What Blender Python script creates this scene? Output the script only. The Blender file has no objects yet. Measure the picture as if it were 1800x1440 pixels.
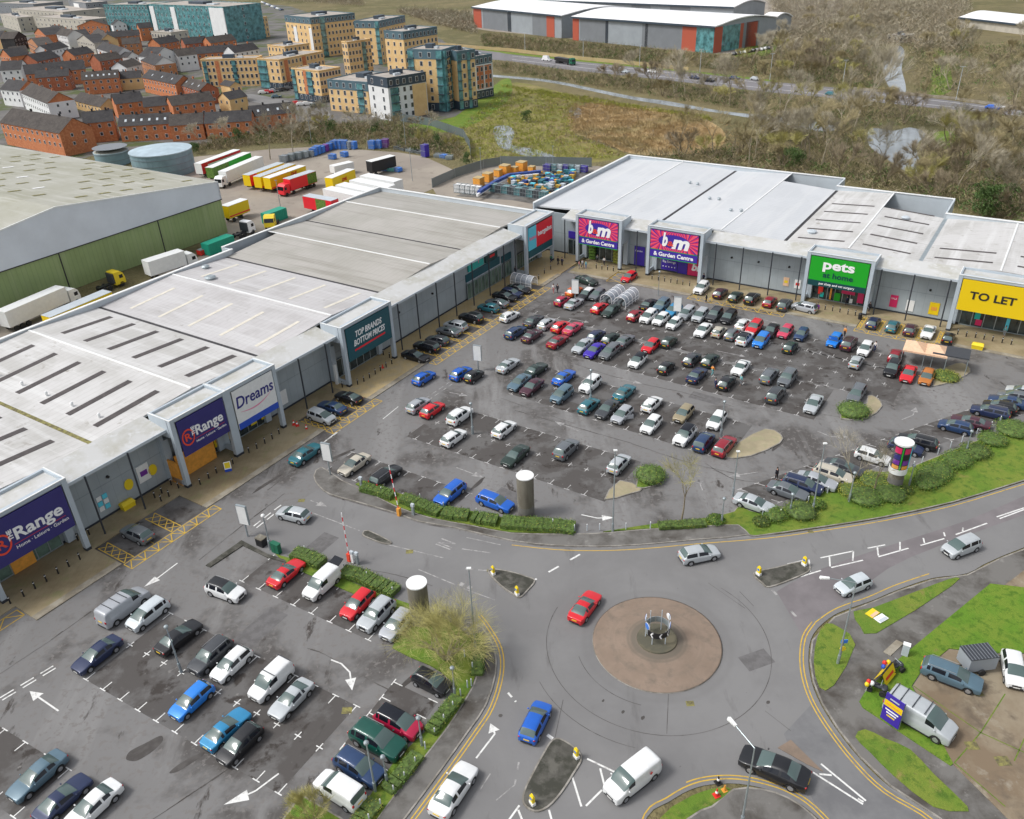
import bpy, math, random
from mathutils import Vector, Matrix
R = math.radians
sc = bpy.context.scene
rnd = random.Random(7)
# ---------------- camera (a drone 58.7 m up), lens, exposure
F_, PITCH, ROLL, HH = 1450.0, R(30.354), R(-2.378), 58.70
_F = Vector((0, math.cos(PITCH), -math.sin(PITCH))); _U0 = Vector((0, math.sin(PITCH), math.cos(PITCH))); _X0 = Vector((1, 0, 0))
_X = _X0*math.cos(ROLL)+_U0*math.sin(ROLL); _U = -_X0*math.sin(ROLL)+_U0*math.cos(ROLL)
cd = bpy.data.cameras.new('camera'); cam = bpy.data.objects.new('camera', cd); sc.collection.objects.link(cam)
cd.sensor_width = 36; cd.lens = F_*36/1800; cd.clip_start = 1; cd.clip_end = 6000
m = Matrix((( _X.x, _U.x, -_F.x, 0), (_X.y, _U.y, -_F.y, 0), (_X.z, _U.z, -_F.z, HH), (0, 0, 0, 1)))
cam.matrix_world = m; sc.camera = cam
sc.render.resolution_x = 1024; sc.render.resolution_y = 819
# ---------------- sky and soft sun of a bright overcast day
SUN_EL, SUN_AZ = R(52), R(-98)        # a weak sun high on the left
w = bpy.data.worlds.new('World'); sc.world = w; w.use_nodes = True
nt = w.node_tree; bg = nt.nodes['Background']; sky = nt.nodes.new('ShaderNodeTexSky'); sky.sky_type = 'NISHITA'
sky.sun_disc = False; sky.sun_elevation = SUN_EL; sky.sun_rotation = SUN_AZ; sky.air_density = 1.0; sky.dust_density = 3.0; sky.ozone_density = 0.6
hs = nt.nodes.new('ShaderNodeHueSaturation'); hs.inputs['Saturation'].default_value = .26; nt.links.new(sky.outputs[0], hs.inputs['Color'])
nt.links.new(hs.outputs[0], bg.inputs[0]); bg.inputs[1].default_value = 0.125
sd = bpy.data.lights.new('sun', 'SUN'); sd.energy = 1.3; sd.angle = R(13); sd.color = (1, .98, .945)
so = bpy.data.objects.new('sun', sd); sc.collection.objects.link(so)
sdir = Vector((math.sin(SUN_AZ)*math.cos(SUN_EL), math.cos(SUN_AZ)*math.cos(SUN_EL), math.sin(SUN_EL)))
so.rotation_euler = sdir.to_track_quat('Z', 'Y').to_euler(); so.location = (0, 0, 120)
sc.view_settings.view_transform = 'Standard'; sc.view_settings.look = 'None'; sc.view_settings.exposure = 0.56
# ---------------- helpers
C = sc.collection
def G(x, y, z=0.0):
    d = _F + _X*((x-900)/F_) + _U*((720-y)/F_)
    return Vector((0, 0, HH)) + d*((z-HH)/d.z)
def tag(o, label=None, cat=None, group=None, kind=None):
    if label: o['label'] = label
    if cat: o['category'] = cat
    if group: o['group'] = group
    if kind: o['kind'] = kind
    return o
def empty(name, loc=(0, 0, 0), rz=0, label=None, cat=None, group=None):
    o = bpy.data.objects.new(name, None); C.objects.link(o); o.location = loc; o.rotation_euler = (0, 0, rz); o.empty_display_size = .3
    return tag(o, label, cat, group)
def lk(name, me, parent=None, loc=None, rz=None, mats=None):
    o = bpy.data.objects.new(name, me); C.objects.link(o); o.parent = parent
    if loc is not None: o.location = loc
    if rz is not None: o.rotation_euler = (0, 0, rz)
    if mats:
        for i, mm in enumerate(mats):
            o.material_slots[i].link = 'OBJECT'; o.material_slots[i].material = mm
    return o
def copy_tree(o, parent=None):
    c = o.copy(); C.objects.link(c); c.parent = parent
    for ch in o.children: copy_tree(ch, c)
    return c
class MB:
    def __init__(s): s.v = []; s.f = []; s.mi = []; s.cur = 0
    def add(s, vs, fs):
        b = len(s.v); s.v += [tuple(q) for q in vs]
        for f in fs: s.f.append(tuple(i+b for i in f)); s.mi.append(s.cur)
        return s
    def box(s, x0, x1, y0, y1, z0, z1):
        return s.add([(x0, y0, z0), (x1, y0, z0), (x1, y1, z0), (x0, y1, z0), (x0, y0, z1), (x1, y0, z1), (x1, y1, z1), (x0, y1, z1)],
                     [(0, 3, 2, 1), (4, 5, 6, 7), (0, 1, 5, 4), (1, 2, 6, 5), (2, 3, 7, 6), (3, 0, 4, 7)])
    def bar(s, a, b, wd, h, z0=0):     # upright slab between two plan points
        a = Vector(a[:2]); b = Vector(b[:2]); n = (b-a).normalized(); n = Vector((-n.y, n.x))*wd/2
        return s.prism([a-n, b-n, b+n, a+n], z0, z0+h)
    def prism(s, poly, z0, z1):
        n = len(poly); A = sum(poly[i][0]*poly[(i+1) % n][1]-poly[(i+1) % n][0]*poly[i][1] for i in range(n))
        if A < 0: poly = list(poly)[::-1]
        vs = [(p[0], p[1], z0) for p in poly]+[(p[0], p[1], z1) for p in poly]
        return s.add(vs, [tuple(range(n-1, -1, -1)), tuple(range(n, 2*n))]+[(i, (i+1) % n, n+(i+1) % n, n+i) for i in range(n)])
    def cyl(s, a, b, r0, r1=None, n=8, cap=True):
        a = Vector(a); b = Vector(b); r1 = r0 if r1 is None else r1; d = (b-a).normalized()
        u = d.cross(Vector((0, 0, 1)) if abs(d.z) < .9 else Vector((1, 0, 0))).normalized(); w_ = d.cross(u); u, w_ = w_, u
        vs = []
        for c, r in ((a, r0), (b, r1)):
            for i in range(n): t = 2*math.pi*i/n; vs.append(c+u*math.cos(t)*r+w_*math.sin(t)*r)
        fs = [(i, (i+1) % n, n+(i+1) % n, n+i) for i in range(n)]
        if cap: fs += [tuple(range(n-1, -1, -1)), tuple(range(n, 2*n))]
        return s.add(vs, fs)
    def quad(s, a, b, c, d): return s.add([a, b, c, d], [(0, 1, 2, 3)])
    def poly(s, ps, z=None): return s.add([(p[0], p[1], z if z is not None else p[2]) for p in ps], [tuple(range(len(ps)))])
    def ball(s, c, rx, ry, rz, nu=10, nv=6, jit=0, rr=rnd):
        vs = [(c[0], c[1], c[2]-rz)]; fs = []
        for j in range(1, nv):
            ph = -math.pi/2+math.pi*j/nv
            for i in range(nu):
                th = 2*math.pi*i/nu; k = 1+rr.uniform(-jit, jit)
                vs.append((c[0]+rx*math.cos(ph)*math.cos(th)*k, c[1]+ry*math.cos(ph)*math.sin(th)*k, c[2]+rz*math.sin(ph)*k))
        vs.append((c[0], c[1], c[2]+rz)); T = len(vs)-1
        for i in range(nu): fs.append((0, 1+(i+1) % nu, 1+i)); fs.append((T, T-nu+i, T-nu+(i+1) % nu))
        for j in range(nv-2):
            for i in range(nu):
                a = 1+j*nu+i; b = 1+j*nu+(i+1) % nu; fs.append((a, b, b+nu, a+nu))
        return s.add(vs, fs)
    def mesh(s, name, mats, smooth=False):
        me = bpy.data.meshes.new(name); me.from_pydata(s.v, [], s.f)
        if not isinstance(mats, (list, tuple)): mats = [mats]
        for q in mats: me.materials.append(q)
        me.polygons.foreach_set('material_index', s.mi)
        if smooth: me.polygons.foreach_set('use_smooth', [True]*len(s.f))
        me.update(); return me
    def build(s, name, mats, parent=None, smooth=False, loc=None, rz=None):
        return lk(name, s.mesh(name, mats, smooth), parent, loc, rz)
def mat(name, col, rough=.6, metal=0, var=0, scale=3, col2=None, bump=0, bscale=20, emit=0, spec=.5, coat=0, alpha=1, trans=0, detail=4, lo=.35, hi=.65, world=False, dist=.3, stretch=None):
    M = bpy.data.materials.new(name); M.use_nodes = True; t = M.node_tree; N = t.nodes; K = t.links; b = N['Principled BSDF']
    c4 = (*col, 1); b.inputs['Base Color'].default_value = c4; b.inputs['Roughness'].default_value = rough; b.inputs['Metallic'].default_value = metal
    b.inputs['Specular IOR Level'].default_value = spec; b.inputs['Coat Weight'].default_value = coat; b.inputs['Transmission Weight'].default_value = trans
    b.inputs['Alpha'].default_value = alpha
    M.diffuse_color = c4
    if var or col2 or bump: tc = N.new('ShaderNodeTexCoord'); src = tc.outputs['Object']
    if stretch and (var or col2 or bump):
        mp = N.new('ShaderNodeMapping'); K.new(src, mp.inputs[0]); mp.inputs['Scale'].default_value = stretch; src = mp.outputs[0]
    if var or col2:
        n = N.new('ShaderNodeTexNoise'); n.inputs['Scale'].default_value = scale; n.inputs['Detail'].default_value = detail; n.inputs['Roughness'].default_value = .6
        K.new(src, n.inputs['Vector']); r = N.new('ShaderNodeValToRGB'); K.new(n.outputs[0], r.inputs[0])
        if col2 is None: a_ = [max(0, q*(1-var)) for q in col]; b_ = [min(1, q*(1+var)) for q in col]
        else: a_, b_ = col, col2
        r.color_ramp.elements[0].position = lo; r.color_ramp.elements[1].position = hi
        r.color_ramp.elements[0].color = (*a_, 1); r.color_ramp.elements[1].color = (*b_, 1)
        K.new(r.outputs[0], b.inputs['Base Color'])
    if bump:
        n2 = N.new('ShaderNodeTexNoise'); n2.inputs['Scale'].default_value = bscale; K.new(src, n2.inputs['Vector']); bp = N.new('ShaderNodeBump')
        bp.inputs['Strength'].default_value = bump; bp.inputs['Distance'].default_value = dist; K.new(n2.outputs[0], bp.inputs['Height']); K.new(bp.outputs[0], b.inputs['Normal'])
    return M
def layered(name, cols, scales, rough=.85, bump=.15, bscale=40, dist=.02, pos=(.42, .58), mapping=None):
    # base colour blended through several noise masks: cols[0], then each further colour laid over it
    M = bpy.data.materials.new(name); M.use_nodes = True; t = M.node_tree; N = t.nodes; K = t.links; b = N['Principled BSDF']; b.inputs['Roughness'].default_value = rough
    b.inputs['Specular IOR Level'].default_value = .3
    tc = N.new('ShaderNodeTexCoord'); prev = None; M.diffuse_color = (*cols[0], 1)
    for i, c in enumerate(cols[1:]):
        n = N.new('ShaderNodeTexNoise'); s_ = scales[i]; st = None; ps = pos
        if isinstance(s_, tuple): s_, st, ps = (s_+(None, None))[:3]; ps = ps or pos
        n.inputs['Scale'].default_value = s_; n.inputs['Detail'].default_value = 6; n.inputs['Roughness'].default_value = .65; n.inputs['Distortion'].default_value = .2
        mp = N.new('ShaderNodeMapping'); K.new(tc.outputs['Object'], mp.inputs[0]); mp.inputs['Location'].default_value = (i*31.7, i*17.3, 0)
        if st: mp.inputs['Rotation'].default_value = (0, 0, st[3] if len(st) > 3 else 0); mp.inputs['Scale'].default_value = st[:3]; 
        K.new(mp.outputs[0], n.inputs['Vector'])
        r = N.new('ShaderNodeMapRange'); r.inputs[1].default_value = ps[0]; r.inputs[2].default_value = ps[1]; K.new(n.outputs[0], r.inputs[0])
        mx = N.new('ShaderNodeMix'); mx.data_type = 'RGBA'; K.new(r.outputs[0], mx.inputs[0])
        if prev is None: mx.inputs[6].default_value = (*cols[0], 1)
        else: K.new(prev, mx.inputs[6])
        mx.inputs[7].default_value = (*c, 1); prev = mx.outputs[2]
    K.new(prev, b.inputs['Base Color'])
    n2 = N.new('ShaderNodeTexNoise'); n2.inputs['Scale'].default_value = bscale; n2.inputs['Detail'].default_value = 5; K.new(tc.outputs['Object'], n2.inputs['Vector']); bp = N.new('ShaderNodeBump')
    bp.inputs['Strength'].default_value = bump; bp.inputs['Distance'].default_value = dist; K.new(n2.outputs[0], bp.inputs['Height']); K.new(bp.outputs[0], b.inputs['Normal'])
    return M
_tx = {}
def text_mb(body, size, bold=0, shear=0, ext=.02, align='CENTER', space=1.0):
    cu = bpy.data.curves.new('lettering', 'FONT'); cu.body = body; cu.size = size; cu.align_x = align; cu.align_y = 'CENTER'; cu.extrude = ext; cu.offset = bold; cu.shear = shear; cu.space_character = space
    cu.resolution_u = 3
    o = bpy.data.objects.new('lettering', cu); C.objects.link(o); dg = bpy.context.evaluated_depsgraph_get(); dg.update()
    me = bpy.data.meshes.new_from_object(o.evaluated_get(dg)); bpy.data.objects.remove(o); bpy.data.curves.remove(cu)
    vs = [v.co.copy() for v in me.vertices]; fs = [tuple(p.vertices) for p in me.polygons]; bpy.data.meshes.remove(me)
    return vs, fs
def sign_text(parent, body, size, x, z, mt, y=0, bold=0, shear=0, width=None, align='CENTER', name='sign_lettering', flip=False, space=1.0, ext=.02, rot=0, height=None):
    """letters on a vertical board: reading along +x, facing -y of the parent"""
    vs, fs = text_mb(body, size, bold, shear, ext, align, space)
    x0 = min(v.x for v in vs); x1 = max(v.x for v in vs); k = width/(x1-x0) if width else 1; kz = k
    if height: kz = height/(max(v.y for v in vs)-min(v.y for v in vs))
    ca, sa = math.cos(rot), math.sin(rot)
    b = MB(); cx = (x0+x1)/2 if align == 'CENTER' else x0
    P = []
    for v in vs:
        a, c = (v.x-cx)*k, v.y*kz; a, c = a*ca-c*sa, a*sa+c*ca; P.append((x+a, y-v.z, z+c))
    b.add(P, fs)
    return b.build(name, mt, parent)
def layered_m(*a, **k):
    M = layered(*a, **k); M.node_tree.nodes['Principled BSDF'].inputs['Specular IOR Level'].default_value = .12; return M
# ---------------- materials
aL = R(56.3)
TR = (.9, .12, 1, -R(56))
MT = {
 'asphalt': layered('car_park_asphalt', [(.183,.179,.177), (.092,.085,.081), (.222,.218,.215), (.058,.05,.046), (.17,.16,.153)], [(.07,None,(.49,.58)), (.16,(1,.16,1,R(35)),(.52,.64)), (.42,(1,.35,1,R(35)),(.62,.68)), (1.6,None,(.54,.62))]),
 'bay': layered('bay_asphalt', [(.084,.077,.073), (.13,.125,.122), (.050,.043,.039), (.20,.192,.183)], [(.20,None,(.47,.57)), (.45,None,(.56,.63)), (.9,None,(.64,.70))]),
 'road': layered('road_asphalt', [(.18,.177,.177), (.208,.205,.204), (.138,.134,.132), (.115,.11,.104)], [(.07,None,(.42,.58)), (.5,(1,.25,1,0),(.6,.74)), (1.1,None,(.68,.74))]),
 'road_dark': layered('dark_patch_asphalt', [(.15,.15,.155), (.185,.185,.188)], [.3]),
 'road_purple': layered('old_asphalt', [(.20,.182,.188), (.165,.15,.155)], [.2]),
 'path': layered('footpath_asphalt', [(.165,.158,.148), (.07,.062,.054), (.25,.24,.225)], [(.25,None,(.45,.65)), (.6,None,(.6,.72))]),
 'paving': layered('tan_paving', [(.50,.385,.20), (.40,.30,.15), (.42,.34,.21)], [(.12,None,(.4,.6)), (.8,None,(.45,.65))], rough=.8),
 'paving_dull': layered('island_paving', [(.38,.325,.215), (.29,.25,.165), (.30,.28,.17)], [(.3,None,(.4,.6)), (.9,None,(.5,.66))], rough=.8),
 'paving_old': layered('weathered_paving', [(.34,.28,.175), (.24,.19,.11), (.24,.225,.11)], [(.15,None,(.4,.6)), (.5,None,(.55,.7))], rough=.8),
 'kerb': layered('kerb_stone', [(.32,.30,.27), (.20,.185,.16)], [.8]),
 'kerb_tan': layered('kerb_paving', [(.34,.31,.25), (.24,.21,.16)], [.5]),
 'grass': layered('verge_grass', [(.115,.20,.022), (.17,.22,.032), (.075,.14,.016), (.23,.20,.06), (.14,.12,.05)], [(.25,None,(.42,.58)), (1.2,None,(.5,.66)), (.5,None,(.60,.70)), (.9,None,(.66,.72))], bump=.6, bscale=9, dist=.12),
 'grass_bright': layered('lawn_grass', [(.11,.22,.018), (.15,.23,.025), (.07,.15,.012), (.20,.19,.05)], [(.3,None,(.42,.58)), (1.6,None,(.5,.66)), (.6,None,(.64,.72))], bump=.6, bscale=9, dist=.12),
 'ground': layered('winter_scrubland', [(.18,.15,.075), (.13,.12,.05), (.22,.185,.09), (.10,.085,.045)], [(.012,None,(.42,.58)), (.05,None,(.5,.65)), (.15,None,(.55,.7))], bump=.8, bscale=1.2, dist=.8),
 'reed': layered('dry_reeds', [(.44,.31,.155), (.37,.26,.12), (.32,.26,.12)], [(.08,None,(.4,.6)), (.03,None,(.5,.62))], bump=.8, bscale=2.5, dist=.6),
 'marsh': layered('marsh_grass', [(.24,.21,.07), (.16,.165,.04), (.30,.235,.11)], [(.06,None,(.4,.6)), (.03,None,(.5,.65))], bump=.8, bscale=1.5, dist=.6),
 'yard': layered('yard_concrete', [(.34,.30,.25), (.27,.235,.2), (.21,.18,.15)], [(.05,None,(.4,.6)), (.2,None,(.58,.7))]),
 'estate': layered('estate_ground', [(.13,.125,.12), (.08,.10,.035), (.17,.16,.15)], [(.04,None,(.5,.56)), (.08,None,(.5,.6))]),
 'island': layered('island_surface', [(.075,.072,.062), (.12,.115,.1), (.05,.05,.04)], [.5, .9]),
 'water': mat('river_water', (.25,.28,.30), .06, spec=.9, bump=.2, bscale=1.5, dist=.2, var=.2, scale=.1),
 'motorway': layered('motorway_asphalt', [(.17,.165,.17), (.21,.2,.21)], [(.1,(1,.1,1,0),(.4,.6))]),
 'concrete_slab': layered('concrete_hardstanding', [(.29,.245,.175), (.20,.15,.10), (.14,.11,.08), (.34,.31,.25)], [(.10,None,(.42,.58)), (.4,None,(.52,.68)), (.25,None,(.6,.7))]),
 'faint_line': layered('faint_road_paint', [(.52,.51,.50), (.26,.255,.25)], [(1.8,None,(.46,.64))], rough=.7),
 'white_line': layered('white_road_paint', [(.72,.72,.70), (.35,.34,.33)], [(2.2,None,(.50,.72))], rough=.6),
 'worn_line': layered('worn_road_paint', [(.38,.37,.36), (.20,.195,.195)], [(1.6,None,(.4,.6))], rough=.7),
 'yellow_line': layered('yellow_road_paint', [(.62,.40,.05), (.30,.22,.09)], [(1.5,None,(.5,.72))], rough=.6),
 'clad': mat('wall_cladding', (.345,.39,.415), .45, var=.10, scale=.25),
 'clad_dark': mat('dark_plinth', (.03,.035,.045), .6),
 'clad_light': mat('pale_metal_trim', (.50,.55,.59), .4, var=.05, scale=.4),
 'portal': mat('portal_metal', (.44,.50,.55), .4, var=.05, scale=.5),
 'roof_w': layered('white_roof_sheet', [(.56,.55,.54), (.46,.45,.43), (.62,.615,.605), (.35,.33,.30), (.40,.39,.37)], [(.12,None,(.44,.6)), (.6,(1,.06,1,0),(.5,.66)), (.5,None,(.62,.70)), (1.4,(.06,1,1,0),(.62,.68))], rough=.5, bump=.1, bscale=3),
 'roof_p': layered('pinkish_roof_sheet', [(.50,.485,.485), (.43,.415,.41), (.55,.54,.54), (.35,.335,.32)], [(.15,None,(.44,.58)), (.6,(1,.06,1,0),(.5,.66)), (.5,None,(.64,.72))], rough=.5, bump=.1, bscale=3),
 'roof_t': layered('taupe_roof_sheet', [(.355,.34,.305), (.41,.39,.36), (.28,.265,.23)], [(.12,None,(.4,.6)), (.7,(1,.05,1,0),(.5,.7))], rough=.5, bump=.1, bscale=3),
 'roof_b': layered('bluish_roof_sheet', [(.58,.595,.615), (.54,.555,.575), (.61,.62,.63), (.48,.485,.485)], [(.10,None,(.44,.58)), (.5,(1,.06,1,0),(.5,.66)), (.5,None,(.64,.74))], rough=.4, bump=.1, bscale=3),
 'apron': layered('apron_membrane', [(.54,.54,.53), (.43,.42,.37), (.60,.605,.61)], [(.25,None,(.45,.65)), (.8,None,(.55,.7))], rough=.5),
 'gutter': mat('dark_gutter', (.035,.032,.034), .6, var=.4, scale=1),
 'moss': mat('mossy_gutter', (.10,.085,.05), .9, col2=(.28,.26,.08), scale=2.5),
 'skylight_dark': mat('dirty_rooflight', (.06,.048,.046), .5, var=.25, scale=1.5),
 'skylight_pale': mat('pale_rooflight', (.66,.62,.53), .5, var=.08, scale=1.5),
 'steel': mat('galvanised_steel', (.36,.41,.43), .4, metal=.5, var=.1, scale=2),
 'dark_steel': mat('dark_steel', (.04,.045,.055), .5),
 'black': mat('black_plastic', (.015,.015,.017), .5),
 'white': mat('white_panel', (.78,.79,.78), .4, var=.04, scale=2),
 'glass': mat('shop_glass', (.03,.045,.05), .08, spec=.8, var=.5, scale=.6),
 'glass_green': mat('green_tinted_glass', (.11,.17,.14), .12, spec=.8, var=.35, scale=.8),
 'navy': mat('navy_board', (.035,.03,.17), .4, var=.06, scale=.5),
 'teal': mat('dark_teal_board', (.01,.085,.11), .4),
 'teal_b': mat('turquoise_board', (.02,.42,.38), .4),
 'cyan': mat('cyan_board', (.12,.62,.78), .4), 'red_b': mat('red_board', (.75,.02,.035), .4),
 'magenta': mat('magenta_board', (.62,.02,.12), .4), 'sunray': mat('coral_ray', (.85,.10,.16), .4), 'bmblue': mat('blue_board', (.05,.025,.33), .4),
 'green_b': mat('green_board', (.012,.36,.018), .4), 'dgreen': mat('dark_green_board', (.005,.055,.06), .4),
 'yellow_b': mat('yellow_board', (.80,.56,.005), .4), 'yellow': mat('yellow_plastic', (.80,.60,.02), .45), 'blue_b': mat('blue_stripe', (.02,.08,.50), .4),
 'orange': mat('orange_hoarding', (.75,.33,.05), .6, var=.12, scale=2), 'red_letter': mat('orange_red_emblem', (.80,.07,.03), .4),
 'letter': mat('white_letter', (.88,.88,.88), .4), 'bletter': mat('black_letter', (.02,.02,.02), .5), 'nletter': mat('navy_letter', (.02,.02,.20), .4), 'pink': mat('pink_swash', (.80,.25,.40), .4),
 'tyre': mat('tyre_rubber', (.02,.02,.021), .8), 'rim': mat('alloy_rim', (.42,.43,.45), .35, metal=.6),
 'car_glass': mat('car_glass', (.085,.125,.12), .12, spec=.7), 'car_side': mat('tinted_side_glass', (.010,.012,.018), .12, spec=.45),
 'headlight': mat('headlight_lens', (.62,.66,.70), .12, coat=.6), 'tail': mat('tail_light_lens', (.42,.008,.012), .2, coat=.5), 'trim': mat('black_trim', (.022,.022,.025), .5),
 'plate_w': mat('white_plate', (.75,.75,.72), .4), 'plate_y': mat('yellow_plate', (.78,.52,.04), .4),
 'brick_b': layered('red_brick', [(.36,.12,.065), (.30,.095,.05), (.42,.15,.08)], [(.3,None,(.4,.6)), (1.5,None,(.45,.6))]),
 'brick_c': layered('brown_brick', [(.42,.19,.09), (.36,.155,.075), (.48,.23,.12)], [(.3,None,(.4,.6)), (1.5,None,(.45,.6))]),
 'slate_b': layered_m('brown_slate', [(.085,.075,.068), (.06,.053,.05), (.11,.098,.088)], [(.3,None,(.4,.6)), (1.5,None,(.5,.7))], rough=.8),
 'brick': layered('orange_brick', [(.52,.19,.085), (.45,.155,.07), (.58,.235,.11)], [(.3,None,(.4,.6)), (1.5,None,(.45,.6))]),
 'ochre': layered('ochre_brick', [(.74,.52,.26), (.66,.44,.21)], [(.3,None,(.4,.6))]),
 'render_w': mat('white_render', (.72,.73,.73), .7, var=.05, scale=.4), 'stone_w': mat('pale_stone', (.45,.42,.36), .8, var=.1, scale=.4),
 'slate': layered_m('grey_slate', [(.062,.060,.062), (.045,.043,.045), (.085,.078,.073)], [(.3,None,(.4,.6)), (1.5,None,(.5,.7))], rough=.7),
 'bluegrey': mat('blue_grey_cladding', (.085,.15,.185), .45, var=.12, scale=.3), 'darkclad': mat('charcoal_cladding', (.04,.06,.085), .45, var=.12, scale=.3),
 'flatroof': mat('flat_roof_felt', (.38,.34,.30), .8, var=.15, scale=.3), 'win': mat('window_glass', (.05,.06,.075), .1, spec=.8), 'winframe': mat('window_frame', (.7,.7,.7), .5),
 'bluewin': mat('teal_glazing', (.10,.25,.27), .1, spec=.8, var=.5, scale=.4), 'grey_wall': mat('grey_metal_wall', (.30,.33,.36), .5, var=.06, scale=.2), 'grey_dark': mat('mid_grey_metal_wall', (.19,.205,.225), .5, var=.06, scale=.2),
 'brick_red': mat('red_panel', (.42,.09,.05), .6), 'green_wall': layered('green_cladding', [(.30,.385,.17), (.26,.335,.145), (.33,.40,.20)], [(.12,None,(.4,.6)), (.5,(1,1,.1,0),(.5,.7))], rough=.6),
 'pale_wall': mat('pale_blue_cladding', (.66,.70,.76), .5, var=.05, scale=.2), 'ware_roof': layered('lichened_roof', [(.40,.395,.345), (.33,.325,.26), (.47,.465,.42), (.25,.24,.19)], [(.05,None,(.4,.6)), (.5,(1,.1,1,R(40)),(.5,.7)), (.5,None,(.66,.75))]),
 'bark': mat('bark', (.22,.18,.12), .9, var=.3, scale=2), 'bark_pale': mat('pale_bark', (.30,.26,.19), .9, var=.2, scale=2),
 'twig_a': mat('olive_twigs', (.31,.26,.14), .9, var=.35, scale=.6), 'twig_b': mat('brown_twigs', (.28,.23,.155), .9, var=.35, scale=.6), 'twig_c': mat('grey_twigs', (.38,.34,.255), .9, var=.3, scale=.6), 'twig_g': mat('yellow_green_twigs', (.42,.385,.15), .9, var=.3, scale=.8),
 'leaf': mat('dark_leaves', (.08,.13,.025), .7, var=.5, scale=2.5), 'leaf_b': mat('hedge_leaves', (.10,.19,.028), .7, var=.5, scale=3), 'leaf_y': mat('yellowing_leaves', (.30,.31,.05), .7, var=.4, scale=3), 'ever': mat('evergreen_leaves', (.06,.11,.022), .7, var=.5, scale=1),
 'granite': layered('brick_sets', [(.26,.197,.152), (.225,.17,.13), (.18,.145,.115)], [(.3,None,(.4,.6)), (.9,None,(.5,.7))]), 'core': layered('dark_sets', [(.10,.095,.07), (.14,.125,.085)], [.6]),
 'concrete': layered('weathered_concrete', [(.20,.185,.15), (.13,.115,.09), (.28,.27,.24)], [(.5,(1,1,.2,0),(.4,.6)), (1.2,(1,1,.3,0),(.55,.7))]),
 'skin': mat('skin', (.50,.30,.22), .6), 'hair': mat('dark_hair', (.03,.02,.015), .8), 'green_cab': mat('green_cabinet', (.01,.13,.07), .5), 'green_box': mat('green_container', (.01,.30,.20), .5), 'perspex': mat('clear_panel', (.55,.6,.68), .15, alpha=.45),
 'chevron': mat('blue_sign_face', (.05,.20,.65), .4), 'purple': mat('purple_sign_face', (.17,.03,.30), .4), 'road_red': mat('road_red', (.65,.03,.02), .5), 'fabric_tan': mat('tan_canvas', (.72,.48,.32), .8, var=.08, scale=2), 'fabric_dark': mat('dark_canvas', (.05,.055,.065), .8), 'tank': mat('tank_steel', (.20,.30,.34), .5, var=.15, scale=.3), 'tank_top': mat('tank_roof', (.40,.50,.56), .5, var=.12, scale=.4),
}
# ribbed sheet lines added to roofs and walls as fine real-looking seams (procedural, in object space)
def seams(M, axis, period, dark=.82, width=.06):
    t = M.node_tree; N = t.nodes; K = t.links; b = N['Principled BSDF']; tc = N.new('ShaderNodeTexCoord'); sp = N.new('ShaderNodeSeparateXYZ'); K.new(tc.outputs['Object'], sp.inputs[0])
    a = N.new('ShaderNodeMath'); a.operation = 'DIVIDE'; a.inputs[1].default_value = period; K.new(sp.outputs[axis], a.inputs[0])
    f = N.new('ShaderNodeMath'); f.operation = 'FRACT'; K.new(a.outputs[0], f.inputs[0]); g = N.new('ShaderNodeMath'); g.operation = 'LESS_THAN'; g.inputs[1].default_value = width; K.new(f.outputs[0], g.inputs[0])
    mx = N.new('ShaderNodeMix'); mx.data_type = 'RGBA'; mx.blend_type = 'MULTIPLY'; K.new(g.outputs[0], mx.inputs[0]); mx.inputs[7].default_value = (dark, dark, dark, 1)
    l = b.inputs['Base Color'].links
    if l: K.new(l[0].from_socket, mx.inputs[6])
    else: mx.inputs[6].default_value = b.inputs['Base Color'].default_value
    K.new(mx.outputs[2], b.inputs['Base Color'])
for k in ('roof_w', 'roof_p', 'roof_t', 'roof_b'): seams(MT[k], 1, 1.0, .90, .12)
seams(MT['clad'], 0, 1.35, .85, .05); seams(MT['clad'], 2, 4.2, .8, .03); seams(MT['green_wall'], 0, .9, .9, .2); seams(MT['paving'], 0, .6, .88, .06); seams(MT['paving_old'], 0, .6, .88, .06)

def radial(M, c, r1, amt, cols, freq, offs=0):
    # wear left by turning wheels: rings of tone that follow the distance from the roundabout's centre
    t = M.node_tree; N = t.nodes; K = t.links; b = N['Principled BSDF']; tc = N.new('ShaderNodeTexCoord'); vm = N.new('ShaderNodeVectorMath'); vm.operation = 'DISTANCE'; K.new(tc.outputs['Object'], vm.inputs[0]); vm.inputs[1].default_value = (c.x, c.y, .1)
    nz = N.new('ShaderNodeTexNoise'); nz.noise_dimensions = '1D'; nz.inputs['Scale'].default_value = freq; nz.inputs['Detail'].default_value = 3; K.new(vm.outputs['Value'], nz.inputs['W'])
    r = N.new('ShaderNodeMapRange'); r.inputs[1].default_value = .45; r.inputs[2].default_value = .62; K.new(nz.outputs[0], r.inputs[0])
    f = N.new('ShaderNodeMapRange'); f.inputs[1].default_value = r1[0]; f.inputs[2].default_value = r1[1]; f.inputs[3].default_value = amt; f.inputs[4].default_value = 0; K.new(vm.outputs['Value'], f.inputs[0])
    m = N.new('ShaderNodeMath'); m.operation = 'MULTIPLY'; K.new(r.outputs[0], m.inputs[0]); K.new(f.outputs[0], m.inputs[1])
    mx = N.new('ShaderNodeMix'); mx.data_type = 'RGBA'; K.new(m.outputs[0], mx.inputs[0]); l = b.inputs['Base Color'].links[0].from_socket; K.new(l, mx.inputs[6]); mx.inputs[7].default_value = (*cols, 1); K.new(mx.outputs[2], b.inputs['Base Color'])
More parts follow.
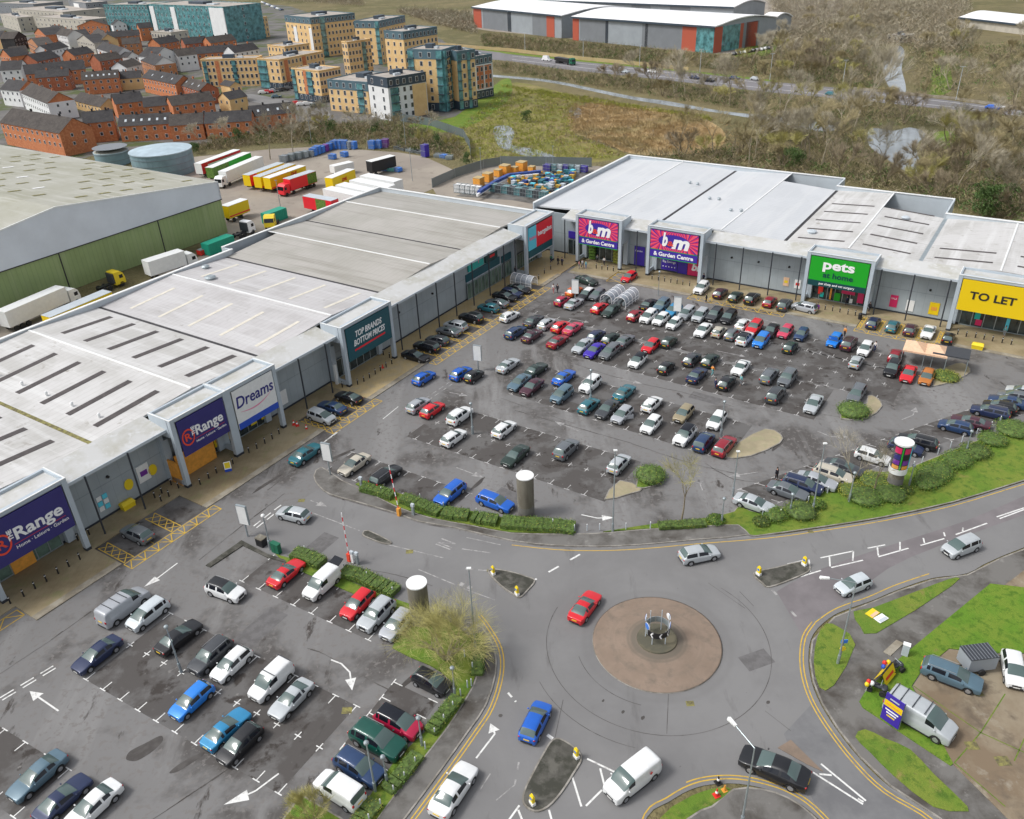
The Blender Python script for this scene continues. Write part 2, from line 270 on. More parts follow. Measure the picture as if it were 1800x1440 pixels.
# ---------------- building frames: s runs along a shopfront, t out towards the car park
aR = R(-34); uL = Vector((math.cos(aL), math.sin(aL))); nL = Vector((uL.y, -uL.x)); uR = Vector((math.cos(aR), math.sin(aR))); nR = Vector((uR.y, -uR.x))
OL = G(155, 970).xy; OR_ = G(1012, 462).xy
def FL(s, t, z=0): q = OL+uL*s+nL*t; return Vector((q.x, q.y, z))
def FR(s, t, z=0): q = OR_+uR*s+nR*t; return Vector((q.x, q.y, z))
# ---------------- the ground and everything laid on it
def W(pts, z=0): return [G(x, y, z) for x, y in pts]
def sheet(name, pts, mt, z, world=False):
    P = [Vector(p) for p in pts] if world else W(pts, z)
    o = MB().poly([(p[0], p[1]) for p in P], z).build(name, MT[mt]); return tag(o, kind='structure')
def slab(name, pts, mt, z0, z1, world=False, kerb=None, kw=.14):
    P = [Vector(p).xy for p in pts] if world else [p.xy for p in W(pts)]
    b = MB(); b.prism([(p.x, p.y) for p in P], z0, z1)
    o = b.build(name, MT[mt]); tag(o, kind='structure')
    if kerb:
        k = MB(); n = len(P)
        for i in range(n): k.bar(P[i], P[(i+1) % n], kw, z1-z0+.006, z0-.001)
        tag(k.build(kerb, MT['kerb']), kind='structure')
    return o
def smooth(pts, n=4, closed=False):
    P = [Vector(p) for p in pts]; out = []; N = len(P)
    for i in range(N if closed else N-1):
        p0 = P[(i-1) % N] if closed or i > 0 else P[0]; p1 = P[i]; p2 = P[(i+1) % N]; p3 = P[(i+2) % N] if closed or i+2 < N else P[-1]
        for k in range(n):
            t = k/n; out.append(.5*((2*p1)+(p2-p0)*t+(2*p0-5*p1+4*p2-p3)*t*t+(3*p1-p0-3*p2+p3)*t**3))
    if not closed: out.append(P[-1])
    return [tuple(p) for p in out]
tag(MB().poly([(-2500, -400), (2500, -400), (2500, 4500), (-2500, 4500)], -.06).build('ground', MT['ground']), kind='structure')
sheet('car_park', [(-150, 1600), (-150, 1040), (220, 955), (640, 690), (960, 480), (1010, 468), (1250, 505), (1700, 590), (1990, 640), (1990, 760), (1750, 780), (1640, 850), (1300, 960), (900, 970), (800, 1500), (700, 1650)], 'asphalt', 0)
tag(MB().poly([(60, -120), (400, -120), (400, 140), (95, 150), (60, 60)], -.05).build('grass_field', MT['grass']), kind='structure')
# parking blocks: base marks in px, number of bays, then the bay direction; drawn as darker bay surface plus T and X marks
marks = MB(); faint = MB(); lines = MB(); worn = MB()
def strip(b, p, q, wd, z=.014):
    p = Vector(p[:2]); q = Vector(q[:2]); d = (q-p)
    if d.length < 1e-4: return
    n = Vector((-d.y, d.x)).normalized()*wd/2; b.add([(*(p-n), z), (*(q-n), z), (*(q+n), z), (*(p+n), z)], [(0, 1, 2, 3)])
def block(p0, p1, n, ang, rows=2, first='T', depth=4.85, pad=(0, 0), full=False, skip=()):
    marks = faint if G(*p0).y > 74 else globals()['marks']
    a = G(*p0).xy; b = G(*p1).xy; u = (b-a)/n; v = Vector((math.cos(ang), math.sin(ang)))*depth
    q = [a-u*pad[0], b+u*pad[1], b+u*pad[1]+v*rows, a-u*pad[0]+v*rows]
    o = MB().poly([(p.x, p.y) for p in q], .004).build('parking_bays', MT['bay']); tag(o, kind='structure')
    uu = u.normalized(); vv = v.normalized()
    for j in range(rows+1):
        for i in range(n+1):
            c = a+u*i+v*j; cross = (0 < j < rows)
            if (i, j) in skip: continue
            l0 = .45
            if cross: strip(marks, c-vv*l0, c+vv*l0, .1); strip(marks, c-uu*l0*.8, c+uu*l0*.8, .1, .0145)
            else:
                s_ = 1 if j == 0 else -1
                if full and j == rows: strip(marks, c-vv*1.0, c, .1); continue
                strip(marks, c, c+vv*1.0*s_, .1); strip(marks, c-uu*.38, c+uu*.38, .1, .0145)
AA = R(58.5); AM = R(55.0)
block((151, 1195), (489, 1387+8), 10, AA)                 # two rows, lower left
block((425, 1022), (647, 1125), 7, AA, rows=1, full=True)  # row along the hedge
block((-60, 1240), (121, 1352), 5, AA-math.pi, rows=1)
block((729, 772), (1026, 870), 11, AM, pad=(.6, 1.2))
block((620, 795), (826, 867), 8, AM-math.pi, rows=1)
block((898, 693), (1244, 800), 13, AM, pad=(.5, 1))
block((1010, 627), (1400, 730), 15, AM, pad=(3, 1))
block((940, 536+15), (1540, 700), 25, AM, pad=(.5, 1))
block((1010, 524), (1560, 650), 27, AM, pad=(1, 0), rows=1)
for (p0, p1, n) in (((692, 1199), (602, 1312), 4),):
    block(p0, p1, n, R(-31.5), rows=1, full=True)
block((1300, 860), (1790, 690), 19, R(-36), rows=1)
# main road junction with its roundabout
up = smooth([(1990, 790), (1800, 847), (1675, 885), (1550, 912), (1450, 928), (1350, 942), (1225, 952), (1125, 961), (1050, 964), (975, 962), (900, 954), (800, 932), (737, 920), (695, 905), (625, 885), (580, 872), (562, 858)], 3)
lowL = smooth([(425, 950), (470, 972), (520, 990), (580, 1012), (640, 1040), (700, 1062), (760, 1072), (815, 1082), (850, 1105), (870, 1142), (872, 1185), (855, 1240), (825, 1285), (775, 1355), (712, 1440), (640, 1530)], 3)
lowM = smooth([(1110, 1530), (1137, 1437), (1175, 1410), (1212, 1389), (1250, 1379), (1300, 1378), (1350, 1388), (1387, 1402), (1425, 1427), (1480, 1480), (1560, 1560)], 3)
rgt = smooth([(1760, 1560), (1650, 1440), (1562, 1382), (1510, 1332), (1470, 1282), (1442, 1237), (1427, 1200), (1421, 1162), (1425, 1125), (1440, 1102), (1465, 1082), (1492, 1070), (1530, 1057), (1580, 1036), (1640, 1016), (1700, 1008), (1760, 978), (1990, 890)], 3)
sheet('road', up+lowL+lowM+rgt, 'road', .008)
sheet('road_patch', [(1378, 1290), (1432, 1232), (1450, 1262), (1500, 1325), (1562, 1385), (1640, 1440), (1760, 1560), (1560, 1560), (1445, 1440), (1402, 1350)], 'road_dark', .012)
sheet('road_patch', smooth([(1365, 1040), (1430, 1005), (1560, 960), (1700, 915), (1800, 872), (1990, 800), (1990, 835), (1800, 905), (1650, 960), (1560, 1000), (1480, 1060), (1430, 1090), (1415, 1125)], 2), 'road_purple', .0125)
# traffic islands
def island(pts, h=.13, mt='island'): return slab('traffic_island', smooth(pts, 3, True), mt, 0, h, kerb='kerb')
isl = [[(858, 1003), (895, 1006), (925, 1015), (940, 1022), (928, 1038), (914, 1051), (903, 1046), (880, 1030)],
       [(1325, 1009), (1365, 999), (1408, 989), (1422, 995), (1420, 1006), (1390, 1020), (1352, 1033), (1340, 1026)],
       [(972, 1302), (992, 1304), (1022, 1330), (1007, 1362), (985, 1396), (962, 1420), (940, 1427), (921, 1414), (922, 1392), (937, 1360), (955, 1327)]]
for p in isl: island(p)
slab('traffic_island', [(1367, 1315), (1390, 1301), (1447, 1357), (1420, 1345)], 'granite', 0, .05)
slab('traffic_island', smooth([(638, 938), (648, 934), (686, 953), (684, 957), (670, 955), (642, 944)], 2, True), 'island', 0, .12, kerb='kerb')
# roundabout: a low round mound of brick setts with a darker middle
rc = Vector((0, 0)); ring = [G(x, y) for x, y in ((1044, 1140), (1150, 1218), (1269, 1150), (1156, 1049))]
A_, B_, C_ = [p.xy for p in (ring[0], ring[1], ring[2])]
d_ = 2*(A_.x*(B_.y-C_.y)+B_.x*(C_.y-A_.y)+C_.x*(A_.y-B_.y))
rc = Vector(((A_.dot(A_)*(B_.y-C_.y)+B_.dot(B_)*(C_.y-A_.y)+C_.dot(C_)*(A_.y-B_.y))/d_, (A_.dot(A_)*(C_.x-B_.x)+B_.dot(B_)*(A_.x-C_.x)+C_.dot(C_)*(B_.x-A_.x))/d_)); RR0 = (A_-rc).length
b = MB(); prof = [(RR0, 0), (RR0, .09), (RR0-.12, .10), (RR0*.62, .30), (RR0*.35, .42), (1.9, .46)]; n = 64
vs = []; fs = []
for r_, z_ in prof: vs += [(rc.x+r_*math.cos(2*math.pi*i/n), rc.y+r_*math.sin(2*math.pi*i/n), z_) for i in range(n)]
for j in range(len(prof)-1):
    for i in range(n): fs.append((j*n+i, j*n+(i+1) % n, (j+1)*n+(i+1) % n, (j+1)*n+i))
M_g = MT['granite']; radial(MT['road'], rc, (8, 15), .45, (.16, .155, .152), .28); radial(M_g, rc, (2.6, 5.9), .9, (.145, .125, .10), .7)
b.add(vs, fs); tag(b.build('roundabout_mound', M_g, smooth=True), kind='structure')
b = MB().cyl((rc.x, rc.y, .3), (rc.x, rc.y, .60), 1.95, 1.85, 40); tag(b.build('roundabout_centre', MT['core']), kind='structure')
b = MB().cyl((rc.x, rc.y, 0), (rc.x, rc.y, .105), RR0+.06, RR0+.02, 64); b.f = [f for f in b.f if len(f) == 4]; tag(b.build('kerb', MT['kerb']), kind='structure')
# verges, lawns, footpaths
H1 = .10
slab('grass_verge', smooth([(1165, 925), (1240, 912), (1290, 900), (1300, 890), (1345, 905), (1420, 872), (1480, 835), (1560, 830), (1600, 822), (1700, 782), (1800, 745), (1990, 660), (1990, 788), (1800, 845), (1675, 883), (1550, 910), (1450, 926), (1350, 940), (1318, 942), (1298, 924), (1240, 926)], 2, True), 'grass', 0, H1, kerb='kerb')
slab('footpath', smooth([(562, 856), (552, 838), (565, 822), (600, 845), (650, 868), (700, 893), (760, 912), (830, 925), (900, 938), (1000, 940), (1060, 938), (1130, 932), (1240, 925), (1298, 922), (1318, 940), (1225, 949), (1125, 958), (1050, 961), (975, 959), (900, 951), (800, 928), (737, 917), (695, 902), (625, 882), (580, 869)], 2, True), 'path', 0, .09, kerb='kerb')
slab('planting_bed', [(625, 852), (640, 846), (700, 868), (760, 886), (830, 900), (900, 914), (1010, 922), (1012, 938), (900, 937), (830, 924), (760, 911), (700, 892)], 'grass', 0, .13)
slab('grass_verge', [(1060, 936), (1130, 925), (1165, 920), (1240, 912), (1245, 924), (1130, 931)], 'grass', 0, .13)
slab('planting_bed', [(362, 995), (425, 951), (470, 975), (500, 985), (505, 990), (470, 981), (427, 960), (370, 998)], 'island', 0, .12)
slab('planting_bed', smooth([(485, 975), (560, 1000), (620, 1025), (700, 1056), (745, 1072), (800, 1100), (838, 1140), (835, 1190), (820, 1225), (785, 1280), (737, 1342), (700, 1390), (660, 1445), (600, 1540), (570, 1540), (625, 1440), (690, 1345), (745, 1290), (800, 1225), (790, 1195), (755, 1170), (690, 1140), (712, 1112), (735, 1092), (690, 1070), (640, 1052), (560, 1018), (520, 1000)], 2, True), 'grass', 0, .11)
slab('footpath', smooth([(818, 1095), (848, 1105), (869, 1142), (871, 1185), (854, 1240), (824, 1285), (774, 1355), (711, 1440), (640, 1530), (600, 1530), (662, 1442), (700, 1391), (737, 1343), (786, 1281), (822, 1225), (838, 1190), (841, 1140), (825, 1110)], 2, True), 'path', 0, .10, kerb='kerb')
slab('grass_verge', [(530, 1399), (600, 1440), (640, 1480), (560, 1540), (470, 1480)], 'grass', 0, .12, kerb='kerb')
slab('grass_verge', smooth([(1115, 1530), (1160, 1440), (1200, 1409), (1232, 1394), (1265, 1386), (1285, 1390), (1250, 1418), (1207, 1440), (1150, 1530)], 2, True), 'grass', 0, .12)
slab('footpath', smooth([(1152, 1530), (1209, 1441), (1252, 1419), (1290, 1389), (1340, 1389), (1385, 1404), (1425, 1432), (1470, 1480), (1540, 1560)], 2, True), 'path', 0, .11, kerb='kerb')
# right hand side: footpath first, then lawns a step higher
slab('footpath', [(1990, 895), (1760, 982), (1700, 1012), (1640, 1020), (1580, 1040), (1530, 1061), (1467, 1086), (1428, 1127), (1424, 1162), (1430, 1200), (1445, 1237), (1473, 1282), (1513, 1332), (1565, 1382), (1653, 1440), (1760, 1560), (2000, 1560), (2300, 1300), (2300, 950)], 'path', 0, .10, kerb='kerb')
for q in ([(1500, 1077), (1535, 1070), (1640, 1030), (1680, 1017), (1672, 1032), (1540, 1115), (1512, 1103)],
          [(1452, 1098), (1475, 1105), (1503, 1135), (1465, 1207), (1440, 1210), (1430, 1165), (1437, 1120)],
          [(1520, 1284), (1555, 1300), (1600, 1320), (1640, 1362), (1700, 1420), (1690, 1428), (1640, 1420), (1570, 1365), (1530, 1325), (1503, 1297)]):
    slab('grass_verge', smooth(q, 2, True), 'grass', 0, .16)
slab('lawn', [(1740, 1028), (1802, 1035), (1990, 1020), (1990, 1150), (1800, 1150), (1740, 1150), (1685, 1144), (1668, 1142), (1620, 1180), (1602, 1208), (1675, 1345), (1670, 1348), (1560, 1275), (1516, 1246), (1510, 1235), (1525, 1210), (1545, 1195), (1580, 1160), (1640, 1110)], 'grass_bright', 0, .17)
slab('hardstanding', [(1668, 1143), (1740, 1152), (1990, 1152), (2300, 1300), (1990, 1600), (1830, 1500), (1676, 1347), (1604, 1208), (1622, 1181)], 'concrete_slab', 0, .15)
slab('hardstanding', [(1766, 1030), (1800, 1004), (1990, 930), (1990, 1022), (1802, 1036)], 'concrete_slab', 0, .15)
slab('paved_edge', [(1552, 1148), (1575, 1127), (1588, 1133), (1565, 1155)], 'kerb_tan', 0, .18)
sj = MB()
for a, c in (((1766, 1420), (1677, 1343)), ((1677, 1343), (1723, 1290)), ((1723, 1290), (1766, 1222)), ((1723, 1290), (1800, 1325)), ((1605, 1208), (1723, 1290)), ((1782, 1340), (1800, 1300))): strip(sj, G(*a), G(*c), .09, .155)
tag(sj.build('slab_joints', MT['grass']), kind='structure')
# islands inside the car park
for p, q in (([(1063, 879), (1090, 846), (1128, 860), (1110, 868)], 'paving_dull'), ([(1275, 805), (1300, 778), (1345, 755), (1372, 765), (1370, 780), (1320, 802)], 'paving_dull'),
             ([(1478, 738), (1525, 735), (1550, 715), (1540, 700), (1525, 697), (1520, 720)], 'paving_dull'), ([(1478, 737), (1484, 722), (1505, 715), (1522, 722), (1518, 736)], 'grass'),
             ([(1640, 680), (1680, 668), (1705, 655), (1698, 642), (1680, 640), (1650, 655)], 'paving_dull'), ([(1118, 858), (1130, 832), (1160, 820), (1168, 838), (1150, 855)], 'grass')):
    slab('planted_island' if q == 'grass' else 'paved_island', smooth(p, 2, True), q, 0, .12 if q != 'grass' else .14, kerb='kerb')
# shopfront pavements
def pv(F, s0, s1, t0, t1, mt='paving_old', nm='pavement', z=.11, kerb=True):
    slab(nm, [F(s0, t0), F(s1, t0), F(s1, t1), F(s0, t1)], mt, 0, z, world=True)
    if kerb: slab('kerb_paving', [F(s0, t1), F(s1, t1), F(s1, t1+.9), F(s0, t1+.9)], 'kerb_tan', 0, z+.004, world=True)
pv(FL, -30, -9.2, -4.2, 1.4, kerb=False); pv(FL, -9.2, .6, -4.2, 4.4); pv(FL, .6, 12.2, -4.2, .2, kerb=False)
pv(FL, 12.2, 32.3, -4.2, 4.4); pv(FL, 32.3, 42.0, -4.2, .2, kerb=False); pv(FL, 42.0, 55.4, -4.2, 4.4, 'paving'); pv(FL, 55.4, 91, -4.2, .2, 'paving', kerb=False); pv(FL, 91, 97.9, -4.2, 4.4, 'paving'); pv(FL, 97.9, 110, -4.2, 5.0, 'paving', kerb=False)
sheet('shop_bays', [FL(.6, .2), FL(12.2, .2), FL(12.2, 5.3), FL(.6, 5.3)], 'bay', .006, True); sheet('shop_bays', [FL(32.3, .2), FL(42, .2), FL(42, 5.3), FL(32.3, 5.3)], 'bay', .006, True); sheet('shop_bays', [FL(55.4, .2), FL(91, .2), FL(91, 5.3), FL(55.4, 5.3)], 'bay', .006, True)
pv(FR, 1.2, 9.8, -4.2, 4.6); pv(FR, 9.8, 13.6, -4.2, .6, kerb=False); pv(FR, 13.6, 26.5, -4.2, 4.6); pv(FR, 26.5, 43.6, -4.2, .2, kerb=False); pv(FR, 43.6, 55.2, -4.2, 4.3); pv(FR, 55.2, 68.0, -4.2, .2, kerb=False); pv(FR, 68.0, 92, -4.2, 4.3)
sheet('shop_bays', [FR(26.5, .2), FR(43.6, .2), FR(43.6, 5.4), FR(26.5, 5.4)], 'paving_old', .006, True); sheet('shop_bays', [FR(55.2, .2), FR(68, .2), FR(68, 5.4), FR(55.2, 5.4)], 'paving_old', .006, True)
# yellow hatching of the shopfront bays
yl = MB()
def ylad(F, s0, s1, t0, t1, n):
    for t in (t0, t1): strip(yl, F(s0, t), F(s1, t), .11)
    for i in range(n):
        a = s0+(s1-s0)*i/n; c = s0+(s1-s0)*(i+1)/n
        if i % 2: strip(yl, F(a, t0), F(c, t1), .11, .0145)
        else: strip(yl, F(a, t1), F(c, t0), .11, .0145)
    for i in range(0, n+1, 2): strip(yl, F(s0+(s1-s0)*i/n, t0), F(s0+(s1-s0)*i/n, t1), .11, .0148)
def ylat(F, s0, s1, t0, t1, n):
    for s in (s0, s1): strip(yl, F(s, t0), F(s, t1), .11)
    for i in range(n):
        a = t0+(t1-t0)*i/n; c = t0+(t1-t0)*(i+1)/n
        strip(yl, F(s0, a), F(s1, c), .1, .0145); strip(yl, F(s1, a), F(s0, c), .1, .0148)
ylad(FL, -28, -9.4, 2.0, 3.4, 14)
ylad(FL, .7, 13.0, 5.5, 6.9, 14); ylat(FL, .9, 2.1, .5, 5.3, 4); ylat(FL, 7.1, 8.4, .5, 5.3, 4); strip(yl, FL(4.7, .5), FL(4.7, 5.3), .1)
ylad(FL, 32.3, 42.5, 5.5, 6.9, 12)
for s in (32.5, 35.6, 38.9): ylat(FL, s, s+.75, .5, 5.3, 4)
ylad(FL, 55.5, 91, 5.5, 6.9, 40)
for i in range(11): ylat(FL, 57.9+i*3.05, 58.5+i*3.05, .5, 5.3, 4)
for i in range(6): ylat(FR, 27.0+i*3.05, 27.5+i*3.05, .4, 5.2, 4)
for i in range(5): ylat(FR, 55.4+i*2.95, 55.9+i*2.95, .4, 5.2, 4)
ylad(FR, 26.5, 43.6, 5.6, 6.8, 16); ylad(FR, 55.2, 68, 5.6, 6.8, 12); ylat(FR, 9.9, 13.5, .9, 6.0, 3)
tag(yl.build('yellow_bay_markings', MT['yellow_line']), kind='structure')
# arrows, lane lines, give-way dashes
def arrow(pts, wd=.15, hw=.5, hl=1.4, b=marks):
    P = [G(x, y).xy for x, y in pts]; e = P[-1]; d = (e-P[-2]).normalized(); n = Vector((-d.y, d.x)); base = e-d*hl
    for i in range(len(P)-1): strip(b, P[i], P[i+1] if i < len(P)-2 else base, wd)
    b.add([(*(base-n*hw), .0142), (*(base+n*hw), .0142), (*e, .0142)], [(0, 1, 2)])
arrow([(103, 1250), (52, 1215)]); arrow([(312, 990), (275, 1018), (253, 1032)], hl=1.6)
arrow([(582, 1160), (600, 1167), (615, 1182), (619, 1214)]); arrow([(490, 1360), (450, 1390), (425, 1402), (393, 1415)], hl=1.9)
arrow([(837, 1333), (870, 1290), (862, 1272)], hl=.9); arrow([(802, 822), (851, 840)], b=worn, hl=1.6); arrow([(1018, 758), (975, 741)], b=worn); arrow([(1022, 905), (1050, 911), (1080, 910)]); arrow([(546, 880), (575, 891)], b=worn)
arrow([(1332, 830), (1280, 838)], b=worn); arrow([(1437, 758), (1460, 768), (1492, 768)], b=worn); arrow([(1585, 738), (1605, 730), (1610, 716)], b=worn); arrow([(1235, 862), (1228, 845), (1232, 852)], b=worn, hl=.6)
arrow([(1085, 665), (1130, 675)], b=worn); arrow([(790, 690), (822, 696)], b=worn, hl=1.2); arrow([(1260, 617), (1310, 627)], b=worn, hl=.8); arrow([(1340, 562), (1366, 568)], b=worn, hl=.8); arrow([(1000, 560), (1035, 567)], b=worn, hl=.8)
def dashes(pts, on, off, wd=.12, b=marks, z=.014):
    P = [G(x, y).xy for x, y in pts]; L = [0]
    for i in range(len(P)-1): L.append(L[-1]+(P[i+1]-P[i]).length)
    def at(d):
        for i in range(len(P)-1):
            if d <= L[i+1] or i == len(P)-2: return P[i]+(P[i+1]-P[i])*((d-L[i])/(L[i+1]-L[i]))
    d = 0
    while d < L[-1]:
        e = min(d+on, L[-1]); k = 6 if on > 6 else 1
        for j in range(k): strip(b, at(d+(e-d)*j/k), at(d+(e-d)*(j+1)/k), wd, z)
        d = e+off
def offs(pts, dx, dy): return [(x+dx, y+dy) for x, y in pts]
gw = [(0, 1227), (100, 1167)]; dashes(gw, 1.2, .6, .16); dashes(offs(gw, 4, 4), 1.2, .6, .16)
gw = [(446, 925), (487, 893), (500, 884)]; dashes(gw, 1.1, .6, .16); dashes(offs(gw, 5, 3), 1.1, .6, .16)
gw = [(746, 702), (790, 672)]; dashes(gw, 1.1, .6, .15, worn); dashes(offs(gw, 5, 3), 1.1, .6, .15, worn)
strip(marks, G(560, 785), G(592, 760), .2); strip(marks, G(673, 737), G(700, 715), .12); dashes([(564, 782), (598, 757)], .8, .5, .15)
strip(worn, G(545, 900), G(632, 933), .14); strip(worn, G(680, 957), G(780, 981), .14); strip(worn, G(735, 1001), G(800, 1028), .14); strip(worn, G(812, 965), G(862, 972), .14); strip(worn, G(820, 945), G(880, 958), .12)
dashes([(925, 1028), (1035, 966)], 1.4, 1.6, .22); dashes([(808, 1026), (830, 1035)], .5, .5, .5, worn)
dashes([(818, 1000), (866, 1004)], 1, .4, .2, worn); strip(worn, G(870, 1055), G(815, 1035), .12)
# central hatching of the road on the right
for a, c in (((1384, 992), (1415, 985)), ((1422, 984), (1424, 1005)), ((1407, 1014), (1443, 1003)), ((1442, 981), (1500, 969)), ((1458, 979), (1459, 996)), ((1461, 998), (1517, 985)), ((1500, 969), (1499, 986)), ((1525, 964), (1556, 958)), ((1542, 961), (1544, 977)), ((1544, 979), (1597, 964)), ((1582, 953), (1582, 968)), ((1623, 946), (1625, 955)), ((1659, 936), (1661, 943)), ((1693, 928), (1692, 934)), ((1618, 959), (1660, 947)), ((1680, 940), (1735, 920)), ((1752, 909), (1800, 893)), ((1757, 912), (1800, 896)),
             ((1032, 1334), (1080, 1357)), ((1055, 1351), (1063, 1383)), ((1006, 1366), (1022, 1418)), ((1030, 1417), (1058, 1389)), ((913, 1416), (885, 1455)), ((911, 1424), (921, 1450)), ((965, 1424), (972, 1450)),
             ((1443, 1343), (1522, 1408)), ((1429, 1358), (1517, 1414)), ((1440, 1361), (1462, 1363)), ((1508, 1404), (1518, 1410))):
    strip(marks, G(*a), G(*c), .16, .0165)
dashes([(1357, 1037), (1400, 1085)], .8, 2.4, .25, worn, .0165); dashes([(893, 1218), (907, 1234)], .6, .5, .2, marks); dashes([(962, 1292), (973, 1300)], .6, .4, .3, marks)
dashes([(912, 1340), (905, 1380)], .7, .9, .15, worn); strip(worn, G(862, 1360), G(842, 1392), .1); strip(worn, G(905, 1380), G(872, 1407), .1)
tag(faint.build('faint_bay_marks', MT['faint_line']), kind='structure'); tag(marks.build('white_road_markings', MT['white_line']), kind='structure'); tag(worn.build('worn_road_markings', MT['worn_line']), kind='structure')
# IN painted on the entry lane, reading along it
vs, fs = text_mb('IN', 1.7, .03, 0, 0); b = MB(); o0 = G(785, 957); ang = R(58)
b.add([(o0.x+v.x*.8*math.cos(ang)-v.y*1.6*math.sin(ang), o0.y+v.x*.8*math.sin(ang)+v.y*1.6*math.cos(ang), .015) for v in vs], fs); tag(b.build('painted_lane_word', MT['worn_line']), kind='structure')
# double and single yellow lines
y2 = MB()
def offline(pts, d, wd=.1, z=.018):
    P = [G(x, y).xy for x, y in pts]
    Q = []
    for i, p in enumerate(P):
        t = (P[min(i+1, len(P)-1)]-P[max(i-1, 0)]).normalized(); Q.append(p+Vector((-t.y, t.x))*d)
    for i in range(len(Q)-1): strip(y2, Q[i], Q[i+1], wd, z)
ra = smooth([(838, 1085), (853, 1105), (873, 1142), (875, 1185), (858, 1242), (828, 1288), (778, 1358), (715, 1443), (640, 1540)], 4)
offline(ra, .2); offline(ra, .5)
rb = smooth([(1760, 1560), (1650, 1443), (1560, 1386), (1508, 1336), (1467, 1284), (1438, 1238), (1423, 1200), (1417, 1162), (1421, 1123), (1437, 1098)], 4)
offline(rb, .25); offline(rb, .55)
rb2 = smooth([(1437, 1098), (1465, 1078), (1492, 1066), (1530, 1053), (1578, 1032), (1637, 1012)], 4); offline(rb2, .3)
rcn = smooth([(1110, 1530), (1137, 1434), (1175, 1406), (1212, 1385), (1250, 1375), (1300, 1374), (1350, 1384), (1387, 1398), (1425, 1423), (1480, 1480)], 4); offline(rcn, .2); offline(rcn[12:], .5)
ru = smooth([(1990, 794), (1800, 850), (1675, 888), (1550, 915), (1450, 931), (1350, 945), (1225, 955), (1125, 964), (1050, 967), (975, 965), (900, 957)], 3); offline(ru, .12)
tag(y2.build('yellow_kerb_lines', MT['yellow_line']), kind='structure')
# rubber arcs and sealed joints round the roundabout
jt = MB()
for r_, a0, a1 in ((RR0+4.4, 150, 400), (RR0+1.6, 190, 250), (RR0+6.0, 200, 250)):
    for i in range(a0, a1, 4): p = [rc+Vector((math.cos(R(j)), math.sin(R(j))))*r_ for j in (i, i+4)]; strip(jt, p[0], p[1], .05, .017)
for a, c in (((1245, 1025), (1310, 1070)), ((1175, 1220), (1172, 1290)), ((990, 1230), (975, 1300)), ((1390, 1285), (1345, 1250)), ((1300, 1040), (1325, 1066))): strip(jt, G(*a), G(*c), .05, .017)
for pts in ([(262, 1445), (330, 1400), (372, 1372), (420, 1338)], [(540, 1140), (570, 1150), (598, 1168)], [(640, 1190), (700, 1222), (740, 1245)], [(905, 722), (1000, 748), (1110, 780), (1215, 815), (1290, 832)], [(880, 700), (960, 728), (1010, 745)], [(1000, 545), (1120, 577), (1240, 607), (1350, 633)], [(1330, 690), (1420, 722), (1520, 742)], [(0, 1185), (90, 1125), (160, 1075)], [(470, 862), (520, 825), (580, 780)], [(350, 985), (425, 925), (500, 868)], [(1010, 640), (1100, 668), (1200, 690), (1290, 715)], [(1240, 815), (1290, 842), (1360, 850)], [(640, 1000), (700, 1012), (760, 1030)]):
    P_ = smooth(pts, 4)
    for i in range(len(P_)-1): strip(jt, G(*P_[i]), G(P_[i+1][0], P_[i+1][1]+rnd.uniform(-.8, .8)), rnd.uniform(.05, .16), .0125)
tag(jt.build('sealed_road_joints', MT['bay']), kind='structure')
# damp and oily patches, cut repairs, drain covers
def blot(x, y, rx, ry, mt_, seed, z=.0098):
    q = random.Random(seed); n = 9; g = G(x, y); a0 = R(56)+q.uniform(-.3, .3); pts = []
    for i in range(n):
        t = 2*math.pi*i/n; k = q.uniform(.75, 1.1); u, v = rx*math.cos(t)*k, ry*math.sin(t)*k; pts.append((g.x+u*math.cos(a0)-v*math.sin(a0), g.y+u*math.sin(a0)+v*math.cos(a0)))
    tag(MB().poly(smooth(pts, 4, True), z).build('damp_patch', MT[mt_]), kind='structure')
MT['damp'] = layered('damp_asphalt', [(.085,.078,.073), (.06,.054,.05)], [.8], rough=.55)
for i, (x, y, a, c) in enumerate(((255, 1318, 1.9, .8), (330, 1340, 1.6, .35), (550, 1300, 1.8, .25), (640, 1270, 1.3, .25), (720, 1195, 1.6, .3), (470, 850, 2.4, .3), (600, 800, 2.4, .3), (840, 850, 1.6, .3), (1370, 780, 2.2, .35), (1420, 700, 2.0, .35), (1095, 1252, .22, .15), (1130, 1262, .25, .15), (1060, 1232, .18, .1), (880, 1258, .22, .2), (1350, 1235, .25, .15))): blot(x, y, a, c, 'damp', 200+i)
MT['repair'] = layered('patch_repair', [(.15,.145,.145), (.12,.115,.115)], [1.2])
for i, (x, y, a, c, an) in enumerate(((560, 960, 2.2, 1.1, 58), (900, 880, 1.6, 2.6, 55), (1010, 700, 1.2, 3.0, 55), (1330, 1160, 1.4, .9, 20), (450, 1110, 3.2, 1.2, 58), (1240, 700, 1.0, 2.2, 55))):
    g = G(x, y); t = R(an); b = MB(); b.poly([(g.x+u*math.cos(t)-v*math.sin(t), g.y+u*math.sin(t)+v*math.cos(t)) for u, v in ((-a, -c), (a, -c), (a, c), (-a, c))], .0094); tag(b.build('patch_repair', MT['repair']), kind='structure')
dr = MB()
for x, y, r_ in ((610, 1249, .45), (1425, 935, .3), (1720, 1221, .35), (1762, 1340, .55), (1708, 1313, .5), (1213, 1237, .35), (860, 1003, .25), (720, 970, .4), (1095, 700, .3), (530, 880, .4)):
    g = G(x, y); dr.poly([(g.x-r_, g.y-r_*.8), (g.x+r_, g.y-r_*.8), (g.x+r_, g.y+r_*.8), (g.x-r_, g.y+r_*.8)], .019 if x < 1500 else .156)
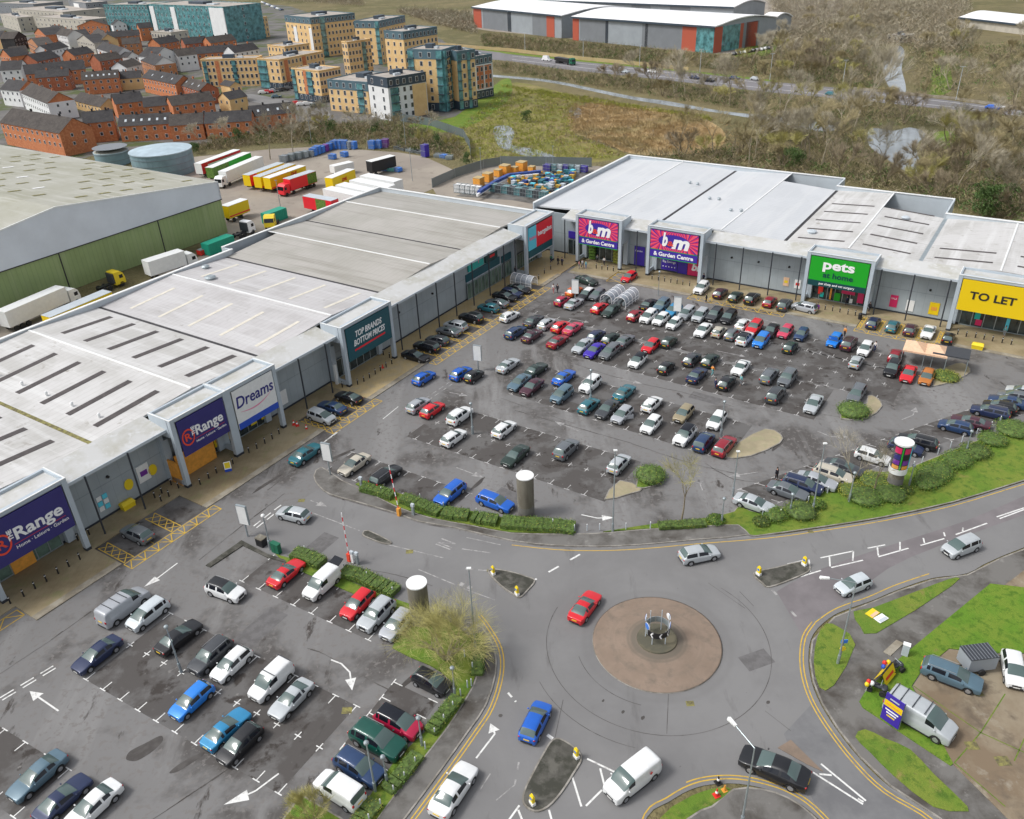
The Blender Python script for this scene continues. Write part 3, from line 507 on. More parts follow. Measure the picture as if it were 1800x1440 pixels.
tag(dr.build('drain_covers', MT['moss']), kind='structure')
# ---------------- the two retail terraces
WALL_T, WH = -3.7, 8.2
def terrace(name, F, org, ang, label, s0, s1, cols, gut, backs, roofs, portals, valmat, s_ap0, s_ap1):
    """local x = s, local y = -t (into the building)"""
    rt = empty(name, (org.x, org.y, 0), ang, label, 'shop building')
    D = lambda s: next(-t for a, c, t in backs if a <= s <= c)
    # front wall, plinth, side and rear walls
    b = MB(); b.box(s0, s1, 3.7, 4.0, .35, WH+.1); b.build('front_wall', MT['clad'], rt)
    MB().box(s0+.01, s1-.01, 3.62, 4.0, 0, .35).build('plinth', MT['clad_dark'], rt)
    b = MB()
    for a, c, t in backs: b.box(a, c, -t-.3, -t, 0, 9.5)
    b.box(s0-.3, s0, 4.0, D(s0+.1), 0, 9.5); b.box(s1, s1+.3, 4.0, D(s1-.1), 0, 9.5)
    for i in range(len(backs)-1):
        x = backs[i][1]; y0, y1 = sorted((-backs[i][2], -backs[i+1][2])); b.box(x-.15, x+.15, y0-.3, y1+.0, 0, 9.52)
    b.build('rear_wall', MT['clad_light'], rt)
    b = MB()       # white coping
    for a, c, t in backs: b.box(a-.1, c+.1, -t-.42, -t+.12, 9.53, 9.66)
    b.box(s0-.42, s0+.12, 4.2, D(s0+.1), 9.5, 9.63); b.box(s1-.12, s1+.42, 4.2, D(s1-.1), 9.5, 9.63); b.build('coping', MT['white'], rt)
    # pitched roof sheets: valleys and ridges alternate along s
    for i, (a, za, c, zc, mt_) in enumerate(roofs):
        b = MB(); d = min(D(a+.05), D(c-.05))-.3; f = 5.2; n = 1
        b.add([(a, f, za), (c, f, zc), (c, d, zc), (a, d, za), (a, f, za-.3), (c, f, zc-.3), (c, d, zc-.3), (a, d, za-.3)], [(0, 1, 2, 3), (0, 4, 5, 1), (3, 2, 6, 7), (4, 7, 6, 5)])
        b.build('roof', MT[mt_], rt)
    for s, wd, mt_ in gut:
        d = D(s)-.4; zz = 8.62
        MB().box(s-wd/2, s+wd/2, 5.3, d, zz-.1, zz+.05).build('valley_gutter', MT[mt_], rt)
    rd = MB()
    for a, za, c, zc, mt_ in roofs:
        if zc > za: rd.box(c-.14, c+.14, 5.2, min(D(c-.05), D(c+.05 if c+.05 < s1 else c-.05))-.35, zc-.02, zc+.09)
    rd.build('ridge_cap', MT['white'], rt)
    # sloping apron behind the eave and the canopy with its thin posts
    e = 1.25
    segs = []; x = s_ap0
    for p in portals: segs.append((x, p[0])); x = p[1]
    segs.append((x, s_ap1))
    for a, c in segs:
        if c-a < .3: continue
        b = MB(); b.add([(a, e, WH+.05), (c, e, WH+.05), (c, 5.35, 9.0), (a, 5.35, 9.0), (a, e, WH-.12), (c, e, WH-.12), (c, 5.35, 8.2), (a, 5.35, 8.2)], [(0, 1, 2, 3), (4, 7, 6, 5), (0, 3, 7, 4), (1, 5, 6, 2), (3, 2, 6, 7)]); b.build('canopy_roof', MT['apron'], rt); MB().box(a, c, e-.12, e, WH-.28, WH+.09).build('eave_trim', MT['clad_light'], rt)
    for s in cols:
        b = MB(); b.cyl((s, 1.05, .1), (s, 1.05, WH-.1), .11, .11, 8); b.build('canopy_post', MT['dark_steel'], rt)
    # projecting portals: two posts, lintel frame, roof tray, shopfront behind
    for (a, c, dep, hz, sb) in portals:
        P = MB(); P.box(a, a+.58, 0, .6, .45, hz); P.box(c-.58, c, 0, .6, .45, hz); P.box(a+.58, c-.58, .05, .7, hz-.45, hz); P.box(a, a+.3, .7, dep, WH-1.0, hz-.02); P.box(c-.3, c, .7, dep, WH-1.0, hz-.02); P.box(a+.3, c-.3, dep-.3, dep, WH-.6, hz-.04)
        P.box(a, a+.3, .7, 3.7, .3, 1.0); P.box(c-.3, c, .7, 3.7, 5.2, WH-1.0)
        P.box(a-.04, a+.3, 2.9, 3.7, 0.3, WH-1.0); P.box(c-.3, c+.04, 2.9, 3.7, .3, 5.2)
        P.box(a+.3, a+.9, 2.9, 3.6, .3, 6); P.box(c-.9, c-.3, 2.9, 3.6, .3, 6)
        P.build('portal_frame', MT['portal'], rt)
        T = MB(); T.box(a+.3, c-.3, .7, dep-.3, hz-.5, hz-.35); T.build('portal_roof', MT['apron'], rt)
        MB().box(a-.02, a+.60, -.02, .62, .1, .45).build('post_base', MT['clad_dark'], rt); MB().box(c-.60, c+.02, -.02, .62, .1, .45).build('post_base', MT['clad_dark'], rt)
        Q = MB(); Q.box(a-.02, c+.02, -.03, .12, hz, hz+.08); Q.box(a-.02, a+.1, .12, dep, hz-.02, hz+.06); Q.box(c-.1, c+.02, .12, dep, hz-.02, hz+.06); Q.build('portal_coping', MT['white'], rt)
    return rt
V, K_ = 8.65, 9.35
rfL = [(-30, 9.1, -18, V, 'roof_w'), (-18, V, -5.5, K_, 'roof_w'), (-5.5, K_, 7, V, 'roof_w'), (7, V, 21, K_, 'roof_w'), (21, K_, 32.5, V, 'roof_w'), (32.5, V, 46.7, K_, 'roof_p'), (46.7, K_, 58.3, V, 'roof_p'), (58.3, V, 71, K_, 'roof_t'), (71, K_, 81, V, 'roof_t'), (81, V, 93, K_, 'roof_t'), (93, K_, 104.4, V, 'roof_t')]
PL = [(-9.7, .5, 4.1, 9.75, 0), (13.7, 22.15, 4.1, 9.75, 0), (22.15, 30.4, 4.1, 9.75, 0), (43.2, 54.4, 4.1, 9.75, 0), (93.9, 104.3, 4.1, 10.0, 0)]
left = terrace('retail_terrace', FL, OL, aL, 'long grey shop terrace on the left with taller sign portals and pale pitched roofs', -30, 104.4,
    [-22, -16.5, -11.5, 91.5, 2.9, 8.3, 35.4, 40.7, 61.7, 67, 72.1, 77.4, 82.6, 87.6, 57], [(7, .55, 'moss'), (32.5, .5, 'gutter'), (58.3, .5, 'gutter'), (81, .45, 'gutter'), (103.8, .6, 'gutter'), (-18, .5, 'moss')],
    [(-30, 60, -42.5), (60, 104.4, -45.0)], rfL, PL, None, -30, 104.0)
PR = [(-.05, 9.9, 4.1, 9.9, 0), (15.2, 26.2, 4.1, 9.9, 0), (44.6, 55.5, 4.1, 9.6, 0), (67.8, 79.9, 4.1, 9.6, 0)]
rfR = [(-12, V, 2, K_, 'roof_b'), (2, K_, 15, V, 'roof_b'), (15, V, 27.5, K_, 'roof_b'), (27.5, K_, 39, V, 'roof_b'), (39, V, 50, K_, 'roof_w'), (50, K_, 61.3, V, 'roof_w'), (61.3, V, 73, K_, 'roof_w'), (73, K_, 92, V, 'roof_w')]
right = terrace('retail_terrace', FR, OR_, aR, 'grey clad shop terrace at the far side, with purple starburst, green and yellow sign portals', -12, 92,
    [-3.1, 12.7, 28.3, 33.3, 38.5, 43.5, 56.5, 61.5, 66.8], [(-10.8, .6, 'gutter'), (15, .6, 'gutter'), (39, .6, 'gutter'), (61.3, .95, 'steel')],
    [(-12, 38.8, -48.5), (38.8, 61.1, -42.2), (61.1, 92, -32)], rfR, PR, None, -3.9, 92)
# rooflights
def rz(roofs, s):
    for a, za, c, zc, _ in roofs:
        if a <= s <= c: return za+(zc-za)*(s-a)/(c-a)
def rooflight(rt, roofs, s0, s1, y, mt_, wd=1.0):
    n = 1; za, zc = rz(roofs, s0), rz(roofs, s1); b = MB()
    b.add([(s0, y, za+.03), (s1, y, zc+.03), (s1, y+wd, zc+.03), (s0, y+wd, za+.03), (s0, y, za-.02), (s1, y, zc-.02), (s1, y+wd, zc-.02), (s0, y+wd, za-.02)], [(0, 1, 2, 3), (0, 4, 5, 1), (1, 5, 6, 2), (2, 6, 7, 3), (3, 7, 4, 0)])
    b.build('rooflight', MT[mt_], rt)
for (a, c) in ((-4, 5), (9.5, 18.5), (23, 31)):
    for y in (8.2, 13.8, 19.4, 25, 30.6, 36.2): rooflight(left, rfL, a, c, y+(1.5 if a < 0 else 0), 'skylight_dark')
for a, c in ((-16.5, -7.5),):
    for y in (8, 14, 20, 26): rooflight(left, rfL, a, c, y, 'skylight_dark')
for a, c in ((34.5, 43), (48.5, 56.5)):
    for y in (8.0, 15.5, 22.5, 29.5, 36.5): rooflight(left, rfL, a, c, y, 'skylight_pale', .6)
for a, c in ((40.5, 48.5), (51.5, 59.3)):
    for y in (8.5, 14.3, 20, 25.8, 31.5): rooflight(right, rfR, a, c, y, 'skylight_dark', .6)
for a, c in ((63, 71.5), (75, 84)):
    for y in (8.5, 13.5): rooflight(right, rfR, a, c, y, 'skylight_dark', .6)
def vent(rt, s, y, z, r, mt_='clad_light'):
    b = MB(); b.cyl((s, y, z-.1), (s, y, z+.35), r*.75, r*.75, 14); b.cyl((s, y, z+.35), (s, y, z+.55), r, r*.6, 14); b.build('roof_vent', MT[mt_], rt)
vent(left, 47+1.5, 34.5, 9.25, 1.0, 'steel'); vent(left, 52, 40, 9.05, .75, 'steel'); vent(right, 55, 27, 9.0, .8); vent(right, 42, 12, 8.85, .9)
for s, y in ((10, 33), (11.8, 33), (18, 24), (20, 24), (25, 17), (27, 17.2)): vent(right, s, y, rz(rfR, s), .4, 'clad')
for i in range(6): vent(left, 11+i*0, 10+5.6*i, 8.9, .22, 'white')
# ---- wall mounted signs. board(parent, a, c, z0, z1, material, y)
def board(rt, a, c, z0, z1, mt_, y=-.08, th=.14, name='shop_sign'):
    return MB().box(a, c, y, y+th, z0, z1).build(name, MT[mt_], rt)
def glazing(rt, a, c, z1=3.3, y=3.45, mt_='glass', n=5, label=None):
    w_ = MB().box(a, c, y, y+.1, .15, z1).build('shop_window', MT[mt_], rt); f = MB()
    for i in range(n+1): x = a+(c-a)*i/n; f.box(x-.06, x+.06, y-.05, y, .15, z1)
    f.box(a, c, y-.045, y-.005, z1-.12, z1); f.box(a, c, y-.045, y-.005, .15, .3); f.build('window_frame', MT['steel'], w_)
def range_sign(rt, a, c, z0, z1):
    s_ = board(rt, a, c, z0, z1, 'navy'); W_ = c-a; Hh_ = z1-z0
    e = MB(); cx, cz, r0 = a+.155*W_, z0+.47*Hh_, .17*Hh_*1.35; n = 28
    vs = []; 
    for q in (r0, r0*.80): vs += [(cx+q*.82*math.cos(2*math.pi*i/n), -.11, cz+q*math.sin(2*math.pi*i/n)) for i in range(n)]
    e.add(vs, [(i, (i+1) % n, n+(i+1) % n, n+i) for i in range(n)]); e.build('sign_emblem', MT['red_letter'], s_)
    sign_text(s_, 'R', 1.6*Hh_/5, cx, cz, MT['red_letter'], -.11, bold=.03, name='sign_emblem', height=.2*Hh_)
    sign_text(s_, 'Range', 2, a+.62*W_, z0+.53*Hh_, MT['letter'], -.11, bold=.045, width=.60*W_, height=.36*Hh_)
    sign_text(s_, 'THE', .6, a+.275*W_, z0+.58*Hh_, MT['letter'], -.11, bold=.02, rot=R(90), width=.24*Hh_)
    sign_text(s_, 'Home \u00b7 Leisure \u00b7 Garden', .6, a+.62*W_, z0+.25*Hh_, MT['letter'], -.11, width=.66*W_)
    MB().box(a+.28*W_, a+.93*W_, -.1, -.085, z0+.33*Hh_, z0+.34*Hh_).build('sign_rule', MT['road_red'], s_)
range_sign(left, -8.95, -.25, 4.0, 9.2); range_sign(left, 14.45, 21.4, 4.3, 9.2)
s_ = board(left, 22.9, 29.65, 3.6, 9.2, 'white'); MB().box(22.9, 29.65, -.12, -.085, 3.6, 4.5).build('sign_band', MT['blue_b'], s_); sign_text(s_, 'Dreams', 2, 26.3, 7.3, MT['nletter'], -.11, bold=.02, shear=.12, width=6.2, height=1.6)
b = MB()
for i in range(12): 
    f0, f1 = i/12, (i+1)/12; g = lambda f: 6.0+.0*f-.5*math.sin(math.pi*f*.8)+.9*f*f; w_ = lambda f: .03+.16*math.sin(math.pi*f)
    b.quad((23.6+5.4*f0, -.1, g(f0)-w_(f0)), (23.6+5.4*f1, -.1, g(f1)-w_(f1)), (23.6+5.4*f1, -.1, g(f1)), (23.6+5.4*f0, -.1, g(f0)))
b.build('sign_swash', MT['pink'], s_)
s_ = board(left, 43.95, 53.65, 4.0, 9.2, 'teal'); sign_text(s_, 'TOP BRANDS', 1, 48.8, 7.7, MT['letter'], -.11, bold=.02, shear=.25, width=5.9, height=.95); sign_text(s_, 'BOTTOM PRICES', 1, 48.8, 6.4, MT['letter'], -.11, bold=.02, shear=.25, width=7.0, height=.95)
MB().add([(45.3, -.11, 5.2), (52.2, -.11, 5.3), (52.2, -.11, 5.6), (45.3, -.11, 5.5)], [(0, 1, 2, 3)]).build('sign_underline', MT['red_b'], s_)
s_ = board(left, 94.65, 97.45, 4.9, 9.35, 'cyan'); s2 = board(left, 97.45, 103.55, 4.9, 9.35, 'red_b'); sign_text(s2, 'bargains', 1, 100.6, 7.4, MT['letter'], -.11, bold=.03, width=5.2, height=1.25); sign_text(s_, 'home', 1, 96.1, 7.2, MT['pink'], -.11, bold=.02, width=2.4, height=.8)
s_ = board(left, 94.65, 103.55, 3.5, 4.8, 'teal'); board(left, 94.65, 103.55, 3.3, 3.45, 'clad_light', -.1); board(left, 90.6, 93.8, 3.3, 4.6, 'teal', 3.5, .18, 'fascia_band'); glazing(left, 90.8, 93.7, 3.1, mt_='glass_green', n=3)
glazing(left, 94.9, 103.4, 3.3, mt_='glass_green', n=9)
glazing(left, -8, -.8, 3.2, mt_='glass_green', n=5); MB().box(-6.5, -4.0, 3.3, 3.42, .15, 3.0).build('timber_door', MT['orange'], left)
MB().box(14.4, 20.2, 2.3, 2.45, .15, 3.6).build('hoarding', MT['orange'], left); MB().box(13.7, 13.9, .9, 3.6, .15, 3.4).build('hoarding', MT['orange'], left); glazing(left, 20.4, 29.8, 3.2, y=3.42, n=6)
for s in (20.9, 23.3, 27.1, 29.0): p = board(left, s, s+1.0, 1.0, 2.9, 'yellow', 3.2, .06, 'window_poster'); MB().box(s+.2, s+.8, 3.18, 3.195, 1.6, 2.2).build('poster_mark', MT['orange'], p)
board(left, 21.95, 22.5, 1.4, 3.0, 'white', 3.2, .06, 'window_poster')
glazing(left, 44.1, 53.5, 3.2, n=6); MB().box(42.9, 43.3, 2.2, 2.6, .1, 3.4).build('ticket_panel', MT['white'], left)
# glazed unit with teal signs and dark blue band
board(left, 78.8, 89.8, 3.5, 4.9, 'teal', 3.5, .18, 'fascia_band'); board(left, 78.8, 90.0, 3.3, 3.46, 'clad_light', 3.42, .2, 'fascia_trim'); glazing(left, 78.8, 90.0, 3.25, y=3.4, mt_='glass_green', n=10)
s_ = board(left, 79.6, 84.4, 5.2, 7.6, 'teal_b', 3.4, .25); sign_text(s_, 'r', 1.4, 82.9, 6.4, MT['pink'], 3.37); s_ = board(left, 85.0, 89.0, 5.1, 7.7, 'dgreen', 3.4, .25); sign_text(s_, 'outdoor', 1, 87, 6.9, MT['letter'], 3.37, width=3.2); MB().box(86.4, 88, 3.36, 3.39, 5.7, 6.2).build('sign_band', MT['red_b'], s_)
# right terrace signs
def bm_sign(rt, a, c, z0, z1):
    s_ = board(rt, a, c, z0, z1, 'bmblue'); g = .12; mid = z0+(z1-z0)*.30; y = -.095
    MB().box(a, c, y, -.082, z0, z0+g).build('sign_border', MT['green_b'], s_); MB().box(a, c, y, -.082, mid, mid+g).build('sign_border', MT['green_b'], s_)
    rays = MB(); cx, cz = (a+c)/2, (mid+g+z1)/2; x0, x1, q0, q1 = a, c, mid+g, z1; n = 34
    def edge(t):
        dx, dz = math.cos(t), math.sin(t); k = min((x1-cx)/abs(dx) if abs(dx) > 1e-6 else 1e9, (q1-cz)/abs(dz) if abs(dz) > 1e-6 else 1e9); return (cx+dx*k, y, cz+dz*k)
    def inner(t, f=.30): dx, dz = math.cos(t), math.sin(t); return (cx+dx*(x1-x0)*.33, y, cz+dz*(q1-q0)*.36)
    for i in range(n):
        t0 = 2*math.pi*i/n; t1 = 2*math.pi*(i+.45)/n; rays.add([inner(t0), edge(t0), edge(t1), inner(t1)], [(0, 1, 2, 3)])
    rays.build('sign_rays', MT['sunray'], s_)
    mg = MB(); n = 34
    for i in range(n):
        t0 = 2*math.pi*(i+.45)/n; t1 = 2*math.pi*(i+.8)/n; mg.add([inner(t0), edge(t0), edge(t1), inner(t1)], [(0, 1, 2, 3)])
    mg.build('sign_rays', MT['magenta'], s_)
    sign_text(s_, 'b', 2, cx-(c-a)*.19, cz+.15, MT['letter'], -.13, bold=.09, shear=.2, height=(q1-q0)*.74); sign_text(s_, 'm', 2, cx+(c-a)*.14, cz-.12, MT['letter'], -.13, bold=.09, shear=.2, width=(c-a)*.37, height=(q1-q0)*.52); sign_text(s_, '&', 2, cx-(c-a)*.065, cz-.45, MT['red_letter'], -.15, bold=.03, height=(q1-q0)*.26)
    sign_text(s_, '& Garden Centre', 1, cx, (z0+mid)/2+.03, MT['letter'], -.11, bold=.03, width=(c-a)*.84, height=(mid-z0)*.50)
bm_sign(right, .72, 9.15, 4.1, 9.3); bm_sign(right, 15.95, 25.3, 4.0, 9.3)
glazing(right, .9, 9.0, 3.9, n=6)
for x, k in ((2.2, 'green_b'), (7.6, 'green_b')):
    f = MB()
    for i in range(5): f.box(x-.7, x+.7, 2.6, 3.3, .3+i*.6, .42+i*.6); f.box(x-.65, x+.65, 2.7, 3.2, .45+i*.6, .72+i*.6)
    o = tag(f.build('plant_shelving', MT['leaf_b' if x < 5 else 'leaf_y']), 'tiered shelving of green plants at the %s side of the first starburst entrance' % ('left' if x < 5 else 'right'), 'plant stand')
    o.location = (OR_.x, OR_.y, 0); o.rotation_euler = (0, 0, aR)
s_ = board(right, 16.9, 20.2, .5, 3.7, 'bmblue', 3.4, .1, 'window_vinyl'); sign_text(s_, 'Big Brands', 1, 18.5, 3.0, MT['letter'], 3.38, width=2.6); sign_text(s_, 'Big Savings', 1, 18.5, 2.2, MT['letter'], 3.38, width=2.6)
b = MB()
for i in range(5): b.box(17.2+i*.6, 17.4+i*.6, 3.37, 3.395, 1.1, 1.3)
b.build('vinyl_dots', MT['letter'], s_); MB().box(20.3, 22.2, 3.4, 3.5, .3, 3.7).build('blue_doors', MT['bmblue'], right); s_ = board(right, 22.3, 26.0, .3, 3.6, 'magenta', 3.35, .12, 'window_vinyl'); sign_text(s_, 'bm', 1, 24.4, 2.0, MT['letter'], 3.32, bold=.04, shear=.2, width=2.6)
s_ = board(right, 11.1, 13.3, .4, 4.2, 'bmblue', 3.5, .12, 'window_vinyl'); sign_text(s_, 'Garden', .5, 12.1, 3.3, MT['letter'], 3.48, width=1.5)
board(right, -3.6, -.2, 3.6, 5.0, 'bmblue', 3.4, .3, 'fascia_band'); glazing(right, -3.6, -.2, 3.4, n=3)
s_ = board(right, 45.35, 54.75, 3.9, 9.0, 'green_b'); MB().box(45.35, 54.75, -.11, -.085, 3.9, 4.9).build('sign_band', MT['dgreen'], s_)
sign_text(s_, 'pets', 2, 50.0, 7.8, MT['letter'], -.11, bold=.06, width=5.1, height=1.95); sign_text(s_, 'at home', 1, 50.1, 6.0, MT['dgreen'], -.11, bold=.02, width=4.9, height=.95); sign_text(s_, 'pet shop and vet surgery', 1, 50.1, 4.42, MT['letter'], -.125, bold=.01, width=5.8)
glazing(right, 45.5, 54.6, 3.7, n=7)
for x, k, z0, z1, ww in ((46.6, 'road_red', 1.2, 3.2, .8), (47.0, 'teal_b', .7, 1.6, .6), (48.6, 'orange', .5, 3.3, .3), (49.4, 'green_b', .5, 1.9, 1.0), (50.5, 'magenta', 2.0, 3.1, 2.2), (53.2, 'magenta', .8, 2.8, 1.0), (52.0, 'white', .5, 1.3, .5)): board(right, x, x+ww, z0, z1, k, 3.2, .06, 'window_display')
s_ = board(right, 68.5, 79.2, 4.0, 9.05, 'yellow_b'); sign_text(s_, 'TO LET', 2, 73.1, 6.6, MT['bletter'], -.11, bold=.05, width=6.4, height=1.28)
glazing(right, 69.2, 79.3, 3.5, mt_='glass', n=6)
for x, k, z0, z1, ww in ((71.2, 'teal_b', 1.6, 2.8, .8), (71.5, 'magenta', .6, 1.6, .9), (75.7, 'cyan', .8, 2.6, .5)): board(right, x, x+ww, z0, z1, k, 3.2, .06, 'window_display')
# wall posters
def poster(rt, s, z, w_, h, mt_, mark=None, word=None):
    p = board(rt, s, s+w_, z, z+h, mt_, 3.6, .08, 'wall_poster')
    if word: sign_text(p, word, .5, s+w_/2, z+h*.72, MT[mark], 3.58, width=w_*.7)
    elif mark: MB().box(s+w_*.2, s+w_*.8, 3.58, 3.595, z+h*.35, z+h*.65).build('poster_mark', MT[mark], p)
poster(right, 58.3, 1.0, 1.2, 2.1, 'magenta', 'letter', 'SALE'); poster(right, 60.9, .8, 1.2, 1.9, 'white'); poster(right, 64.4, .9, 1.5, 2.1, 'yellow_b', 'orange'); poster(right, 40.3, 1.4, 1.0, 1.6, 'fabric_tan', 'yellow'); poster(right, 42.3, 1.3, 1.1, 1.6, 'white', 'road_red')
poster(left, 10.0, 1.8, 1.6, 2.3, 'white', 'purple'); poster(left, 33.2, 1.0, 1.2, 2.2, 'white')
for x, z in ((8.6, 2.6), (12.0, 2.7)): n = 16; b = MB(); b.add([(x+.6*math.cos(2*math.pi*i/n), 3.6, z+.75*math.sin(2*math.pi*i/n)) for i in range(n)], [tuple(range(n))]); b.build('wall_roundel', MT['yellow'], left)
for i in range(2):
    for j in range(3): board(left, 4.4+i*.75, 5.0+i*.75, 1.2+j*.7, 1.8+j*.7, 'cyan' if (i+j) % 2 else 'white', 3.6, .06, 'wall_poster')
for rt, ss in ((left, (6.5, 60, 69)), (right, (30.5, 35.5, 41, 64))):
    for s in ss: MB().cyl((s, 3.72, 5.0), (s, 3.45, 5.0), .18, .18, 10).build('wall_vent', MT['black'], rt)
# ---------------- vehicles
def subdiv(me, lv=1):
    o = bpy.data.objects.new('tmp', me); C.objects.link(o); md = o.modifiers.new('s', 'SUBSURF'); md.levels = lv; md.render_levels = lv; md.use_limit_surface = False
    dg = bpy.context.evaluated_depsgraph_get(); dg.update(); out = bpy.data.meshes.new_from_object(o.evaluated_get(dg)); bpy.data.objects.remove(o); return out
# kind: length, half width, height, bonnet nose z, cowl z, cowl x, roof front x, roof rear x, tail glass base x, tail z, roof half width, wheel radius, wheel x's, sill
KD = {
 'hatch':  dict(L=4.10, w=.885, h=1.48, nose=.66, cz=.93, cx=.98, rf=.28, rr=-1.50, tx=-1.93, tz=1.00, wr=.60, R=.32, wf=1.28, wb=-1.28),
 'saloon': dict(L=4.68, w=.905, h=1.43, nose=.66, cz=.93, cx=.95, rf=.22, rr=-.98, tx=-1.62, tz=1.02, wr=.60, R=.33, wf=1.42, wb=-1.36),
 'coupe':  dict(L=4.45, w=.905, h=1.36, nose=.62, cz=.89, cx=.85, rf=.10, rr=-.72, tx=-1.62, tz=.96, wr=.57, R=.33, wf=1.36, wb=-1.30),
 'estate': dict(L=4.70, w=.905, h=1.50, nose=.68, cz=.95, cx=1.10, rf=.40, rr=-1.90, tx=-2.24, tz=1.02, wr=.63, R=.33, wf=1.42, wb=-1.36),
 'suv':    dict(L=4.45, w=.925, h=1.68, nose=.80, cz=1.06, cx=1.00, rf=.38, rr=-1.70, tx=-2.12, tz=1.12, wr=.66, R=.36, wf=1.36, wb=-1.34),
 'mpv':    dict(L=4.30, w=.900, h=1.64, nose=.74, cz=1.05, cx=1.30, rf=.45, rr=-1.72, tx=-2.06, tz=1.08, wr=.66, R=.32, wf=1.38, wb=-1.35),
 'city':   dict(L=3.62, w=.830, h=1.50, nose=.68, cz=.96, cx=.95, rf=.28, rr=-1.32, tx=-1.70, tz=1.00, wr=.58, R=.29, wf=1.18, wb=-1.20),
 'smallvan': dict(L=4.40, w=.905, h=1.84, nose=.76, cz=1.08, cx=1.28, rf=.55, rr=-2.02, tx=-2.14, tz=1.12, wr=.74, R=.32, wf=1.38, wb=-1.36, van=True),
 'van':    dict(L=5.05, w=.965, h=1.97, nose=.88, cz=1.22, cx=1.72, rf=.85, rr=-2.36, tx=-2.44, tz=1.25, wr=.82, R=.34, wf=1.60, wb=-1.55, van=True),
}
def car_meshes(kind):
    k = dict(KD[kind]); k['cz'] -= .015; k['tz'] -= .02; k['wr'] += .025; k['nose'] += .05; k['rf'] -= .05; k['cx'] += (.13 if not k.get('van') else 0); L, w, h = k['L'], k['w'], k['h']; xf, xb = L/2, -L/2; van = k.get('van'); SILL = .24
    def belt(x):   # bonnet / shoulder / boot height
        if x >= k['cx']: t = (x-k['cx'])/(xf-k['cx']); return k['cz']+(k['nose']-k['cz'])*t**1.5
        if x <= k['tx']: t = (k['tx']-x)/max(.01, k['tx']-xb); return k['tz']-(.10 if kind in('saloon', 'coupe') else .16)*t
        t = (k['cx']-x)/(k['cx']-k['tx']); return k['cz']+(k['tz']-k['cz'])*t
    def roof(x):
        if x >= k['cx'] or x <= k['tx']: return None
        if x > k['rf']: t = (k['cx']-x)/(k['cx']-k['rf']); return k['cz']+.03+(h-.03-k['cz']-.03)*t**.85
        if x < k['rr']: t = (x-k['tx'])/(k['rr']-k['tx']); return k['tz']+.03+(h-.05-k['tz']-.03)*t**.8
        t = (x-k['rr'])/(k['rf']-k['rr']); return h-.05+.06*math.sin(math.pi*min(1, t*.8+.2))*.9-.01
    def hw(x):
        e = max(0, abs(x)-(L/2-.62))/.62; return w*(1-.16*e**2.2)
    def sill(x):
        for c in (k['wf'], k['wb']):
            d = abs(x-c); r = k['R']+.07
            if d < r: return max(SILL, k['R']+math.sqrt(max(0, r*r-d*d))*.98)
        if x > k['wf'] or x < k['wb']: return SILL+.04
        return SILL
    r = k['R']+.07
    xs = {xf, xf-.07, xf-.25, k['cx'], (k['cx']+k['rf'])/2, k['rf'], k['rr'], (k['rr']+k['tx'])/2, k['tx'], xb+.06, xb}
    for c in (k['wf'], k['wb']): xs |= {c-r-.02, c-r*.80, c-r*.35, c+r*.35, c+r*.80, c+r+.02}
    bp = [k['rf']-.72]+([k['rr']+.30] if kind in ('estate', 'suv', 'mpv') else [])
    if kind == 'van': bp = []
    for q in bp: xs |= {q-.045, q+.045}
    xs |= {(k['rf']-.62+k['rr'])/2}; xs = {x for x in xs if not any(.046 < abs(x-q) < .13 and x not in (k['rr'], k['rf'], k['tx'], k['cx']) for q in bp)}
    xs = sorted(xs, reverse=True); keep = [xs[0]]
    must = {k['cx'], k['rf'], k['rr'], k['tx'], xb}
    for x in xs[1:]:
        if keep[-1]-x < .055:
            if x in must: keep[-1] = x
            continue
        keep.append(x)
    xs = keep; rows = []
    for x in xs:
        W_ = hw(x); zb = belt(x); zr = roof(x); s_ = sill(x); z2 = max(.52, s_+.03); e = min(1, max(0, (xf-x)/.25), ) if x > 0 else min(1, (x-xb)/.2)
        p = [(W_*.95, s_), (W_, z2 if z2 < zb-.12 else zb-.12), (W_*.99, zb-.07), (W_*.93, zb)]
        if zr is None:
            cr = .05 if x > 0 else .02
            p += [(W_*.80, zb+.012), (W_*.45, zb+cr), (0, zb+cr+.01)]
        else:
            t = min(1, max(0, (zr-zb)/(h-.06-zb))); wr = W_*.86+(k['wr']-W_*.86)*t
            if van: wr = k['wr']+.04
            p += [(wr, max(zb+.015, zr-.06*t)), (wr*.80, zr), (0, zr+.035)]
        rows.append((x, p))
    vs = []; fs = []; mi = []; np_ = 7
    # front and back closing rows pulled in low
    for x, p in rows:
        for (y, z) in p[:-1]: vs.append((x, y, z))
        vs.append((x, 0, p[-1][1]))
        for (y, z) in reversed(p[:-1]): vs.append((x, -y, z))
    M_ = 2*np_-1
    for i in range(len(rows)-1):
        xa, xb2 = rows[i][0], rows[i+1][0]; xm = (xa+xb2)/2
        for j in range(M_-1):
            jj = j if j < np_-1 else M_-2-j
            a = i*M_+j; fs.append((a, a+M_, a+M_+1, a+1)); m_ = 0
            if roof(xm) is not None:
                if xm > k['rf'] and jj in (4, 5): m_ = 2
                elif xm < k['rr'] and jj in (4, 5): m_ = 3 if not (van and kind == 'van') else 0
                elif jj in (4, 5): m_ = 1
                elif jj == 3:
                    lim = k['rf']-.75 if van else k['tx']+(.30 if kind in ('estate', 'suv', 'mpv') else .12)
                    if xm < (k['cx']+k['rf'])/2+.02 and xm > lim and (van or xm > k['rr']-.25) and not any(abs(xm-q) < .05 for q in bp): m_ = 4 if j < np_-1 else 5
            mi.append(m_)
    n0 = len(rows)-1
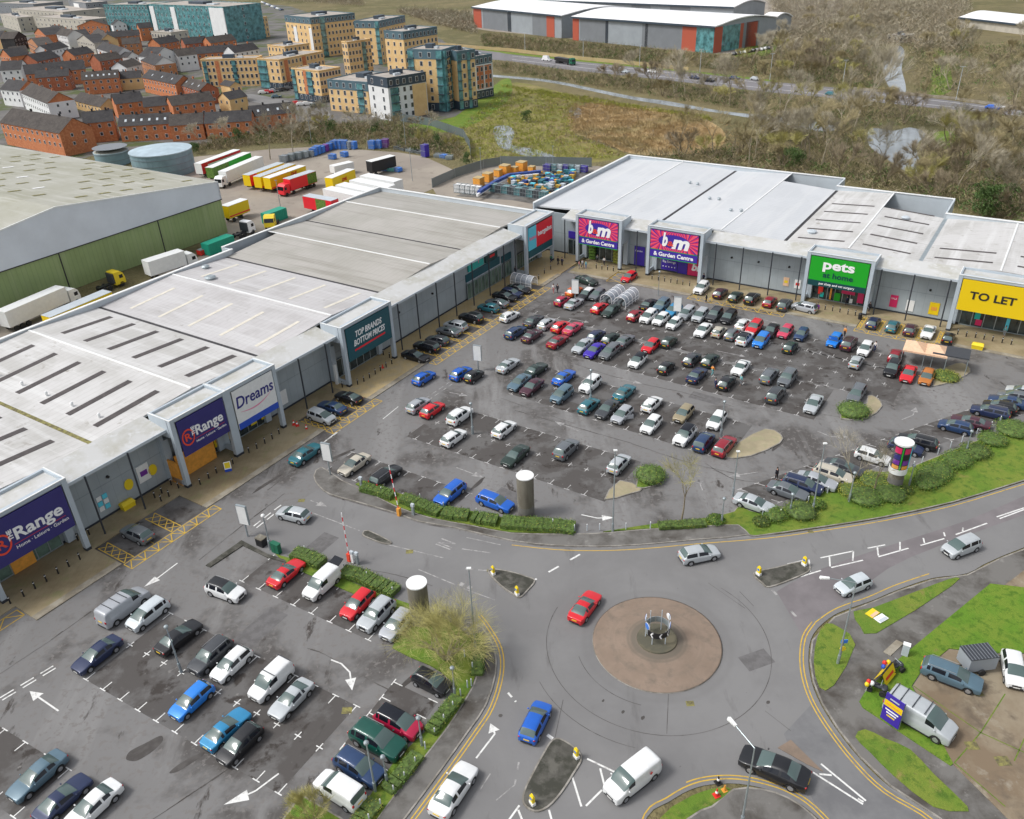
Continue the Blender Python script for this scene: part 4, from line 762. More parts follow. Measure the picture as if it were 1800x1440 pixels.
    fs.append(tuple(range(0, M_))); mi.append(0); fs.append(tuple(n0*M_+j for j in range(M_-1, -1, -1))); mi.append(0)
    me = bpy.data.meshes.new('body'); me.from_pydata(vs, [], fs)
    for i in range(6): me.materials.append(MT['white'])
    me.polygons.foreach_set('material_index', mi); me.update(); me = subdiv(me, 1)
    out = {}
    names = {0: 'body', 2: 'windscreen', 3: 'rear_window', 4: 'side_window', 5: 'side_window2'}
    for key, nm in names.items():
        b = MB(); mp = {}
        for p in me.polygons:
            q = p.material_index
            if q == key or (key == 0 and q == 1):
                idx = []
                for v in p.vertices:
                    if v not in mp: mp[v] = len(b.v); b.v.append(tuple(me.vertices[v].co))
                    idx.append(mp[v])
                b.f.append(tuple(idx)); b.mi.append(1 if q == 1 else 0)
        if b.f: out[nm] = b.mesh(nm, [MT['white'], MT['white']] if key == 0 else [MT['car_glass'] if key in (2, 3) else MT['car_side']], True)
    # wheels
    wh = MB(); Rr = k['R']; wh.cyl((0, -.1, 0), (0, .1, 0), Rr, Rr, 16); out['wheel'] = wh.mesh('wheel', MT['tyre'], False)
    rm = MB(); rm.cyl((0, .085, 0), (0, .106, 0), Rr*.66, Rr*.60, 14)
    rm2 = MB(); rm2.add([(Rr*.62*math.cos(t)*q, .107, Rr*.62*math.sin(t)*q) for i in range(5) for t, q in ((i*1.2566-.12, 1), (i*1.2566+.12, 1), (i*1.2566, .12))], [(3*i, 3*i+1, 3*i+2) for i in range(5)])
    out['rim'] = rm.mesh('rim', MT['rim']); 
    # underbody, bumpers, lights, plates, mirrors
    ub = MB(); ub.box(xb+.25, xf-.25, -w+.24, w-.24, .2, k['nose']-.08); out['underbody'] = ub.mesh('underbody', MT['black'])
    gx = xf-.01; g = MB(); g.box(xf-.1, xf+.015, -w*.62, w*.62, .30, .44); out['lower_grille'] = g.mesh('lower_grille', MT['trim'])
    g = MB(); g.box(xb-.012, xb+.2, -w*.60, w*.60, .26, .42); out['rear_valance'] = g.mesh('rear_valance', MT['trim'])
    for s_, nm in ((1, 'sill'), (-1, 'sill2')): g = MB(); y0, y1 = sorted((s_*(w*.86), s_*(w*.985))); g.box(k['wb']+r+.04, k['wf']-r-.04, y0, y1, .20, .30); out[nm] = g.mesh('sill', MT['trim'])
    g = MB(); g.box(xf-.1, xf+.012, -w*.42, w*.42, .50, k['nose']-.04 if not van else .66); out['grille'] = g.mesh('grille', MT['trim'])
    hl = MB(); hl.ball((xf-.17, w*.70, k['nose']-.035), .17, w*.17, .075, 8, 5); out['headlight'] = hl.mesh('headlight', MT['headlight'], True)
    hl = MB(); hl.ball((xf-.17, -w*.70, k['nose']-.035), .17, w*.17, .075, 8, 5); out['headlight2'] = hl.mesh('headlight', MT['headlight'], True)
    for s_, nm in ((1, 'tail_light'), (-1, 'tail_light2')):
        t = MB(); zt = (k['tz']-.18) if not van else 1.0; t.ball((xb+.07, s_*w*.76, zt), .10, w*.13, .09 if kind in ('saloon', 'coupe', 'hatch') else .17, 8, 5); out[nm] = t.mesh('tail_light', MT['tail'], True)
    p = MB().box(xf+.016, xf+.03, -.26, .26, .40, .51); out['front_plate'] = p.mesh('number_plate', MT['plate_w'])
    p = MB().box(xb-.03, xb+.05, -.26, .26, k['tz']-.36, k['tz']-.25); out['rear_plate'] = p.mesh('number_plate', MT['plate_y'])
    for s_, nm in ((1, 'door_mirror'), (-1, 'door_mirror2')):
        t = MB(); t.ball((k['cx']-.35, s_*(w+.07), k['cz']+.06), .07, .10, .065, 6, 4); out[nm] = t.mesh('door_mirror', MT['white'], True)
    if kind in ('estate', 'suv'):
        for s_, nm in ((1, 'roof_rail'), (-1, 'roof_rail2')):
            t = MB(); y = s_*(k['wr']-.02); t.cyl((k['rf']-.1, y, h-.01), (k['rr']+.1, y, h-.01), .022, .022, 5); out[nm] = t.mesh('roof_rail', MT['rim'])
    return out
CM = {kk: car_meshes(kk) for kk in KD}
PAINT = {}
def paint(col):
    if col not in PAINT:
        c = {'white': (.74, .75, .75), 'silver': (.47, .50, .52), 'light grey': (.40, .42, .45), 'grey': (.14, .155, .17), 'dark grey': (.055, .06, .068), 'black': (.013, .014, .017), 'navy': (.018, .03, .085), 'dark blue': (.02, .05, .13),
             'blue': (.012, .12, .55), 'bright blue': (.02, .22, .72), 'sky blue': (.03, .25, .48), 'teal': (.03, .16, .20), 'grey blue': (.10, .17, .22), 'red': (.62, .012, .022), 'dark red': (.30, .01, .025), 'crimson': (.45, .015, .06), 'plum': (.07, .02, .035), 'green': (.005, .075, .055), 'dark green': (.02, .04, .032), 'orange': (.62, .12, .02),
             'amber': (.50, .17, .03), 'beige': (.50, .46, .38), 'gold': (.32, .27, .17), 'violet': (.05, .02, .40), 'pale silver': (.58, .63, .66), 'pink red': (.62, .06, .12)}[col]
        PAINT[col] = mat(col.replace(' ', '_')+'_paint', c, .38, metal=.15 if col not in ('white', 'red', 'beige') else 0, coat=.45, var=.05, scale=1.2)
    return PAINT[col]
KW = {'hatch': 'hatchback', 'saloon': 'saloon', 'coupe': 'coupe', 'estate': 'estate car', 'suv': 'SUV', 'mpv': 'people carrier', 'city': 'small city car', 'smallvan': 'small van', 'van': 'panel van'}
protos = {}
def make_car(kind):
    M_ = CM[kind]; k = KD[kind]; van = kind in ('van', 'smallvan')
    rt = empty('parked_van' if van else 'parked_car'); b = lk('body', M_['body'], rt, mats=[MT['white'], MT['white']])
    for nm in ('windscreen', 'rear_window', 'side_window', 'side_window2'):
        if nm in M_: lk(nm.replace('2', ''), M_[nm], rt)
    for x in (k['wf'], k['wb']):
        for s_ in (1, -1):
            wo = lk('wheel', M_['wheel'], rt, (x, s_*(k['w']-.105), k['R'])); wo.rotation_euler = (0, 0, 0 if s_ > 0 else math.pi); lk('rim', M_['rim'], wo)
    for nm, q in (('underbody', 0), ('lower_grille', 0), ('grille', 0), ('rear_valance', 0), ('sill', 0), ('sill2', 0), ('headlight', 0), ('headlight2', 0), ('tail_light', 0), ('tail_light2', 0), ('front_plate', 0), ('rear_plate', 0), ('roof_rail', 0), ('roof_rail2', 0)):
        if nm in M_: lk('number_plate' if 'plate' in nm else nm.replace('2', ''), M_[nm], rt)
    for nm in ('door_mirror', 'door_mirror2'): lk('door_mirror', M_[nm], rt, mats=[MT['white']])
    return rt
cars = []
HEAD = {'A': 58.5, 'M': 55.0, 'L': -33.7, 'Rr': 56.0, 'V': -36.0, 'a': -31.5}
def car(px, py, kind, col, hd, face, row=None, roofc=None, label=None, sc_=1.0, state='', z=0.0):
    """px,py: centre of the body in the photograph; hd: heading key or angle in degrees; face: 1 nose along it, -1 tail along it"""
    g = G(px, py, .62+z); a = HEAD.get(hd, hd); a = R(a+rnd.uniform(-1.3, 1.3)+(0 if face > 0 else 180))
    if kind in protos: o = copy_tree(protos[kind])
    else: o = make_car(kind); protos[kind] = o
    o.location = (g.x, g.y, z); o.rotation_euler = (0, 0, a); o.scale = (sc_, sc_, sc_)
    P = paint(col)
    for ch in o.children:
        if ch.name.startswith('body'):
            ch.material_slots[0].material = P; ch.material_slots[1].material = paint(roofc) if roofc and roofc != 'glass' else (MT['car_side'] if roofc == 'glass' else P)
        elif ch.name.startswith('door_mirror'): ch.material_slots[0].material = P
    cars.append(dict(o=o, px=px, py=py, kind=kind, col=col, row=row, roof=roofc, label=label, state=state, face=face))
    return o
def C_(rows):
    for row, lst in rows.items():
        for q in lst: car(*q[:6], row=row, **(q[6] if len(q) > 6 else {}))
C_({
 'front left block, upper row': [(217, 1068, 'van', 'light grey', 'A', 1, dict(sc_=1.05)), (260, 1080, 'mpv', 'pale silver', 'A', -1), (314, 1120, 'saloon', 'black', 'A', 1), (371, 1153, 'suv', 'dark grey', 'A', -1), (407, 1167, 'hatch', 'white', 'A', -1), (477, 1198, 'smallvan', 'white', 'A', -1), (512, 1228, 'coupe', 'silver', 'A', -1)],
 'front left block, lower row': [(171, 1150, 'saloon', 'navy', 'A', -1), (337, 1231, 'hatch', 'bright blue', 'A', -1), (397, 1281, 'coupe', 'sky blue', 'A', 1), (422, 1307, 'hatch', 'black', 'A', -1)],
 'bottom left corner row': [(66, 1363, 'saloon', 'grey blue', 'A', -1), (110, 1403, 'coupe', 'navy', 'A', 1), (162, 1417, 'saloon', 'white', 'A', -1)],
 'row along the entrance hedge': [(503, 1007, 'coupe', 'red', 'A', 1), (566, 1027, 'smallvan', 'white', 'A', -1, dict(state='with its tailgate up')), (629, 1061, 'hatch', 'red', 'A', -1), (662, 1080, 'suv', 'silver', 'A', -1), (698, 1097, 'hatch', 'light grey', 'A', -1)],
 'row facing the footpath hedge': [(758, 1198, 'city', 'black', -34, 1), (700, 1270, 'mpv', 'crimson', -33, 1, dict(roofc='glass')), (664, 1302, 'suv', 'green', -33, 1, dict(sc_=1.12)), (631, 1349, 'suv', 'dark blue', -33, 1), (597, 1389, 'smallvan', 'white', -33, -1)],
 'lower middle block': [(623, 816, 'saloon', 'beige', 'M', -1), (678, 836, 'estate', 'black', 'M', 1), (791, 867, 'estate', 'blue', 'M', -1), (797, 769, 'hatch', 'white', 'M', 1), (886, 754, 'hatch', 'white', 'M', 1), (808, 731, 'suv', 'white', 'M', 1), (906, 801, 'saloon', 'dark green', 'M', -1), (995, 790, 'suv', 'grey', 'M', 1), (1088, 815, 'hatch', 'silver', 'M', 1)],
 'facing the entrance hedge': [(870, 882, 'estate', 'blue', -33, 1)],
 'bays by the white and blue sign portal': [(565, 733, 'mpv', 'silver', 'L', 1), (584, 716, 'saloon', 'dark blue', 'L', -1), (613, 698, 'coupe', 'black', 'L', -1)],
 'bay between the two navy signs': [(241, 938, 'hatch', 'grey', 'L', -1, dict(sc_=1.05))],
 'left end of the middle block': [(745, 664, 'hatch', 'blue', 'M', 1), (810, 656, 'hatch', 'blue', 'M', 1), (833, 661, 'city', 'black', 'M', 1), (735, 712, 'hatch', 'light grey', 'M', 1), (760, 720, 'hatch', 'red', 'M', 1), (893, 642, 'saloon', 'silver', 'M', 1)],
 'left shopfront bays': [(730, 626, 'saloon', 'black', 'L', 1), (750, 609, 'estate', 'black', 'L', -1), (769, 598, 'hatch', 'dark grey', 'L', -1), (789, 582, 'coupe', 'grey', 'L', -1), (801, 573, 'mpv', 'silver', 'L', -1), (828, 559, 'suv', 'black', 'L', -1), (859, 541, 'hatch', 'teal', 'L', -1), (874, 532, 'coupe', 'grey', 'L', -1), (887, 521, 'saloon', 'black', 'L', 1), (899, 515, 'hatch', 'navy', 'L', 1), (911, 508, 'saloon', 'black', 'L', 1)],
 'first row from far shops': [(1009, 512, 'hatch', 'orange', 'M', 1), (1031, 517, 'hatch', 'black', 'M', -1, dict(roofc='white')), (1050, 518, 'hatch', 'grey', 'M', -1), (1140, 535, 'saloon', 'black', 'M', 1), (1163, 537, 'suv', 'grey blue', 'M', -1), (1184, 546, 'mpv', 'sky blue', 'M', -1), (1207, 551, 'mpv', 'silver', 'M', -1), (1231, 555, 'mpv', 'silver', 'M', -1), (1256, 554, 'suv', 'dark grey', 'M', -1), (1281, 558, 'mpv', 'black', 'M', -1), (1306, 570, 'hatch', 'white', 'M', 1), (1326, 576, 'suv', 'red', 'M', -1), (1355, 581, 'saloon', 'black', 'M', -1), (1381, 583, 'hatch', 'pink red', 'M', -1), (1409, 588, 'city', 'dark blue', 'M', -1), (1467, 598, 'hatch', 'bright blue', 'M', -1, dict(state='with its bonnet up')), (1492, 604, 'suv', 'plum', 'M', 1), (1521, 613, 'hatch', 'white', 'M', -1)],
 'second row from far shops': [(988, 529, 'city', 'crimson', 'M', 1), (1009, 533, 'saloon', 'silver', 'M', 1), (1054, 541, 'hatch', 'red', 'M', 1), (1074, 546, 'saloon', 'dark green', 'M', -1), (1117, 554, 'hatch', 'dark red', 'M', 1), (1140, 557, 'mpv', 'white', 'M', -1), (1162, 561, 'hatch', 'white', 'M', -1), (1185, 569, 'city', 'white', 'M', -1), (1236, 580, 'saloon', 'white', 'M', -1), (1264, 583, 'city', 'beige', 'M', 1), (1287, 587, 'hatch', 'grey', 'M', 1), (1309, 595, 'suv', 'white', 'M', 1, dict(roofc='glass')), (1338, 599, 'mpv', 'bright blue', 'M', -1), (1389, 610, 'city', 'dark green', 'M', 1), (1505, 636, 'city', 'silver', 'M', 1)],
 'third row from far shops': [(906, 584, 'estate', 'dark blue', 'M', 1), (938, 564, 'saloon', 'dark grey', 'M', 1), (961, 569, 'hatch', 'silver', 'M', 1), (985, 574, 'hatch', 'red', 'M', 1), (1007, 577, 'saloon', 'pink red', 'M', 1), (1048, 590, 'hatch', 'navy', 'M', 1), (1073, 595, 'hatch', 'dark green', 'M', 1), (1098, 599, 'saloon', 'grey', 'M', 1), (1144, 608, 'hatch', 'red', 'M', -1), (1176, 601, 'city', 'dark green', 'M', 1), (1216, 631, 'hatch', 'dark grey', 'M', 1), (1248, 633, 'hatch', 'dark green', 'M', 1), (1302, 646, 'coupe', 'white', 'M', -1), (1352, 660, 'estate', 'grey', 'M', 1), (1384, 665, 'suv', 'grey', 'M', -1)],
 'fourth row from far shops': [(935, 590, 'saloon', 'plum', 'M', 1), (980, 600, 'saloon', 'dark red', 'M', 1), (1024, 608, 'saloon', 'silver', 'M', -1), (1045, 616, 'saloon', 'violet', 'M', -1), (1072, 618, 'estate', 'grey', 'M', -1), (1121, 634, 'hatch', 'white', 'M', -1, dict(roofc='glass')), (1171, 646, 'city', 'black', 'M', 1), (1225, 659, 'saloon', 'navy', 'M', 1), (1277, 672, 'hatch', 'black', 'M', 1), (1363, 694, 'suv', 'dark grey', 'M', 1), (1430, 710, 'saloon', 'silver', 'M', -1), (1506, 692, 'estate', 'grey', 'M', -1)],
 'row behind the small bush island': [(1574, 625, 'hatch', 'dark red', 'M', 1), (1569, 648, 'suv', 'black', 'M', -1), (1597, 657, 'saloon', 'red', 'M', -1), (1629, 663, 'hatch', 'amber', 'M', -1)],
 'fifth row from far shops': [(942, 650, 'saloon', 'dark green', 'M', 1), (991, 663, 'saloon', 'blue', 'M', 1), (1038, 676, 'suv', 'white', 'M', -1), (1097, 690, 'saloon', 'teal', 'M', 1), (1146, 710, 'hatch', 'white', 'M', 1), (1202, 727, 'hatch', 'gold', 'M', -1), (1260, 739, 'hatch', 'white', 'M', -1)],
 'sixth row from far shops': [(913, 672, 'saloon', 'grey blue', 'M', -1), (935, 680, 'saloon', 'plum', 'M', -1), (988, 694, 'mpv', 'grey blue', 'M', -1), (1035, 713, 'hatch', 'teal', 'M', 1), (1067, 719, 'saloon', 'dark grey', 'M', -1), (1094, 729, 'hatch', 'light grey', 'M', -1, dict(state='with a door open')), (1145, 746, 'hatch', 'white', 'M', -1), (1204, 766, 'suv', 'white', 'M', -1, dict(roofc='glass')), (1237, 777, 'mpv', 'dark blue', 'M', 1), (1273, 784, 'estate', 'dark red', 'M', 1)],
 'far shopfront bays': [(1233, 507, 'suv', 'white', 'Rr', -1), (1266, 515, 'hatch', 'plum', 'Rr', 1), (1293, 521, 'hatch', 'dark green', 'Rr', 1), (1322, 525, 'suv', 'black', 'Rr', 1), (1353, 530, 'hatch', 'dark red', 'Rr', 1), (1379, 536, 'suv', 'dark grey', 'Rr', 1), (1535, 567, 'hatch', 'navy', 'Rr', 1), (1569, 573, 'hatch', 'teal', 'Rr', 1), (1600, 579, 'hatch', 'plum', 'Rr', 1), (1632, 583, 'coupe', 'white', 'Rr', -1), (1667, 594, 'city', 'black', 'Rr', 1)],
 'row along the grass verge': [(1326, 885, 'saloon', 'silver', 'V', 1), (1385, 863, 'saloon', 'grey', 'V', 1), (1411, 852, 'estate', 'navy', 'V', 1), (1436, 845, 'saloon', 'light grey', 'V', 1), (1465, 834, 'estate', 'beige', 'V', 1), (1483, 822, 'saloon', 'dark grey', 'V', 1), (1534, 802, 'hatch', 'white', 'V', 1), (1592, 786, 'hatch', 'navy', 'V', 1), (1613, 776, 'estate', 'black', 'V', -1), (1680, 750, 'hatch', 'dark blue', 'V', -1), (1706, 742, 'saloon', 'plum', 'V', -1), (1741, 724, 'estate', 'navy', 'V', -1), (1757, 715, 'hatch', 'black', 'V', -1), (1771, 706, 'saloon', 'dark blue', 'V', -1), (1783, 697, 'hatch', 'grey', 'V', -1), (1797, 689, 'hatch', 'silver', 'V', -1)],
})
def hd(a, b): v = G(*b).xy-G(*a).xy; return math.degrees(math.atan2(v.y, v.x))
for q in ((170, 0),): pass
car(396, 1038, 'suv', 'white', hd((365, 1030), (428, 1046))-4, 1, roofc='black', sc_=.97, label='white compact SUV with a black roof crossing the front left car park')
car(797, 1388, 'saloon', 'white', hd((772, 1432), (826, 1352)), 1, sc_=1.06, label='white saloon driving up the road beside the double yellow lines')
car(941, 1268, 'hatch', 'blue', hd((927, 1300), (955, 1240)), 1, label='blue hatchback driving up towards the roundabout')
car(1028, 1066, 'coupe', 'red', hd((1008, 1092), (1047, 1042)), 1, label='red coupe circling the roundabout on its left side')
car(1112, 1368, 'van', 'white', hd((1155, 1335), (1075, 1400)), 1, sc_=.98, label='white panel van leaving the roundabout beside the lower traffic island')
car(1361, 1350, 'saloon', 'black', hd((1425, 1382), (1300, 1326)), 1, sc_=1.14, label='long black saloon entering the roundabout from the lower right')
car(516, 904, 'hatch', 'silver', hd((545, 912), (490, 896))+3, 1, label='silver hatchback entering past the lowered edge of the raised barriers')
car(537, 798, 'saloon', 'teal', hd((513, 815), (562, 780)), 1, sc_=1.06, label='teal saloon driving along the shopfront near the white and blue sign')
car(896, 556, 'hatch', 'white', hd((880, 565), (912, 548)), 1, label='white hatchback driving along the yellow hatched shopfront bays')
car(1031, 493, 'saloon', 'dark green', hd((1015, 488), (1047, 498)), 1, label='dark green saloon passing in front of the corner shops')
car(1106, 487, 'hatch', 'red', 'M', -1, label='red hatchback stopped on the pavement between the two starburst signs')
car(1414, 541, 'mpv', 'light grey', hd((1395, 537), (1435, 547)), -1, label='light grey people carrier passing the green pet shop sign')
car(1229, 974, 'hatch', 'silver', hd((1195, 982), (1265, 967)), 1, sc_=1.04, label='silver hatchback driving round the top of the roundabout')
car(1690, 961, 'mpv', 'silver', hd((1725, 948), (1658, 972)), 1, sc_=.98, label='silver people carrier on the right approach road, farther from the roundabout')
car(1500, 1027, 'hatch', 'pale silver', hd((1530, 1016), (1470, 1040)), 1, sc_=.93, label='pale silver hatchback on the right approach road, nearer the roundabout')
car(1673, 1187, 'estate', 'grey blue', hd((1625, 1170), (1720, 1205)), 1, sc_=1.04, z=.15, label='grey blue estate car on the concrete beside the grey box trailer')
car(1782, 1176, 'hatch', 'white', hd((1776, 1145), (1786, 1205))+0, 1, z=.15, label='white hatchback on the concrete right of the grey box trailer')
car(1616, 1262, 'van', 'silver', hd((1565, 1235), (1672, 1296)), 1, sc_=1.1, z=.15, label='silver panel van with roof bars behind the blue and yellow banner')
# extras that make single vehicles what they are: opened lids and doors, roof bars, the taxi board
def extra(label_has, fn):
    lh = label_has
    for c in cars:
        if (isinstance(lh, str) and c["label"] and lh in c["label"]) or (isinstance(label_has, tuple) and (c['px'], c['py']) == label_has): fn(c)
def lid(c, x, z, ang, wd, ln, nm, col=None): 
    b = MB(); n_ = 5
    ca, sa = math.cos(ang), math.sin(ang); b.add([(x, -wd, z), (x, wd, z), (x+ln*ca, wd*.9, z+ln*sa), (x+ln*ca, -wd*.9, z+ln*sa), (x, -wd, z-.05), (x, wd, z-.05), (x+ln*ca, wd*.9, z+ln*sa-.05), (x+ln*ca, -wd*.9, z+ln*sa-.05)], [(0, 1, 2, 3), (7, 6, 5, 4), (0, 4, 5, 1), (1, 5, 6, 2), (2, 6, 7, 3), (3, 7, 4, 0)]); b.build(nm, col or paint(c['col']), c['o'])
extra((566, 1027), lambda c: lid(c, -2.05, 1.80, R(165), .66, .95, 'tailgate', MT['car_side'])); extra((1467, 598), lambda c: lid(c, .95, .98, R(62), .72, 1.0, 'bonnet'))
def sdoor(c): MB().add([(.35, .9, .35), (.35, .94, .35), (-.30, 1.55, .35), (-.33, 1.50, .35), (.35, .9, .95), (.35, .94, .95), (-.30, 1.55, .95), (-.33, 1.50, .95)], [(0, 3, 2, 1), (4, 5, 6, 7), (0, 1, 5, 4), (1, 2, 6, 5), (2, 3, 7, 6), (3, 0, 4, 7)]).build('open_door', paint(c['col']), c['o'])
extra((1094, 729), sdoor); extra((1467, 598), lambda c: MB().box(.1, .14, .9, 1.7, .4, .95).build('open_door', paint('bright blue'), c['o']))
def bars(c, h=1.99, xs=(.4, -.5, -1.4, -2.1), side=True):
    for x in xs: MB().box(x-.03, x+.03, -.8, .8, h, h+.05).build('roof_bar', MT['dark_steel'], c['o'])
extra('roof bars', bars); extra((217, 1068), lambda c: bars(c, 1.99, (.2, -.6, -1.5))); extra((477, 1198), lambda c: bars(c, 1.86, (.1, -1.9)))
def decal(c): MB().box(-1.9, -.3, -.99, -.972, .95, 1.25).build('side_lettering', MT['light'] if 'light' in MT else MT['steel'], c['o'])
extra('leaving the roundabout', lambda c: MB().cyl((-1.1, .972, 1.35), (-1.1, .99, 1.35), .14, .14, 10).build('side_logo', MT['road_red'], c['o']))
def board_on(c):
    b = MB().box(-2.2, -.2, -1.02, -.98, .5, 1.25); p = b.build('side_board', MT['purple'], c['o']); MB().box(-2.2, -.2, -1.035, -1.021, .5, .72).build('board_band', MT['white'], p)
extra('passing the green pet shop', board_on)
# ---- what tells each car from the next
def nearest(c, n=2):
    return sorted((d for d in cars if d is not c and d['row'] == c['row']), key=lambda d: (d['px']-c['px'])**2+(d['py']-c['py'])**2)[:n]
ORD = ['first', 'second', 'third', 'fourth', 'fifth', 'sixth', 'seventh', 'eighth', 'ninth', 'tenth', 'eleventh', 'twelfth', '13th', '14th', '15th', '16th', '17th', '18th']
ROWG = {}
for c in cars:
    nm = KW[c['kind']]
    if c['label'] is None:
        r = sorted((d for d in cars if d['row'] == c['row']), key=lambda d: d['px']); i = r.index(c)
        de = c['col'].replace('pink red', 'pinkish red')+' '+nm+(' '+c['state'] if c['state'] else '')+(' with dark glass roof' if c['roof'] == 'glass' else ' with white roof' if c['roof'] == 'white' else '')
        if len(r) == 1: c['label'] = de+', '+c['row']
        else: c['label'] = de+', '+('leftmost' if i == 0 else 'rightmost' if i == len(r)-1 else ORD[i]+' from left')+', '+c['row']
    c['o']['label'] = c['label']; c['o']['category'] = 'van' if 'van' in c['kind'] else 'car'
    if c['row'] is None: c['o'].name = 'moving_van' if 'van' in c['kind'] else 'moving_car'
    c['o']['group'] = ('cars parked in the '+c['row'].replace('facing', 'bay facing')) if c['row'] else 'vehicles driving or standing apart'
    if c['row'] and len([d for d in cars if d['row'] == c['row']]) < 2: del c['o']['group']
# ---------------- street furniture
def at(x, y, z=0): g = G(x, y, z); return Vector((g.x, g.y, 0))
# black bollards in front of the portals
bm = MB().cyl((0, 0, 0), (0, 0, .92), .085, .085, 10).mesh('bollard_post', MT['black'])
bt = MB(); bt.cyl((0, 0, .92), (0, 0, 1.0), .085, .03, 10); bt = bt.mesh('bollard_top', MT['black'])
bb = MB().cyl((0, 0, .76), (0, 0, .84), .09, .09, 10).mesh('reflective_band', MT['white'])
def bollard(x, y, where, group):
    o = empty('bollard', at(x, y, .1)+Vector((0, 0, .11)), 0, 'black bollard with white band, '+where, 'bollard', group); p = lk('post', bm, o); lk('top_cap', bt, p); lk('white_band', bb, o)
z0 = lambda L_, q=4: [(a/q, 720+b/q) for a, b in L_]
def bset(pts, where, group):
    n = len(pts)
    for i, p in enumerate(pts): bollard(p[0], p[1], where % ('leftmost' if i == 0 else 'rightmost' if i == n-1 else ['first', 'second', 'third', 'fourth', 'fifth', 'sixth', 'seventh', 'eighth'][i]+' from left'), group)
bset(z0([(75, 1365), (170, 1315), (250, 1260), (330, 1210), (412, 1155), (487, 1105), (565, 1055)]), '%s before the nearest navy sign', 'bollards before the nearest portal')
bset(z0([(550, 920), (630, 880)]), '%s behind the nearest navy sign post', 'bollards behind the nearest portal post')
bset(z0([(1090, 622), (1135, 645), (1140, 590), (1190, 613), (1205, 530), (1257, 553)]), '%s by the grey wall between the navy signs', 'bollards guarding the wall door')
bset(z0([(1410, 528), (1470, 485), (1525, 448), (1580, 415), (1640, 383)]), '%s before the orange hoarding', 'bollards before the hoarding')
bset([(438, 796), (452, 789), (466, 780), (479, 772), (491, 763)], '%s below white and blue sign', 'bollards below the white and blue sign')
bset([(602, 681), (629, 676), (640, 671), (650, 665), (660, 658), (669, 652), (679, 646), (689, 640)], '%s before the dark teal sign', 'bollards before the dark teal sign')
bset([(674, 624), (685, 629)], '%s behind the dark teal sign', 'bollards behind the dark teal sign')
bset([(947, 491), (957, 481), (968, 474)], '%s by cyan and red corner sign', 'bollards outside the corner shop')
bset([(1048, 472), (1058, 474), (1068, 475), (1078, 477)], '%s before left starburst sign', 'bollards outside the left starburst sign')
bset([(1146, 491), (1157, 493), (1168, 495), (1179, 497), (1190, 499), (1200, 501), (1212, 503)], '%s before right starburst sign', 'bollards outside the right starburst sign')
bset([(1437, 541), (1450, 545), (1463, 547), (1476, 549), (1490, 553), (1503, 555)], '%s outside the green sign', 'bollards outside the green sign')
bset([(1683, 588), (1698, 592), (1714, 594), (1729, 597), (1744, 600), (1761, 603), (1777, 606)], '%s outside the yellow sign', 'bollards outside the yellow sign')
def post(mb, x, y, h, r0, r1=None, z=0): mb.cyl((x, y, z), (x, y, h), r0, r1 or r0, 8)
# tall lamp columns
def lamp(bx, by, h, arm, label, head='box', r=.09, px=None):
    o = empty('street_lamp', at(bx, by), 0, label, 'street lamp', 'lamp columns round the car park'); b = MB(); post(b, 0, 0, 1.2, r*1.5); b.cyl((0, 0, 1.2), (0, 0, h), r, r*.55, 8); c = b.build('column', MT['steel'], o)
    if arm:
        a = math.radians(arm[0]); L_ = arm[1]; e = (math.cos(a)*L_, math.sin(a)*L_, h+.25); MB().cyl((0, 0, h-.02), e, .045, .04, 6).build('arm', MT['steel'], c)
        q = MB(); q.add([(e[0]+u*math.cos(a)-v*math.sin(a), e[1]+u*math.sin(a)+v*math.cos(a), e[2]+w_) for w_ in (-.06, .08) for u, v in ((-.1, -.1), (.65, -.17), (.75, 0), (.65, .17), (-.1, .1))], [(4, 3, 2, 1, 0), (5, 6, 7, 8, 9)]+[(i, (i+1) % 5, 5+(i+1) % 5, 5+i) for i in range(5)]); q.build('lamp_head', MT['white'], o)
    elif head == 'box': MB().box(-.2, .2, -.13, .13, h, h+.12).build('lamp_head', MT['white'], o)
    elif head == 'dome': MB().ball((0, 0, h+.1), .22, .22, .2, 10, 6).build('camera_dome', MT['steel'], o)
    return o
lamp(1303, 1452, 8.9, (118, 2.0), 'grey lamp post with angled arm at the bottom kerb, before the long black saloon')
lamp(1472, 1168, 9.8, (170, 2.3), 'grey lamp post with a long arm on the small grass patch right of the roundabout')
lamp(836, 1146, 10.2, None, 'tall thin grey lamp post beside the big bare tree near the roundabout')
lamp(1077, 935, 10.8, None, 'tall thin grey lamp post on the footpath below the silver parked hatchback')
lamp(1428, 900, 9.2, None, 'tall grey lamp post on the verge beside the grey parked saloon'); lamp(1288, 872, 6.2, None, 'shorter grey lamp post by the arrow at the car park turn')
lamp(319, 1182, 5.7, None, 'leaning looking grey lamp post beside the black saloon in the near lot', 'dome'); lamp(660, 1392, 5.8, None, 'grey camera post between the green SUV and the small white van', 'dome')
lamp(831, 763, 4.6, None, 'grey camera post beside the white SUV in the lower middle block', 'dome', .12); lamp(1038, 707, 5.0, None, 'grey camera post beside the white SUV in the fifth row', 'dome', .12); lamp(1267, 768, 5.2, None, 'grey camera post behind the red estate car near the tan island', 'dome', .12)
lamp(800, 1226, 3.6, None, 'short grey post beside the black city car at the hedge', 'dome', .08); lamp(742, 1312, 3.4, None, 'short grey post at the nose of the red people carrier', 'dome', .08); lamp(681, 1378, 3.2, None, 'short grey post at the nose of the green SUV', 'dome', .08)
